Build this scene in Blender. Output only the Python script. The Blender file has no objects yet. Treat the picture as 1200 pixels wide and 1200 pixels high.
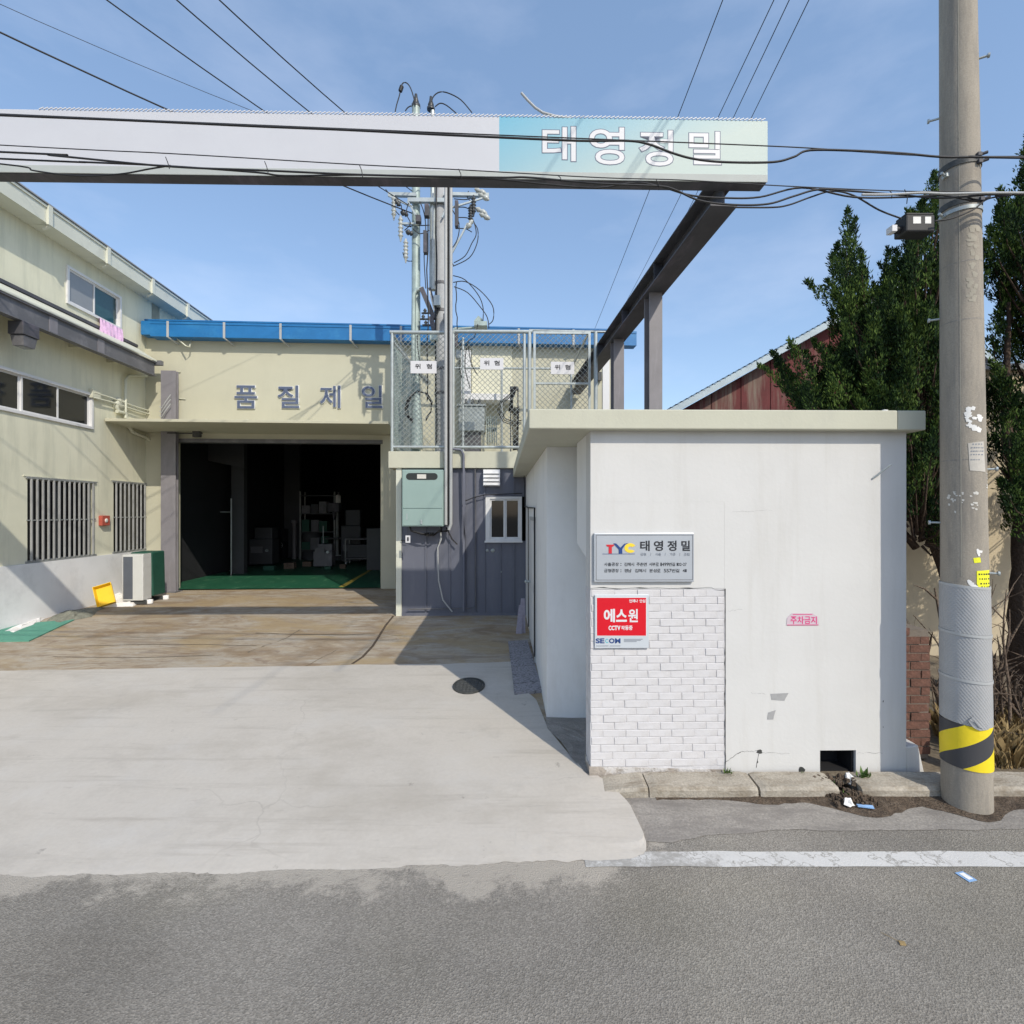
import bpy, bmesh, math, random
from mathutils import Vector, Matrix, noise
random.seed(7)
R = math.radians
sc = bpy.context.scene
COL = sc.collection

# ------------------------------------------------------------------ camera, sky, sun, exposure
EYE = 2.5
cam_d = bpy.data.cameras.new('camera'); cam = bpy.data.objects.new('camera', cam_d); COL.objects.link(cam)
cam.location = (0, 0, EYE); cam.rotation_euler = (R(90), 0, 0)
cam_d.sensor_width = 36; cam_d.lens = 18.0; cam_d.clip_start = .05; cam_d.clip_end = 3000
sc.camera = cam

LIGHT = Vector((-.61, 1.0, -1.0)).normalized()          # way the sunlight travels
sun_d = bpy.data.lights.new('sun', 'SUN'); sun = bpy.data.objects.new('sun', sun_d); COL.objects.link(sun)
sun_d.energy = 2.05; sun_d.angle = R(.5); sun_d.color = (1, .925, .79)
sun.rotation_euler = LIGHT.to_track_quat('-Z', 'Y').to_euler(); sun.location = (6, -10, 12)

w = bpy.data.worlds.new('World'); sc.world = w; w.use_nodes = True
nt = w.node_tree; N = nt.nodes; L = nt.links
for n in list(N): N.remove(n)
wo = N.new('ShaderNodeOutputWorld'); bg = N.new('ShaderNodeBackground'); bg.inputs[1].default_value = .15
sky = N.new('ShaderNodeTexSky'); sky.sky_type = 'NISHITA'; sky.sun_disc = False
sky.sun_elevation = R(40.5); sky.sun_rotation = R(148.6); sky.altitude = 50; sky.air_density = 1.1; sky.dust_density = .9; sky.ozone_density = 2.0
tc = N.new('ShaderNodeTexCoord'); mp = N.new('ShaderNodeMapping'); mp.inputs['Scale'].default_value = (1.2, 1.2, 3.2)
nz = N.new('ShaderNodeTexNoise'); nz.inputs['Scale'].default_value = 2.2; nz.inputs['Detail'].default_value = 7; nz.inputs['Roughness'].default_value = .55
cr = N.new('ShaderNodeValToRGB'); cr.color_ramp.elements[0].position = .5; cr.color_ramp.elements[1].position = .82
cr.color_ramp.elements[0].color = (0, 0, 0, 1); cr.color_ramp.elements[1].color = (.26, .26, .26, 1)
mx = N.new('ShaderNodeMixRGB'); mx.inputs[2].default_value = (5.6, 6.0, 6.8, 1)
L.new(tc.outputs['Generated'], mp.inputs[0]); L.new(mp.outputs[0], nz.inputs['Vector']); L.new(nz.outputs['Fac'], cr.inputs[0])
L.new(cr.outputs[0], mx.inputs[0]); L.new(sky.outputs[0], mx.inputs[1]); tn = N.new('ShaderNodeMixRGB'); tn.blend_type = 'MULTIPLY'; tn.inputs[0].default_value = 1; tn.inputs[2].default_value = (1.06, 1.0, .98, 1); L.new(mx.outputs[0], tn.inputs[1])
hz = N.new('ShaderNodeMixRGB'); hz.inputs[0].default_value = .42; hz.inputs[2].default_value = (.95, 1.56, 2.48, 1); L.new(tn.outputs[0], hz.inputs[1]); L.new(hz.outputs[0], bg.inputs[0]); L.new(bg.outputs[0], wo.inputs[0])
sc.view_settings.view_transform = 'Standard'; sc.view_settings.look = 'None'; sc.view_settings.gamma = 1
sc.view_settings.exposure = .76; sc.view_settings.use_curve_mapping = False
sc.render.engine = 'CYCLES'

# ------------------------------------------------------------------ frames: the street, the gate and the factory stand at slightly different angles
class Frame:
    def __init__(s, deg):
        s.t = R(deg); s.c, s.s = math.cos(s.t), math.sin(s.t)
    def uv(s, X, Y): return X*s.c+Y*s.s, -X*s.s+Y*s.c
    def onV(s, px, py, v):              # point of the picture on the upright plane v = const -> (u, z)
        dx = (px-600)/600; t = v/(-dx*s.s+s.c)
        return t*(dx*s.c+s.s), EYE+(600-py)/600*t
    def onU(s, px, py, u):              # ... on the plane u = const -> (v, z)
        dx = (px-600)/600; t = u/(dx*s.c+s.s)
        return t*(-dx*s.s+s.c), EYE+(600-py)/600*t
W = Frame(0); G = Frame(1.15); B = Frame(3.34)
def ground(px, py, z=0):
    t = (EYE-z)*600/(py-600); return (px-600)/600*t, t
def zg(Y):                              # height of the apron and yard
    for (a, za), (b, zb) in (((-1e3, 0), (3.6, 0)), ((3.6, 0), (7.4, .2)), ((7.4, .2), (14.5, .37))):
        if Y <= b: return za+(zb-za)*max(0, Y-a)/(b-a)
    return .37
def yardpt(px, py):
    z = .2
    for _ in range(12):
        X, Y = ground(px, py, z); z = zg(Y)
    return X, Y, z

# ------------------------------------------------------------------ materials
MATS = {}
def lin(c):
    return tuple(((x/255)/12.92 if x <= 10 else (((x/255)+.055)/1.055)**2.4) for x in c)
def mat(name, col, rough=.75, var=.12, scale=2.5, bump=.15, bscale=60, metal=0, stain=None, sscale=(1.5, 1.5, .35), spos=(.52, .75), spec=.4, bdist=.004, stretch=(1, 1, 1), fine=0):
    m = bpy.data.materials.new(name); m.use_nodes = True; t = m.node_tree; n = t.nodes; l = t.links
    b = n['Principled BSDF']; b.inputs['Roughness'].default_value = rough; b.inputs['Metallic'].default_value = metal
    b.inputs['Specular IOR Level'].default_value = spec
    co = n.new('ShaderNodeTexCoord'); ma = n.new('ShaderNodeMapping'); ma.inputs['Scale'].default_value = stretch; l.new(co.outputs['Object'], ma.inputs[0])
    a = n.new('ShaderNodeTexNoise'); a.inputs['Scale'].default_value = scale; a.inputs['Detail'].default_value = 8; a.inputs['Roughness'].default_value = .65
    l.new(ma.outputs[0], a.inputs['Vector'])
    mr = n.new('ShaderNodeMapRange'); mr.inputs[1].default_value = .3; mr.inputs[2].default_value = .7; mr.inputs[3].default_value = 1-var; mr.inputs[4].default_value = 1+var
    l.new(a.outputs['Fac'], mr.inputs[0])
    vm = n.new('ShaderNodeVectorMath'); vm.operation = 'SCALE'; vm.inputs[0].default_value = col[:3]; l.new(mr.outputs[0], vm.inputs['Scale'])
    out = vm.outputs[0]
    if fine:
        f = n.new('ShaderNodeTexNoise'); f.inputs['Scale'].default_value = bscale; f.inputs['Detail'].default_value = 3; l.new(co.outputs['Object'], f.inputs['Vector'])
        fr = n.new('ShaderNodeMapRange'); fr.inputs[1].default_value = .3; fr.inputs[2].default_value = .7; fr.inputs[3].default_value = 1-fine; fr.inputs[4].default_value = 1+fine
        l.new(f.outputs['Fac'], fr.inputs[0]); v2 = n.new('ShaderNodeVectorMath'); v2.operation = 'SCALE'; l.new(out, v2.inputs[0]); l.new(fr.outputs[0], v2.inputs['Scale']); out = v2.outputs[0]
    if stain:
        sm = n.new('ShaderNodeMapping'); sm.inputs['Scale'].default_value = sscale; sm.inputs['Location'].default_value = (3.1, 1.7, .4); l.new(co.outputs['Object'], sm.inputs[0])
        s = n.new('ShaderNodeTexNoise'); s.inputs['Scale'].default_value = 2.0; s.inputs['Detail'].default_value = 9; s.inputs['Roughness'].default_value = .7; l.new(sm.outputs[0], s.inputs['Vector'])
        r = n.new('ShaderNodeValToRGB'); r.color_ramp.elements[0].position = spos[0]; r.color_ramp.elements[1].position = spos[1]
        l.new(s.outputs['Fac'], r.inputs[0]); x = n.new('ShaderNodeMixRGB'); l.new(r.outputs[0], x.inputs[0]); l.new(out, x.inputs[1]); x.inputs[2].default_value = (*stain[:3], 1)
        if len(stain) > 3:
            mu = n.new('ShaderNodeMath'); mu.operation = 'MULTIPLY'; mu.inputs[1].default_value = stain[3]; l.new(r.outputs[0], mu.inputs[0]); l.new(mu.outputs[0], x.inputs[0])
        out = x.outputs[0]
    l.new(out, b.inputs['Base Color'])
    if bump:
        q = n.new('ShaderNodeTexNoise'); q.inputs['Scale'].default_value = bscale; q.inputs['Detail'].default_value = 4; l.new(co.outputs['Object'], q.inputs['Vector'])
        bu = n.new('ShaderNodeBump'); bu.inputs['Strength'].default_value = bump; bu.inputs['Distance'].default_value = bdist; l.new(q.outputs['Fac'], bu.inputs['Height']); l.new(bu.outputs[0], b.inputs['Normal'])
    MATS[name] = m; return m
M = MATS
mat('white_paint', (.585, .58, .565), .75, .04, 1.3, .22, 26, stain=(.44, .42, .38, .35), sscale=(2.6, 2.6, .22), spos=(.52, .78), bdist=.006)
mat('brick_paint', (.58, .57, .58), .7, .07, 5, .5, 45, stain=(.42, .39, .35, .35), sscale=(2, 2, 1.4), bdist=.005)
mat('white_paint_shade_lift', (.76, .765, .755), .75, .05, 1.3, .4, 26, stain=(.5, .48, .44, .35), sscale=(1.2, 1.2, .4))  # same white paint, colour brightened to make up for weak light in shade
mat('mortar', (.56, .55, .56), .9, .15, 8, .5, 60)
mat('raw_footing', (.33, .29, .25), .9, .35, 6, 1, 40, stain=(.6, .58, .56, .9), sscale=(3, 3, 4), spos=(.45, .55), bdist=.01)
mat('slab_cream', (.50, .495, .40), .8, .05, 1.5, .35, 40, stain=(.42, .41, .35, .5), sscale=(1.5, 1.5, .6))
mat('wall_cream', (.50, .485, .375), .8, .05, .8, .3, 50, stain=(.42, .42, .33, .5), sscale=(.8, .8, .15), spos=(.5, .8))
mat('wall_olive', (.68, .665, .52), .85, .07, .8, .35, 50, stain=(.42, .43, .34, .6), sscale=(1.5, 1.5, .18), spos=(.48, .75))
mat('plinth_white', (.74, .74, .74), .75, .05, 1.5, .3, 40, stain=(.5, .5, .5, .5), sscale=(1, 1, .8))
mat('blue_metal', (.015, .15, .38), .4, .12, 1.5, .05, 20, spec=.5, stain=(.05, .26, .5, .6), sscale=(.7, .7, .7))
mat('blue_light', (.10, .42, .66), .4, .05, 3, .05, 20)
mat('gutter_cream', (.62, .63, .54), .5, .05, 1, .1, 20, stain=(.45, .46, .4, .6), sscale=(.5, 2, 2))
mat('roof_grey', (.30, .31, .33), .5, .1, 1, .1, 20)
mat('frame_white', (.68, .68, .68), .4, .02, 5, 0)
mat('glass_dark', (.012, .014, .016), .05, .1, 3, 0, spec=.45)
mat('glass_blind', (.24, .25, .26), .15, .08, 2, 0, spec=.7)
mat('glass_teal', (.02, .07, .08), .08, .3, 2, 0, spec=.7)
mat('bar_grey', (.24, .25, .24), .55, .15, 6, .1, 60)
mat('bar_light', (.33, .335, .33), .55, .12, 6, 0)
mat('strip_pale', (.40, .425, .41), .6, .06, 2, 0)
mat('shade_black', (.012, .012, .014), .9, .2, 2, 0)  # near-black colour in place of shade inside rooms and holes
mat('hall_shade', (.016, .017, .021), .9, .25, .4, 0)  # shade of the unlit hall put into the colour of its surfaces
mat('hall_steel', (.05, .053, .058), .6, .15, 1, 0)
mat('steel_grey', (.13, .13, .14), .55, .15, 2, .1, 30, stain=(.26, .25, .26, .7), sscale=(1, 1, 1))
mat('steel_dark', (.07, .07, .08), .6, .2, 2, .1, 30, stain=(.14, .12, .15, .9), sscale=(2, .5, 2), spos=(.5, .7))
mat('column_grey', (.21, .20, .215), .5, .1, 3, .1, 30, stain=(.3, .29, .31, .6), sscale=(3, 3, .5))
mat('letter_grey', (.095, .12, .19), .5, .05, 3, 0)
mat('letter_side', (.74, .76, .78), .5, .03, 3, 0)
mat('annex_blue', (.125, .133, .17), .5, .06, 1, .06, 20, stain=(.19, .2, .23, .4), sscale=(3, 3, .5))
mat('mint_enamel', (.27, .37, .345), .4, .03, 2, .05, 30, stain=(.3, .4, .38, .4), sscale=(2, 2, .5))
mat('galvanised', (.42, .46, .46), .42, .15, 6, .08, 40, metal=.35)
mat('galv_green', (.36, .44, .42), .5, .18, 4, .1, 40, metal=.15, stain=(.2, .22, .2, .7), sscale=(4, 4, .6))
mat('conduit_grey', (.40, .41, .41), .5, .08, 3, .05, 30)
mat('pvc_cream', (.58, .58, .47), .5, .05, 3, 0)
mat('black_rubber', (.02, .02, .022), .55, .2, 8, 0)
mat('porcelain', (.42, .44, .42), .3, .1, 9, 0, spec=.6)
mat('porcelain_dark', (.05, .055, .06), .4, .2, 9, 0)
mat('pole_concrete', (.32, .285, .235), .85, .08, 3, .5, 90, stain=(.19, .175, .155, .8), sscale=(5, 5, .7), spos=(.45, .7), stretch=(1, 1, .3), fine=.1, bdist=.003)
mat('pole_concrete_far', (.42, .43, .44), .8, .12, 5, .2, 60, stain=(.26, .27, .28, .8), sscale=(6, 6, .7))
mat('concrete_patch', (.36, .33, .27), .9, .1, 6, .4, 90)
mat('kerb_concrete', (.36, .325, .27), .9, .16, 5, .9, 55, stain=(.20, .165, .12, .9), sscale=(2, 6, 5), spos=(.48, .68), fine=.15, bdist=.008)
mat('gutter_concrete', (.27, .25, .225), .9, .14, 3, .8, 60, stain=(.19, .175, .16, .9), sscale=(1.2, 4, 1), spos=(.46, .66), fine=.2, bdist=.006)
mat('dirt', (.085, .062, .043), .95, .4, 9, 1, 60, stain=(.2, .16, .12, .7), sscale=(6, 6, 6), spos=(.5, .7), fine=.4, bdist=.02)
mat('earth', (.17, .14, .10), .95, .3, 2, 1, 30, fine=.3)
mat('green_floor', (.018, .10, .055), .45, .12, 1.5, .1, 20, stain=(.16, .34, .2, .6), sscale=(3, .8, 1), spos=(.55, .7))
mat('yellow_line', (.36, .29, .06), .6, .1, 5, 0)
mat('green_mat', (.10, .30, .22), .8, .1, 5, .4, 90)
mat('net_grey', (.20, .20, .16), .9, .3, 12, .8, 60)
mat('cloth_white', (.75, .73, .70), .9, .08, 10, .6, 40, bdist=.01)
mat('lilac_cloth', (.62, .42, .62), .9, .25, 14, .3, 40)
mat('yellow_plastic', (.78, .50, .015), .4, .05, 5, .05, 30)
mat('ac_white', (.58, .58, .55), .5, .04, 3, .05, 30)
mat('ac_grille', (.10, .11, .13), .5, .1, 3, 0)
mat('green_cover', (.016, .075, .05), .6, .12, 4, .3, 20, bdist=.01)
mat('red_box', (.42, .09, .06), .6, .15, 10, .1, 30)
mat('red_print', (.60, .006, .018), .35, .02, 3, 0)
mat('silver_plate', (.43, .46, .50), .35, .04, 3, .05, 90, metal=.25)
mat('silver_pale', (.58, .62, .66), .35, .04, 3, 0, metal=.2)
mat('print_black', (.02, .022, .028), .5, .02, 3, 0)
mat('print_grey', (.20, .22, .26), .5, .1, 30, 0)
mat('print_white', (.64, .64, .66), .5, .01, 3, 0)
mat('print_navy', (.015, .05, .19), .5, .02, 3, 0)
mat('print_blue', (.02, .09, .35), .5, .02, 3, 0)
mat('print_teal', (.10, .45, .52), .5, .02, 3, 0)
mat('print_red', (.55, .02, .03), .5, .02, 3, 0)
mat('print_magenta', (.62, .05, .20), .5, .1, 30, 0)
mat('print_yellow', (.85, .60, .04), .5, .02, 3, 0)
mat('sticker_pink', (.55, .45, .50), .6, .03, 3, 0)
mat('sticker_yellow', (.80, .80, .03), .5, .06, 30, 0)
mat('paper_old', (.62, .60, .55), .8, .12, 25, 0)
mat('paper_white', (.78, .77, .74), .8, .08, 25, 0)
mat('paper_notice', (.50, .47, .42), .8, .08, 25, 0)
mat('grey_patch', (.33, .33, .33), .9, .08, 20, 0)
mat('blue_litter', (.25, .42, .68), .5, .05, 3, 0)
mat('sleeve_grey', (.36, .365, .37), .6, .05, 3, 0, stain=(.27, .28, .29, .6), sscale=(4, 4, 1))
mat('iron', (.05, .052, .05), .55, .3, 20, .5, 60, spec=.5)
mat('joint_tan', (.46, .41, .35), .9, .15, 9, .4, 60)
mat('speckled_stone', (.30, .29, .31), .8, .1, 9, .5, 80, stain=(.12, .11, .12, .9), sscale=(16, 16, 16), spos=(.5, .58))
mat('rust_red', (.115, .026, .026), .8, .25, 1.5, .15, 30, stain=(.20, .165, .13, .9), sscale=(1.5, 1.5, .12), spos=(.5, .66))
mat('slate_sheet', (.42, .50, .54), .6, .12, 2, .1, 30, stain=(.25, .3, .33, .6), sscale=(2, 2, 2))
mat('wall_sand', (.52, .44, .31), .9, .08, 1.2, .5, 30, stain=(.34, .30, .24, .7), sscale=(1, 1, .5), spos=(.5, .75))
mat('brick_red', (.125, .062, .045), .9, .25, 9, .8, 50, stain=(.10, .06, .045, .8), sscale=(5, 5, 5), fine=.2, bdist=.006)
mat('brick_mortar', (.17, .145, .12), .95, .2, 9, .8, 50)
mat('bark', (.075, .05, .035), .95, .35, 9, 1, 30, stretch=(1, 1, .2), bdist=.03)
mat('bark_dry', (.13, .095, .07), .95, .35, 9, 1, 30, stretch=(1, 1, .2), bdist=.03)
mat('dry_grass', (.30, .215, .10), .9, .3, 20, 0)
mat('weed_green', (.09, .16, .03), .7, .35, 25, 0)
mat('board_pink', (.32, .29, .34), .8, .15, 20, .4, 40)

def leafmat(name, c1, c2, c3):
    m = bpy.data.materials.new(name); m.use_nodes = True; t = m.node_tree; n = t.nodes; l = t.links; b = n['Principled BSDF']
    b.inputs['Roughness'].default_value = .75; b.inputs['Specular IOR Level'].default_value = .12
    co = n.new('ShaderNodeTexCoord'); a = n.new('ShaderNodeTexNoise'); a.inputs['Scale'].default_value = 2.6; a.inputs['Detail'].default_value = 6; l.new(co.outputs['Object'], a.inputs['Vector'])
    g = n.new('ShaderNodeNewGeometry'); ad = n.new('ShaderNodeMath'); ad.operation = 'MULTIPLY_ADD'; ad.inputs[1].default_value = .35; l.new(g.outputs['Random Per Island'], ad.inputs[0]); 
    sb = n.new('ShaderNodeMath'); sb.operation = 'SUBTRACT'; sb.inputs[1].default_value = .17; l.new(a.outputs['Fac'], sb.inputs[0]); l.new(sb.outputs[0], ad.inputs[2])
    r = n.new('ShaderNodeValToRGB'); e = r.color_ramp.elements; e[0].position = .35; e[0].color = (*c1, 1); e[1].position = .68; e[1].color = (*c3, 1)
    k = e.new(.5); k.color = (*c2, 1); l.new(ad.outputs[0], r.inputs[0]); l.new(r.outputs[0], b.inputs['Base Color']); M[name] = m
leafmat('juniper_leaf', (.012, .026, .012), (.028, .06, .016), (.105, .16, .035))

def asphalt():
    m = bpy.data.materials.new('asphalt'); m.use_nodes = True; t = m.node_tree; n = t.nodes; l = t.links; b = n['Principled BSDF']
    b.inputs['Roughness'].default_value = .88; b.inputs['Specular IOR Level'].default_value = .3
    co = n.new('ShaderNodeTexCoord')
    v = n.new('ShaderNodeTexVoronoi'); v.inputs['Scale'].default_value = 115; l.new(co.outputs['Object'], v.inputs['Vector'])
    sx = n.new('ShaderNodeSeparateColor'); l.new(v.outputs['Color'], sx.inputs[0])
    r = n.new('ShaderNodeValToRGB'); e = r.color_ramp.elements; e[0].position = 0; e[0].color = (.178, .164, .143, 1); e[1].position = 1; e[1].color = (.295, .275, .243, 1)
    k = e.new(.6); k.color = (.228, .212, .188, 1); l.new(sx.outputs[0], r.inputs[0])
    a = n.new('ShaderNodeTexNoise'); a.inputs['Scale'].default_value = .8; a.inputs['Detail'].default_value = 8; l.new(co.outputs['Object'], a.inputs['Vector'])
    mr = n.new('ShaderNodeMapRange'); mr.inputs[1].default_value = .3; mr.inputs[2].default_value = .7; mr.inputs[3].default_value = .80; mr.inputs[4].default_value = 1.16; l.new(a.outputs['Fac'], mr.inputs[0])
    s = n.new('ShaderNodeVectorMath'); s.operation = 'SCALE'; l.new(r.outputs[0], s.inputs[0]); l.new(mr.outputs[0], s.inputs['Scale'])
    for sc3, loc3, p0, p1, c3, k3 in (((.18, 1.5, 1), (3, 1, 0), .45, .62, (.24, .237, .232), .5), ((.7, .9, 1), (9, 4, 0), .56, .66, (.17, .168, .165), .45), ((5, 5, 1), (1, 2, 0), .74, .77, (.05, .048, .045), .8), ((.4, .5, 1), (6, 8, 0), .55, .7, (.24, .24, .225), .5)):
        m3 = n.new('ShaderNodeMapping'); m3.inputs['Scale'].default_value = sc3; m3.inputs['Location'].default_value = loc3; l.new(co.outputs['Object'], m3.inputs[0])
        n3 = n.new('ShaderNodeTexNoise'); n3.inputs['Scale'].default_value = 1; n3.inputs['Detail'].default_value = 6; l.new(m3.outputs[0], n3.inputs['Vector'])
        r3 = n.new('ShaderNodeValToRGB'); r3.color_ramp.elements[0].position = p0; r3.color_ramp.elements[1].position = p1; r3.color_ramp.elements[1].color = (k3, k3, k3, 1); l.new(n3.outputs['Fac'], r3.inputs[0])
        gr = n.new('ShaderNodeVectorMath'); gr.operation = 'MULTIPLY'; l.new(s.outputs[0], gr.inputs[0]); gr.inputs[1].default_value = tuple(q/.215 for q in c3)
        x3 = n.new('ShaderNodeMixRGB'); l.new(r3.outputs[0], x3.inputs[0]); l.new(s.outputs[0], x3.inputs[1]); l.new(gr.outputs[0], x3.inputs[2]); s = x3
    # cement slurry spilt along the front of the apron: a stain with its own outline
    xyz = n.new('ShaderNodeSeparateXYZ'); l.new(co.outputs['Object'], xyz.inputs[0])
    g = n.new('ShaderNodeMapRange'); g.inputs[1].default_value = 3.0; g.inputs[2].default_value = 3.7; g.inputs[3].default_value = -.15; g.inputs[4].default_value = .24; l.new(xyz.outputs['Y'], g.inputs[0])
    gx = n.new('ShaderNodeMapRange'); gx.inputs[1].default_value = .6; gx.inputs[2].default_value = 1.6; gx.inputs[3].default_value = 0; gx.inputs[4].default_value = -.3; l.new(xyz.outputs['X'], gx.inputs[0])
    c = n.new('ShaderNodeTexNoise'); c.inputs['Scale'].default_value = 2.0; c.inputs['Detail'].default_value = 12; c.inputs['Roughness'].default_value = .82; l.new(co.outputs['Object'], c.inputs['Vector'])
    ad = n.new('ShaderNodeMath'); ad.operation = 'ADD'; l.new(c.outputs['Fac'], ad.inputs[0]); l.new(g.outputs[0], ad.inputs[1])
    ad2 = n.new('ShaderNodeMath'); ad2.operation = 'ADD'; l.new(ad.outputs[0], ad2.inputs[0]); l.new(gx.outputs[0], ad2.inputs[1])
    cr2 = n.new('ShaderNodeValToRGB'); cr2.color_ramp.elements[0].position = .56; cr2.color_ramp.elements[1].position = .64; cr2.color_ramp.elements[1].color = (.85, .85, .85, 1); l.new(ad2.outputs[0], cr2.inputs[0])
    x = n.new('ShaderNodeMixRGB'); l.new(cr2.outputs[0], x.inputs[0]); l.new(s.outputs[0], x.inputs[1]); x.inputs[2].default_value = (.40, .365, .315, 1)
    l.new(x.outputs[0], b.inputs['Base Color'])
    bu = n.new('ShaderNodeBump'); bu.inputs['Strength'].default_value = .7; bu.inputs['Distance'].default_value = .006; l.new(v.outputs['Distance'], bu.inputs['Height']); l.new(bu.outputs[0], b.inputs['Normal'])
    M['asphalt'] = m
asphalt()
def apron_mat():
    m = mat('apron_concrete', (.49, .455, .405), .85, .055, .7, .35, 30, stain=(.36, .335, .30, .6), sscale=(.9, .9, 1), spos=(.56, .78), fine=.03, bdist=.004)
    t = m.node_tree; n = t.nodes; l = t.links; b = n['Principled BSDF']; src = b.inputs['Base Color'].links[0].from_socket
    co = n.new('ShaderNodeTexCoord')
    def marks(rot, sc_, p0, p1, colr, k):
        nonlocal src
        ma = n.new('ShaderNodeMapping'); ma.inputs['Rotation'].default_value = (0, 0, rot); ma.inputs['Scale'].default_value = sc_; l.new(co.outputs['Object'], ma.inputs[0])
        a = n.new('ShaderNodeTexNoise'); a.inputs['Scale'].default_value = 1; a.inputs['Detail'].default_value = 9; a.inputs['Roughness'].default_value = .7; l.new(ma.outputs[0], a.inputs['Vector'])
        r = n.new('ShaderNodeValToRGB'); r.color_ramp.elements[0].position = p0; r.color_ramp.elements[1].position = p1; r.color_ramp.elements[1].color = (k, k, k, 1); l.new(a.outputs['Fac'], r.inputs[0])
        x = n.new('ShaderNodeMixRGB'); l.new(r.outputs[0], x.inputs[0]); l.new(src, x.inputs[1]); x.inputs[2].default_value = (*colr, 1); src = x.outputs[0]
    marks(.5, (2.0, 14, 1), .62, .72, (.31, .29, .265), .55)
    marks(-.2, (5, 1.2, 1), .6, .8, (.52, .50, .46), .5)
    marks(.9, (1.1, 1.6, 1), .5, .7, (.52, .50, .47), .5)
    marks(0, (9, 9, 1), .66, .73, (.30, .28, .26), .6)
    marks(-.6, (.5, .8, 1), .50, .66, (.37, .335, .285), .6)
    marks(.7, (3, 9, 1), .62, .7, (.34, .31, .28), .5)
    # hairline cracks and a few dark rubber marks
    v = n.new('ShaderNodeTexVoronoi'); v.feature = 'DISTANCE_TO_EDGE'; v.inputs['Scale'].default_value = .55
    no = n.new('ShaderNodeTexNoise'); no.inputs['Scale'].default_value = 1.7; no.inputs['Detail'].default_value = 8; l.new(co.outputs['Object'], no.inputs['Vector'])
    mi = n.new('ShaderNodeMixRGB'); mi.inputs[0].default_value = .35; l.new(co.outputs['Object'], mi.inputs[1]); l.new(no.outputs['Color'], mi.inputs[2]); l.new(mi.outputs[0], v.inputs['Vector'])
    r = n.new('ShaderNodeValToRGB'); r.color_ramp.elements[0].position = .0; r.color_ramp.elements[0].color = (.3, .3, .3, 1); r.color_ramp.elements[1].position = .0035; r.color_ramp.elements[1].color = (0, 0, 0, 1); l.new(v.outputs['Distance'], r.inputs[0])
    ms = n.new('ShaderNodeTexNoise'); ms.inputs['Scale'].default_value = .6; l.new(co.outputs['Object'], ms.inputs['Vector']); mr = n.new('ShaderNodeValToRGB'); mr.color_ramp.elements[0].position = .52; mr.color_ramp.elements[1].position = .68; l.new(ms.outputs['Fac'], mr.inputs[0])
    mm = n.new('ShaderNodeMixRGB'); mm.blend_type = 'MULTIPLY'; mm.inputs[0].default_value = 1; l.new(r.outputs[0], mm.inputs[1]); l.new(mr.outputs[0], mm.inputs[2])
    x = n.new('ShaderNodeMixRGB'); l.new(mm.outputs[0], x.inputs[0]); l.new(src, x.inputs[1]); x.inputs[2].default_value = (.2, .18, .16, 1); src = x.outputs[0]
    marks(.35, (.45, 6, 1), .54, .70, (.34, .31, .27), .6)
    marks(1.2, (3, 3, 1), .66, .70, (.20, .185, .165), .5)
    l.new(src, b.inputs['Base Color'])
apron_mat()
def yard_mat():
    m = mat('yard_concrete', (.37, .305, .225), .8, .16, 1.0, .8, 14, stain=(.40, .36, .30, .9), sscale=(.7, 2.0, 1), spos=(.42, .62), stretch=(.5, 1.6, 1), fine=.06, bdist=.01)
    t = m.node_tree; n = t.nodes; l = t.links; b = n['Principled BSDF']; src = b.inputs['Base Color'].links[0].from_socket
    co = n.new('ShaderNodeTexCoord')
    for rot, s_, p0, p1, c, k in ((.05, (.9, 5.0, 1), .52, .64, (.19, .145, .11), .6), (.3, (.7, 1.3, 1), .48, .62, (.22, .15, .085), .75), (.2, (2.5, 3.5, 1), .52, .62, (.28, .22, .15), .6), (-.1, (1.6, 7, 1), .56, .7, (.46, .43, .38), .75), (.15, (.45, .9, 1), .50, .60, (.36, .27, .15), .7), (-.5, (2.4, 3, 1), .6, .68, (.20, .14, .10), .6), (.6, (1.5, 5, 1), .58, .68, (.20, .15, .11), .6), (0, (2.2, 2.2, 1), .6, .7, (.38, .35, .31), .6)):
        ma = n.new('ShaderNodeMapping'); ma.inputs['Rotation'].default_value = (0, 0, rot); ma.inputs['Scale'].default_value = s_; ma.inputs['Location'].default_value = (rot*50, 2, 0); l.new(co.outputs['Object'], ma.inputs[0])
        a = n.new('ShaderNodeTexNoise'); a.inputs['Scale'].default_value = 1; a.inputs['Detail'].default_value = 9; a.inputs['Roughness'].default_value = .65; a.inputs['Distortion'].default_value = .9; l.new(ma.outputs[0], a.inputs['Vector'])
        r = n.new('ShaderNodeValToRGB'); r.color_ramp.elements[0].position = p0; r.color_ramp.elements[1].position = p1; r.color_ramp.elements[1].color = (k, k, k, 1); l.new(a.outputs['Fac'], r.inputs[0])
        x = n.new('ShaderNodeMixRGB'); l.new(r.outputs[0], x.inputs[0]); l.new(src, x.inputs[1]); x.inputs[2].default_value = (*c, 1); src = x.outputs[0]
    l.new(src, b.inputs['Base Color'])
yard_mat()
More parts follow.
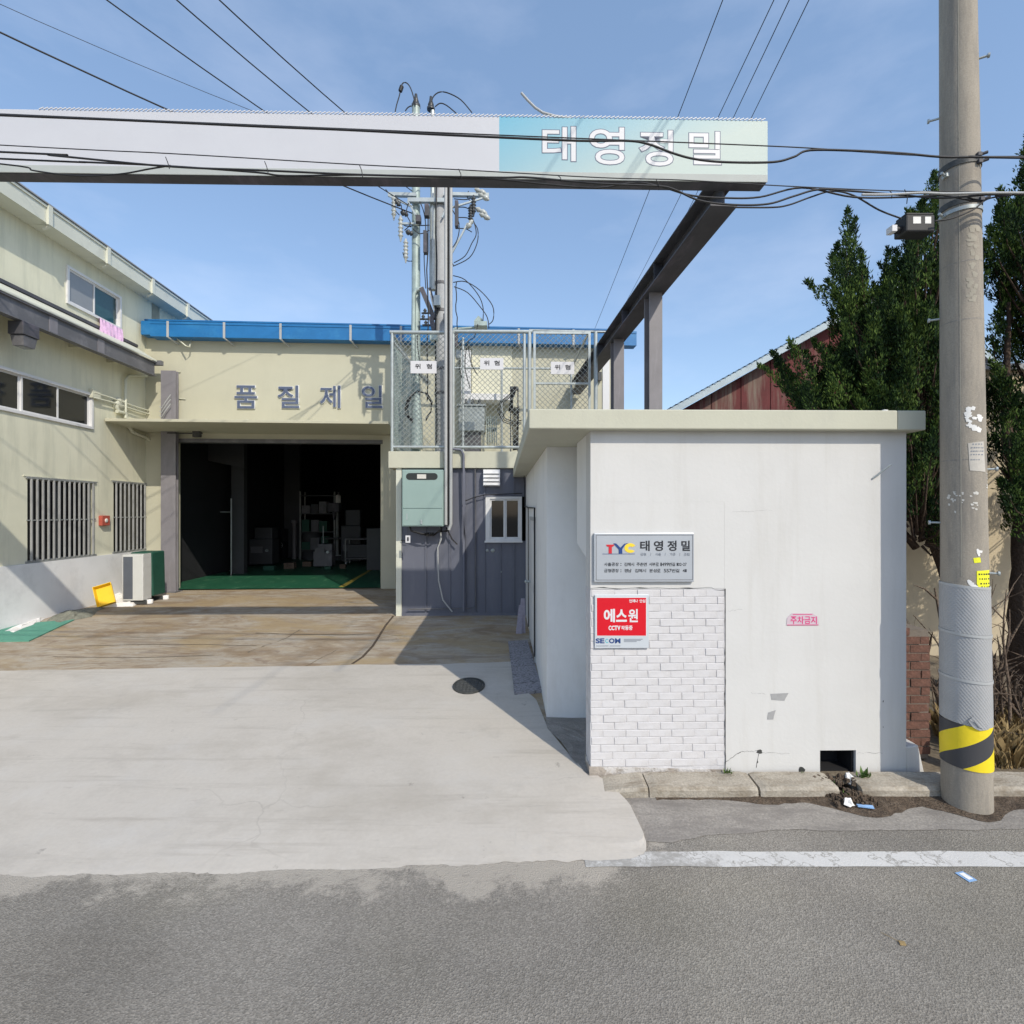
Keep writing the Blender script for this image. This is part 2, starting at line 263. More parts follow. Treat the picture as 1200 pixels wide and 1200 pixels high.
def line_mat():
    m = mat('road_paint', (.56, .555, .54), .8, .05, 5, .6, 75)
    t = m.node_tree; n = t.nodes; l = t.links; b = n['Principled BSDF']; src = b.inputs['Base Color'].links[0].from_socket
    co = n.new('ShaderNodeTexCoord'); v = n.new('ShaderNodeTexVoronoi'); v.feature = 'DISTANCE_TO_EDGE'; v.inputs['Scale'].default_value = 5
    no = n.new('ShaderNodeTexNoise'); no.inputs['Scale'].default_value = 9; no.inputs['Detail'].default_value = 5; l.new(co.outputs['Object'], no.inputs['Vector'])
    mi = n.new('ShaderNodeMixRGB'); mi.inputs[0].default_value = .3; l.new(co.outputs['Object'], mi.inputs[1]); l.new(no.outputs['Color'], mi.inputs[2]); l.new(mi.outputs[0], v.inputs['Vector'])
    r = n.new('ShaderNodeValToRGB'); r.color_ramp.elements[0].position = .01; r.color_ramp.elements[0].color = (1, 1, 1, 1); r.color_ramp.elements[1].position = .035; r.color_ramp.elements[1].color = (0, 0, 0, 1); l.new(v.outputs['Distance'], r.inputs[0])
    n2 = n.new('ShaderNodeTexNoise'); n2.inputs['Scale'].default_value = 3; n2.inputs['Detail'].default_value = 12; n2.inputs['Roughness'].default_value = .8; l.new(co.outputs['Object'], n2.inputs['Vector'])
    xyz = n.new('ShaderNodeSeparateXYZ'); l.new(co.outputs['Object'], xyz.inputs[0]); g = n.new('ShaderNodeMapRange'); g.inputs[1].default_value = .5; g.inputs[2].default_value = 2.4; g.inputs[3].default_value = .17; g.inputs[4].default_value = -.02; l.new(xyz.outputs['X'], g.inputs[0])
    ad = n.new('ShaderNodeMath'); ad.operation = 'ADD'; l.new(n2.outputs['Fac'], ad.inputs[0]); l.new(g.outputs[0], ad.inputs[1])
    r2 = n.new('ShaderNodeValToRGB'); r2.color_ramp.elements[0].position = .55; r2.color_ramp.elements[1].position = .66; l.new(ad.outputs[0], r2.inputs[0])
    mxx = n.new('ShaderNodeMath'); mxx.operation = 'MAXIMUM'; l.new(r.outputs[0], mxx.inputs[0]); l.new(r2.outputs[0], mxx.inputs[1])
    x = n.new('ShaderNodeMixRGB'); l.new(mxx.outputs[0], x.inputs[0]); l.new(src, x.inputs[1]); x.inputs[2].default_value = (.33, .32, .30, 1); l.new(x.outputs[0], b.inputs['Base Color'])
line_mat()
def sign_mat():                          # printed banner: white, then pale blue fading to pale green
    m = mat('banner_print', (.53, .54, .575), .5, .03, 1, .08, 12, spec=.3)
    t = m.node_tree; n = t.nodes; l = t.links; b = n['Principled BSDF']; src = b.inputs['Base Color'].links[0].from_socket
    co = n.new('ShaderNodeTexCoord'); xyz = n.new('ShaderNodeSeparateXYZ'); l.new(co.outputs['Object'], xyz.inputs[0])
    st = n.new('ShaderNodeMath'); st.operation = 'GREATER_THAN'; st.inputs[1].default_value = 0; l.new(xyz.outputs['X'], st.inputs[0])
    r = n.new('ShaderNodeValToRGB'); e = r.color_ramp.elements; e[0].position = 0; e[0].color = (.16, .42, .56, 1); e[1].position = 1; e[1].color = (.46, .54, .51, 1); k = e.new(.45); k.color = (.27, .46, .54, 1)
    gx = n.new('ShaderNodeMapRange'); gx.inputs[1].default_value = 0; gx.inputs[2].default_value = 2.8; l.new(xyz.outputs['X'], gx.inputs[0])
    gz = n.new('ShaderNodeMapRange'); gz.inputs[1].default_value = .55; gz.inputs[2].default_value = 0; gz.inputs[3].default_value = 0; gz.inputs[4].default_value = .45; l.new(xyz.outputs['Z'], gz.inputs[0])
    ad = n.new('ShaderNodeMath'); ad.operation = 'ADD'; l.new(gx.outputs[0], ad.inputs[0]); l.new(gz.outputs[0], ad.inputs[1]); l.new(ad.outputs[0], r.inputs[0])
    x = n.new('ShaderNodeMixRGB'); l.new(st.outputs[0], x.inputs[0]); l.new(src, x.inputs[1]); l.new(r.outputs[0], x.inputs[2]); l.new(x.outputs[0], b.inputs['Base Color'])
sign_mat()
def band_mat():
    m = mat('hazard_band', (.8, .62, .02), .5, .05, 8, .3, 40)
    t = m.node_tree; n = t.nodes; l = t.links; b = n['Principled BSDF']; src = b.inputs['Base Color'].links[0].from_socket
    co = n.new('ShaderNodeTexCoord'); xyz = n.new('ShaderNodeSeparateXYZ'); l.new(co.outputs['Object'], xyz.inputs[0])
    ny = n.new('ShaderNodeMath'); ny.operation = 'MULTIPLY'; ny.inputs[1].default_value = -1; l.new(xyz.outputs['Y'], ny.inputs[0])
    at = n.new('ShaderNodeMath'); at.operation = 'ARCTAN2'; l.new(xyz.outputs['X'], at.inputs[0]); l.new(ny.outputs[0], at.inputs[1])
    a1 = n.new('ShaderNodeMath'); a1.operation = 'MULTIPLY'; a1.inputs[1].default_value = 1/math.pi; l.new(at.outputs[0], a1.inputs[0])
    z1 = n.new('ShaderNodeMath'); z1.operation = 'MULTIPLY'; z1.inputs[1].default_value = 1/.36; l.new(xyz.outputs['Z'], z1.inputs[0])
    su = n.new('ShaderNodeMath'); su.operation = 'SUBTRACT'; l.new(z1.outputs[0], su.inputs[0]); l.new(a1.outputs[0], su.inputs[1])
    of = n.new('ShaderNodeMath'); of.operation = 'ADD'; of.inputs[1].default_value = 10.22; l.new(su.outputs[0], of.inputs[0])
    fr = n.new('ShaderNodeMath'); fr.operation = 'FRACT'; l.new(of.outputs[0], fr.inputs[0])
    gt = n.new('ShaderNodeMath'); gt.operation = 'GREATER_THAN'; gt.inputs[1].default_value = .5; l.new(fr.outputs[0], gt.inputs[0])
    x = n.new('ShaderNodeMixRGB'); l.new(gt.outputs[0], x.inputs[0]); l.new(src, x.inputs[1]); x.inputs[2].default_value = (.055, .055, .06, 1); l.new(x.outputs[0], b.inputs['Base Color'])
band_mat()
def sleeve_bump(m):                      # embossed dimples of the anti-poster sheet
    t = m.node_tree; n = t.nodes; l = t.links; b = n['Principled BSDF']
    co = n.new('ShaderNodeTexCoord'); xyz = n.new('ShaderNodeSeparateXYZ'); l.new(co.outputs['Object'], xyz.inputs[0])
    ny = n.new('ShaderNodeMath'); ny.operation = 'MULTIPLY'; ny.inputs[1].default_value = -1; l.new(xyz.outputs['Y'], ny.inputs[0])
    at = n.new('ShaderNodeMath'); at.operation = 'ARCTAN2'; l.new(xyz.outputs['X'], at.inputs[0]); l.new(ny.outputs[0], at.inputs[1])
    a1 = n.new('ShaderNodeMath'); a1.operation = 'MULTIPLY'; a1.inputs[1].default_value = 44; l.new(at.outputs[0], a1.inputs[0])
    z1 = n.new('ShaderNodeMath'); z1.operation = 'MULTIPLY'; z1.inputs[1].default_value = 190; l.new(xyz.outputs['Z'], z1.inputs[0])
    s1 = n.new('ShaderNodeMath'); s1.operation = 'SINE'; l.new(a1.outputs[0], s1.inputs[0]); s2 = n.new('ShaderNodeMath'); s2.operation = 'SINE'; l.new(z1.outputs[0], s2.inputs[0])
    mu = n.new('ShaderNodeMath'); mu.operation = 'MULTIPLY'; l.new(s1.outputs[0], mu.inputs[0]); l.new(s2.outputs[0], mu.inputs[1])
    bu = n.new('ShaderNodeBump'); bu.inputs['Strength'].default_value = .6; bu.inputs['Distance'].default_value = .0025; l.new(mu.outputs[0], bu.inputs['Height']); l.new(bu.outputs[0], b.inputs['Normal'])
sleeve_bump(M['sleeve_grey'])

# ------------------------------------------------------------------ building blocks
class MB:
    def __init__(s): s.v = []; s.f = []; s.m = []; s.sm = []
    def add(s, vs, fs, m=0, smooth=False):
        o = len(s.v); s.v += [tuple(v) for v in vs]; s.f += [tuple(i+o for i in f) for f in fs]; s.m += [m]*len(fs); s.sm += [smooth]*len(fs); return s
    def box(s, x0, x1, y0, y1, z0, z1, m=0):
        if x0 > x1: x0, x1 = x1, x0
        if y0 > y1: y0, y1 = y1, y0
        if z0 > z1: z0, z1 = z1, z0
        v = [(x0, y0, z0), (x1, y0, z0), (x1, y1, z0), (x0, y1, z0), (x0, y0, z1), (x1, y0, z1), (x1, y1, z1), (x0, y1, z1)]
        return s.add(v, [(3, 2, 1, 0), (4, 5, 6, 7), (0, 1, 5, 4), (1, 2, 6, 5), (2, 3, 7, 6), (3, 0, 4, 7)], m)
    def hexa(s, b, t, m=0):             # bottom ring, top ring (each counter-clockwise from above)
        n = len(b); return s.add(list(b)+list(t), [tuple(range(n-1, -1, -1)), tuple(range(n, 2*n))]+[(i, (i+1) % n, n+(i+1) % n, n+i) for i in range(n)], m)
    def bar(s, p, q, w, h, m=0, up=(0, 0, 1)):      # square bar between two points
        p, q = Vector(p), Vector(q); d = (q-p).normalized(); u = Vector(up)
        if abs(d.dot(u)) > .98: u = Vector((0, 1, 0))
        a = d.cross(u).normalized()*w/2; b = a.cross(d).normalized()*h/2
        r = [a+b, -a+b, -a-b, a-b]
        return s.add([p+k for k in r]+[q+k for k in r], [(0, 1, 2, 3), (7, 6, 5, 4)]+[(i, i+4, (i+1) % 4+4, (i+1) % 4) for i in range(4)], m)
    def tube(s, pts, r, n=8, m=0, cap=True):
        pts = [Vector(p) for p in pts]; rs = r if isinstance(r, (list, tuple)) else [r]*len(pts); vs = []; ref = None
        for i, p in enumerate(pts):
            d = (pts[min(i+1, len(pts)-1)]-pts[max(i-1, 0)]); d = d.normalized() if d.length > 1e-9 else Vector((0, 0, 1))
            if ref is None: ref = Vector((0, 0, 1)) if abs(d.z) < .9 else Vector((1, 0, 0))
            a = d.cross(ref)
            if a.length < 1e-4: a = d.cross(Vector((0, 1, 0)))
            a.normalize(); b = a.cross(d).normalized(); ref = -b if False else ref
            vs += [p+(a*math.cos(2*math.pi*k/n)+b*math.sin(2*math.pi*k/n))*rs[i] for k in range(n)]
        fs = [(i*n+k, i*n+(k+1) % n, (i+1)*n+(k+1) % n, (i+1)*n+k) for i in range(len(pts)-1) for k in range(n)]
        s.add(vs, fs, m, True)
        if cap: s.add([vs[k] for k in range(n)], [tuple(range(n))[::-1]], m); s.add([vs[-n+k] for k in range(n)], [tuple(range(n))], m)
        return s
    def lathe(s, c, prof, n=12, m=0, axis=(0, 0, 1)):   # prof: (r, h) along the axis
        ax = Vector(axis).normalized(); c = Vector(c); return s.tube([c+ax*h for r, h in prof], [r for r, h in prof], n, m)
    def quad(s, a, b, c, d, m=0): return s.add([a, b, c, d], [(0, 1, 2, 3)], m)
    def sheet(s, poly, z, m=0): return s.add([(x, y, z) for x, y in poly], [tuple(range(len(poly)))], m)
    def plate(s, poly, y0, y1, m=0):    # polygon (x, z) made into an upright plate between y0 (front) and y1
        n = len(poly); return s.add([(x, y0, z) for x, z in poly]+[(x, y1, z) for x, z in poly], [tuple(range(n)), tuple(range(2*n-1, n-1, -1))]+[(i, i+n, (i+1) % n+n, (i+1) % n) for i in range(n)], m)
    def mesh(s, name, mats, off=(0, 0, 0), fix=True):
        me = bpy.data.meshes.new(name); o = Vector(off)
        me.from_pydata([tuple(Vector(v)-o) for v in s.v], [], s.f)
        for m in (mats if isinstance(mats, (list, tuple)) else [mats]): me.materials.append(M[m])
        me.polygons.foreach_set('material_index', s.m); me.polygons.foreach_set('use_smooth', s.sm)
        if fix:
            bm = bmesh.new(); bm.from_mesh(me); bmesh.ops.recalc_face_normals(bm, faces=bm.faces); bm.to_mesh(me); bm.free()
        me.update(); return me
def link(name, me, parent=None, loc=(0, 0, 0), bev=0):
    o = bpy.data.objects.new(name, me); COL.objects.link(o); o.location = loc
    if parent: o.parent = parent
    if bev:
        b = o.modifiers.new('bevel', 'BEVEL'); b.width = bev; b.segments = 2; b.limit_method = 'ANGLE'; b.angle_limit = R(40)
    return o
class Thing:                            # an Empty at the base of a thing, turned to its frame; parts are drawn in frame coordinates
    def __init__(s, name, label, cat, fr, base, group=None, kind=None):
        o = bpy.data.objects.new(name, None); COL.objects.link(o); o.empty_display_size = .1; s.o = o; s.fr = fr; s.base = Vector(base)
        u, v, z = base; o.location = (u*fr.c-v*fr.s, u*fr.s+v*fr.c, z); o.rotation_euler = (0, 0, fr.t)
        if label: o['label'] = label
        if cat: o['category'] = cat
        if group: o['group'] = group
        if kind: o['kind'] = kind
    def part(s, name, mb, mats, parent=None, label=None, bev=0, kind=None, loc=None, fix=True):
        # loc: own origin (frame coordinates) for the part, else the thing's base
        if loc is None: me = mb.mesh(name, mats, s.base, fix); p = link(name, me, parent or s.o, (0, 0, 0), bev); 
        else: me = mb.mesh(name, mats, loc, fix); p = link(name, me, parent or s.o, Vector(loc)-s.base, bev)
        if label: p['label'] = label
        if kind: p['kind'] = kind
        return p
def solo(name, mb, mats, label, cat, fr, base, group=None, bev=0, kind=None, fix=True):   # a thing that is one mesh
    me = mb.mesh(name, mats, base, fix); o = link(name, me, None, (0, 0, 0), bev); u, v, z = base
    o.location = (u*fr.c-v*fr.s, u*fr.s+v*fr.c, z); o.rotation_euler = (0, 0, fr.t)
    if label: o['label'] = label
    if cat: o['category'] = cat
    if group: o['group'] = group
    if kind: o['kind'] = kind
    return o
def copy_tree(src, loc, rotz=None, label=None, scale=None):
    r = src.copy(); COL.objects.link(r); r.location = loc
    if rotz is not None: r.rotation_euler = (0, 0, rotz)
    if scale: r.scale = scale
    if label: r['label'] = label
    for ch in list(src.children):
        c = ch.copy(); COL.objects.link(c); c.parent = r
        for g in list(ch.children):
            d = g.copy(); COL.objects.link(d); d.parent = c
    return r
def jit(a=1.0): return random.uniform(-a, a)

# outlines of the characters on the signs
GL={
'품':'343 76 343 1 116 1 116 76;75 109 75 -33 384 -33 384 109 250 109 250 162 434 162 434 195 25 195 25 162 209 162 209 109;65 271 65 237 393 237 393 271 327 271 327 365 395 365 395 399 63 399 63 365 131 365 131 271;173 365 285 365 285 271 173 271',
'질':'354 414 354 179 395 179 395 414;105 -1 105 -34 411 -34 411 -1 145 -1 145 49 396 49 396 157 103 157 103 125 355 125 355 79 105 79;42 388 42 354 146 354 146 350 137 305 114 266 78 233 31 211 51 178 89 195 122 220 149 250 168 286 186 253 212 226 245 204 282 188 302 220 256 241 219 271 196 308 188 350 188 354 290 354 290 388',
'제':'369 414 369 -39 409 -39 409 414;279 403 279 251 204 251 204 217 279 217 279 -16 318 -16 318 403;32 361 32 327 118 327 118 286 111 224 92 167 61 119 20 83 45 52 76 77 102 110 123 150 138 194 153 153 173 117 198 86 229 62 254 93 212 127 182 173 164 227 158 286 158 327 239 327 239 361',
'일':'152 397 105 390 68 369 44 337 35 297 44 256 68 224 105 204 152 197 199 204 236 224 260 256 269 297 260 337 236 369 199 390;152 363 183 358 207 344 223 323 229 297 223 270 207 249 183 235 152 231 121 235 97 249 81 270 76 297 81 323 97 344 121 358;354 414 354 182 396 182 396 414;105 1 105 -33 411 -33 411 1 145 1 145 50 396 50 396 160 103 160 103 127 355 127 355 81 105 81',
'태':'43 362 43 73 72 73 164 75 241 85 237 119 166 110 83 108 83 209 214 209 214 242 83 242 83 328 221 328 221 362;270 404 270 -16 310 -16 310 198 370 198 370 -39 410 -39 410 414 370 414 370 232 310 232 310 404',
'영':'149 351 179 346 203 331 219 308 225 279 219 250 203 227 179 212 149 207 118 212 93 227 77 250 72 279 77 308 93 331 118 346;248 135 185 129 138 112 108 85 98 49 108 12 138 -15 185 -32 248 -38 311 -32 358 -15 388 12 399 49 388 85 358 112 311 129;248 103 294 99 329 88 350 71 358 49 350 26 329 9 294 -1 248 -5 202 -1 168 9 146 26 138 49 146 71 168 88 202 99;259 315 356 315 356 244 259 244 265 279 263 297;356 414 356 348 240 348 222 364 200 376 176 384 149 387 102 379 65 356 41 322 32 279 41 236 65 202 102 179 149 172 176 174 200 182 222 194 240 210 356 210 356 146 397 146 397 414',
'정':'248 130 185 124 138 108 108 81 98 46 108 10 138 -16 185 -33 248 -39 311 -33 358 -16 388 10 399 46 388 81 358 108 311 124;248 98 294 94 328 84 350 68 358 46 350 24 328 8 294 -3 248 -6 202 -3 168 8 146 24 139 46 146 68 168 84 202 94;356 414 356 296 267 296 267 262 356 262 356 144 397 144 397 414;40 381 40 347 140 347 140 331 132 284 109 241 73 206 27 181 48 148 86 167 118 193 143 225 162 263 180 230 205 201 235 178 271 161 292 194 247 217 212 249 190 288 182 332 182 347 281 347 281 381',
'밀':'49 389 49 204 260 204 260 389;219 355 219 237 89 237 89 355;354 414 354 181 395 181 395 414;104 -1 104 -34 411 -34 411 -1 145 -1 145 49 395 49 395 158 103 158 103 125 355 125 355 80 104 80',
'에':'370 414 370 -39 410 -39 410 414;127 337 151 329 169 305 181 268 185 219 181 169 169 131 151 108 127 100 103 108 85 131 73 169 69 219 73 268 85 305 103 329;127 376 87 365 57 333 37 284 31 219 37 153 57 103 87 72 127 61 165 70 194 99 214 144 223 204 280 204 280 -16 319 -16 319 404 280 404 280 238 223 238 214 295 194 339 164 366',
'스':'25 57 25 22 435 22 435 57;206 382 206 348 191 292 154 244 101 207 42 187 61 152 111 170 159 198 199 236 228 282 257 236 297 198 345 170 396 152 415 187 355 207 302 244 264 292 250 348 250 382',
'원':'170 395 124 389 89 373 67 348 59 316 67 283 89 259 124 243 170 238 215 243 250 259 272 283 281 316 272 348 250 373 215 389;170 364 198 361 221 351 236 336 241 316 236 296 221 281 198 272 170 269 140 272 118 281 103 296 98 316 103 336 118 351 140 361;28 170 153 172 153 85 195 85 195 175 256 180 317 188 314 218 164 206 23 204;262 146 262 116 354 116 354 70 395 70 395 413 354 413 354 146;87 103 87 -29 406 -29 406 5 128 5 128 103',
'작':'82 117 82 83 335 83 335 -39 376 -39 376 117;36 382 36 348 137 348 137 331 128 284 105 242 69 208 23 184 45 152 82 169 114 194 140 225 158 261 176 228 200 200 231 177 267 160 288 193 242 215 208 248 186 287 178 331 178 348 278 348 278 382;335 414 335 141 376 141 376 260 443 260 443 295 376 295 376 414',
'동':'229 125 164 119 115 103 85 78 74 43 85 8 115 -17 164 -33 229 -39 294 -33 342 -17 373 8 384 43 373 78 342 103 294 119;229 92 276 89 312 79 334 64 342 43 334 22 312 7 276 -3 229 -6 181 -3 146 7 124 22 116 43 124 64 146 79 181 89;77 393 77 243 209 243 209 191 25 191 25 157 434 157 434 191 250 191 250 243 386 243 386 276 118 276 118 360 383 360 383 393',
'중':'229 89 276 85 312 76 334 62 342 42 334 21 312 7 276 -3 229 -6 181 -3 146 7 124 21 116 42 124 62 146 76 181 85;25 202 25 168 209 168 209 121 152 113 110 97 83 73 74 42 85 8 115 -17 164 -33 229 -38 294 -33 342 -17 373 8 384 42 374 73 348 97 306 113 250 121 250 168 434 168 434 202;62 393 62 359 203 359 188 324 153 295 105 274 48 262 62 229 117 240 165 260 203 287 229 321 255 287 294 260 342 240 396 229 411 262 354 274 305 295 271 324 256 359 397 359 397 393',
'주':'64 385 64 352 206 352 206 350 193 307 157 270 107 243 49 227 65 194 116 208 163 230 202 260 229 298 256 260 295 230 342 208 394 194 410 227 351 243 301 270 266 307 252 350 252 352 395 352 395 385;25 156 25 122 208 122 208 -39 249 -39 249 122 434 122 434 156',
'차':'135 405 135 335 33 335 33 302 135 302 135 267 126 210 103 157 66 112 21 81 44 49 80 72 112 104 138 143 156 188 174 146 198 110 228 79 263 57 286 89 241 120 206 163 184 213 176 267 176 302 276 302 276 335 176 335 176 405;331 414 331 -39 373 -39 373 193 447 193 447 228 373 228 373 414',
'금':'76 128 76 -33 384 -33 384 128;343 95 343 1 116 1 116 95;25 223 25 189 435 189 435 223 370 223 380 297 382 356 382 390 77 390 77 356 341 356 339 297 328 223',
'지':'354 414 354 -39 395 -39 395 414;40 367 40 333 145 333 145 275 135 217 109 161 71 113 25 81 49 48 86 73 119 108 146 150 166 197 186 153 213 114 246 82 284 59 307 92 260 122 222 166 196 219 187 275 187 333 292 333 292 367',
'위':'173 392 126 385 90 366 66 337 58 299 66 261 90 232 126 213 173 206 219 213 256 232 279 261 288 299 279 337 256 366 219 385;173 358 203 354 227 342 243 323 249 299 243 275 227 257 203 245 173 241 142 245 119 257 103 275 98 299 103 323 119 342 142 354;355 413 355 -39 396 -39 396 413;30 133 155 136 155 -25 196 -25 196 138 261 144 325 154 322 185 167 171 24 168',
'험':'104 116 104 -33 397 -33 397 116;357 82 357 1 145 1 145 82;157 310 114 304 81 287 60 262 52 229 60 196 81 171 114 154 157 149 198 154 231 171 253 196 261 229 253 262 231 287 198 304;157 278 183 274 203 264 216 249 221 229 216 209 203 193 183 184 157 180 130 184 110 193 96 209 92 229 96 249 110 264 130 274;281 276 281 242 356 242 356 140 397 140 397 414 356 414 356 276;136 418 136 367 26 367 26 333 287 333 287 367 177 367 177 418',
'언':'149 348 179 342 203 327 219 303 225 273 219 242 203 218 179 202 149 197 118 202 94 218 77 242 72 273 77 303 94 327 118 342;149 384 102 376 65 353 41 318 32 273 41 227 65 192 102 169 149 161 190 167 225 186 250 216 263 254 356 254 356 80 397 80 397 413 356 413 356 288 264 288 251 327 226 357 191 377;109 114 109 -29 410 -29 410 5 150 5 150 114',
'나':'331 414 331 -39 373 -39 373 199 445 199 445 233 373 233 373 414;43 111 43 76 79 76 183 80 294 96 289 131 184 115 84 111 84 369 43 369',
'안':'151 382 104 373 67 350 42 315 33 270 42 225 67 190 104 167 151 159 198 167 235 190 260 225 269 270 260 315 235 350 198 373;151 346 182 340 207 324 223 301 229 270 223 240 207 216 182 201 151 195 121 201 96 216 79 240 73 270 79 301 96 324 121 340;335 414 335 81 376 81 376 242 443 242 443 276 376 276 376 414;95 115 95 -29 396 -29 396 5 136 5 136 115',
'심':'354 413 354 157 396 157 396 413;104 131 104 -33 396 -33 396 131;355 97 355 1 144 1 144 97;143 396 143 352 134 303 111 260 75 225 29 201 49 168 87 186 119 212 145 244 164 281 183 246 209 217 241 194 278 177 298 209 252 232 216 265 193 306 185 352 185 396',
'가':'331 414 331 -39 373 -39 373 196 445 196 445 230 373 230 373 414;49 365 49 331 215 331 197 254 161 186 104 128 28 79 51 47 144 109 208 185 244 271 256 365',
'공':'228 128 162 122 113 106 82 80 71 45 82 10 113 -16 162 -32 228 -38 293 -32 342 -16 374 10 385 45 374 80 342 106 293 122;228 96 276 92 312 82 336 66 344 45 336 24 312 8 276 -2 228 -6 180 -2 143 8 120 24 112 45 120 66 143 82 180 92;73 391 73 357 341 357 341 353 339 299 329 237 369 233 380 296 382 353 382 391;193 290 193 203 26 203 26 169 433 169 433 203 234 203 234 290',
'출':'76 -2 76 -34 395 -34 395 -2 116 -2 116 41 381 41 381 140 250 140 250 181 433 181 433 213 26 213 26 181 209 181 209 140 75 140 75 109 341 109 341 70 76 70;67 374 67 342 206 342 189 312 155 289 106 273 47 265 59 233 114 241 162 255 202 277 229 305 257 277 296 255 345 241 399 233 412 265 352 273 304 289 269 312 252 342 392 342 392 374 250 374 250 416 209 416 209 374',
'김':'354 413 354 158 396 158 396 413;104 136 104 -33 396 -33 396 136;355 103 355 1 144 1 144 103;54 384 54 351 217 351 200 297 162 251 105 213 30 186 47 153 136 188 204 239 247 305 262 384',
'해':'137 272 98 264 67 243 47 211 40 169 47 127 67 94 98 73 137 66 175 73 206 94 226 127 234 169 226 211 206 243 175 264;137 237 161 232 180 218 192 196 197 169 192 142 180 120 161 106 137 101 112 106 93 120 81 141 77 169 81 196 93 218 112 232;116 400 116 336 24 336 24 302 249 302 249 336 157 336 157 400;271 403 271 -17 310 -17 310 189 368 189 368 -39 408 -39 408 414 368 414 368 223 310 223 310 403',
'시':'354 414 354 -40 395 -40 395 414;144 375 144 294 135 230 109 171 70 123 23 90 48 55 86 80 119 115 146 158 166 207 185 161 212 120 244 88 281 64 306 97 259 129 221 176 195 232 186 294 186 375',
'촌':'209 223 209 164 25 164 25 130 434 130 434 164 250 164 250 223;67 365 67 332 207 332 192 295 159 266 109 245 50 233 63 201 116 211 164 229 202 253 229 285 256 253 295 229 342 211 395 201 409 233 349 245 299 266 266 295 252 332 392 332 392 365 250 365 250 414 209 414 209 365;78 95 78 -29 388 -29 388 5 119 5 119 95',
'면':'212 341 212 196 87 196 87 341;252 300 356 300 356 237 252 237;356 413 356 334 252 334 252 374 46 374 46 163 252 163 252 203 356 203 356 83 397 83 397 413;107 113 107 -29 408 -29 408 5 148 5 148 113',
'서':'356 414 356 260 251 260 251 226 356 226 356 -40 397 -40 397 414;142 375 142 294 133 231 108 173 71 124 25 90 51 57 87 82 119 117 144 160 163 208 182 163 207 122 239 89 275 65 300 98 254 130 217 177 192 233 184 294 184 375',
'부':'77 395 77 200 383 200 383 395 341 395 341 333 118 333 118 395;118 300 341 300 341 234 118 234;25 146 25 112 208 112 208 -39 249 -39 249 112 435 112 435 146',
'로':'76 170 76 136 209 136 209 52 25 52 25 17 435 17 435 52 250 52 250 136 395 136 395 170 117 170 117 243 384 243 384 380 75 380 75 346 343 346 343 276 76 276',
'번':'89 271 211 271 211 189 89 189;47 383 47 156 252 156 252 252 356 252 356 79 397 79 397 413 356 413 356 286 252 286 252 383 211 383 211 304 89 304 89 383;107 111 107 -29 408 -29 408 5 148 5 148 111',
'길':'354 414 354 183 396 183 396 414;56 392 56 358 216 358 200 307 164 265 108 231 33 207 48 174 137 204 204 250 246 313 261 392;105 -2 105 -35 411 -35 411 -2 146 -2 146 51 396 51 396 161 103 161 103 128 354 128 354 82 105 82',
'형':'154 307 112 301 80 284 59 257 52 223 59 189 80 162 112 145 154 140 195 145 227 162 248 189 256 223 248 257 227 284 195 301;154 275 180 271 200 261 213 244 218 223 213 202 200 185 180 175 154 171 128 175 108 185 95 202 91 223 95 244 108 261 128 271;249 117 186 111 138 96 108 72 98 39 108 7 138 -18 186 -33 249 -38 312 -33 359 -18 389 7 400 39 389 72 359 96 312 111;249 84 294 81 327 72 349 58 356 39 349 20 327 6 294 -3 249 -6 204 -3 170 6 148 20 141 39 148 58 170 72 204 81;356 414 356 305 279 305 279 271 356 271 356 217 279 217 279 183 356 183 356 122 397 122 397 414;134 418 134 364 26 364 26 330 279 330 279 364 175 364 175 418',
'경':'250 138 188 132 141 114 111 87 100 51 111 14 141 -14 188 -31 250 -37 312 -31 359 -14 389 14 400 51 389 87 359 114 312 132;250 105 295 101 329 90 351 73 359 51 351 28 329 11 295 0 250 -4 205 0 171 11 149 28 141 51 149 73 171 90 205 101;54 380 54 346 213 346 196 290 159 243 104 204 31 176 48 143 115 168 171 203 213 246 243 297 356 297 356 236 238 236 238 202 356 202 356 143 397 143 397 413 356 413 356 330 253 330 258 380',
'남':'91 133 91 -33 376 -33 376 133;336 100 336 1 132 1 132 100;335 413 335 158 376 158 376 275 443 275 443 310 376 310 376 413;47 227 47 192 83 192 185 196 294 212 289 247 185 231 88 227 88 391 47 391',
'성':'248 133 185 127 138 110 108 83 98 47 108 11 138 -16 185 -32 248 -38 311 -32 358 -16 388 11 399 47 388 83 358 110 311 127;248 100 294 96 328 86 350 69 358 47 350 25 328 9 294 -1 248 -5 202 -1 168 9 146 25 139 47 146 69 168 86 202 96;139 388 139 342 131 291 108 247 72 212 25 187 47 154 85 173 117 199 142 231 161 269 178 236 203 207 233 184 268 167 291 200 245 222 211 256 188 297 180 343 180 388;257 318 257 284 356 284 356 146 397 146 397 414 356 414 356 318',
'사':'136 375 136 294 127 231 102 174 65 125 19 91 44 58 80 83 112 118 138 160 157 208 175 163 200 123 231 91 266 67 292 100 247 132 210 178 185 234 177 294 177 375;331 414 331 -39 373 -39 373 195 447 195 447 231 373 231 373 414',
'조':'209 163 209 54 25 54 25 19 435 19 435 54 251 54 251 163;59 373 59 338 208 338 208 329 193 277 156 232 103 199 45 180 62 147 113 163 161 190 201 225 230 268 259 225 299 191 348 165 399 149 416 182 357 200 304 233 266 277 251 329 251 338 400 338 400 373',
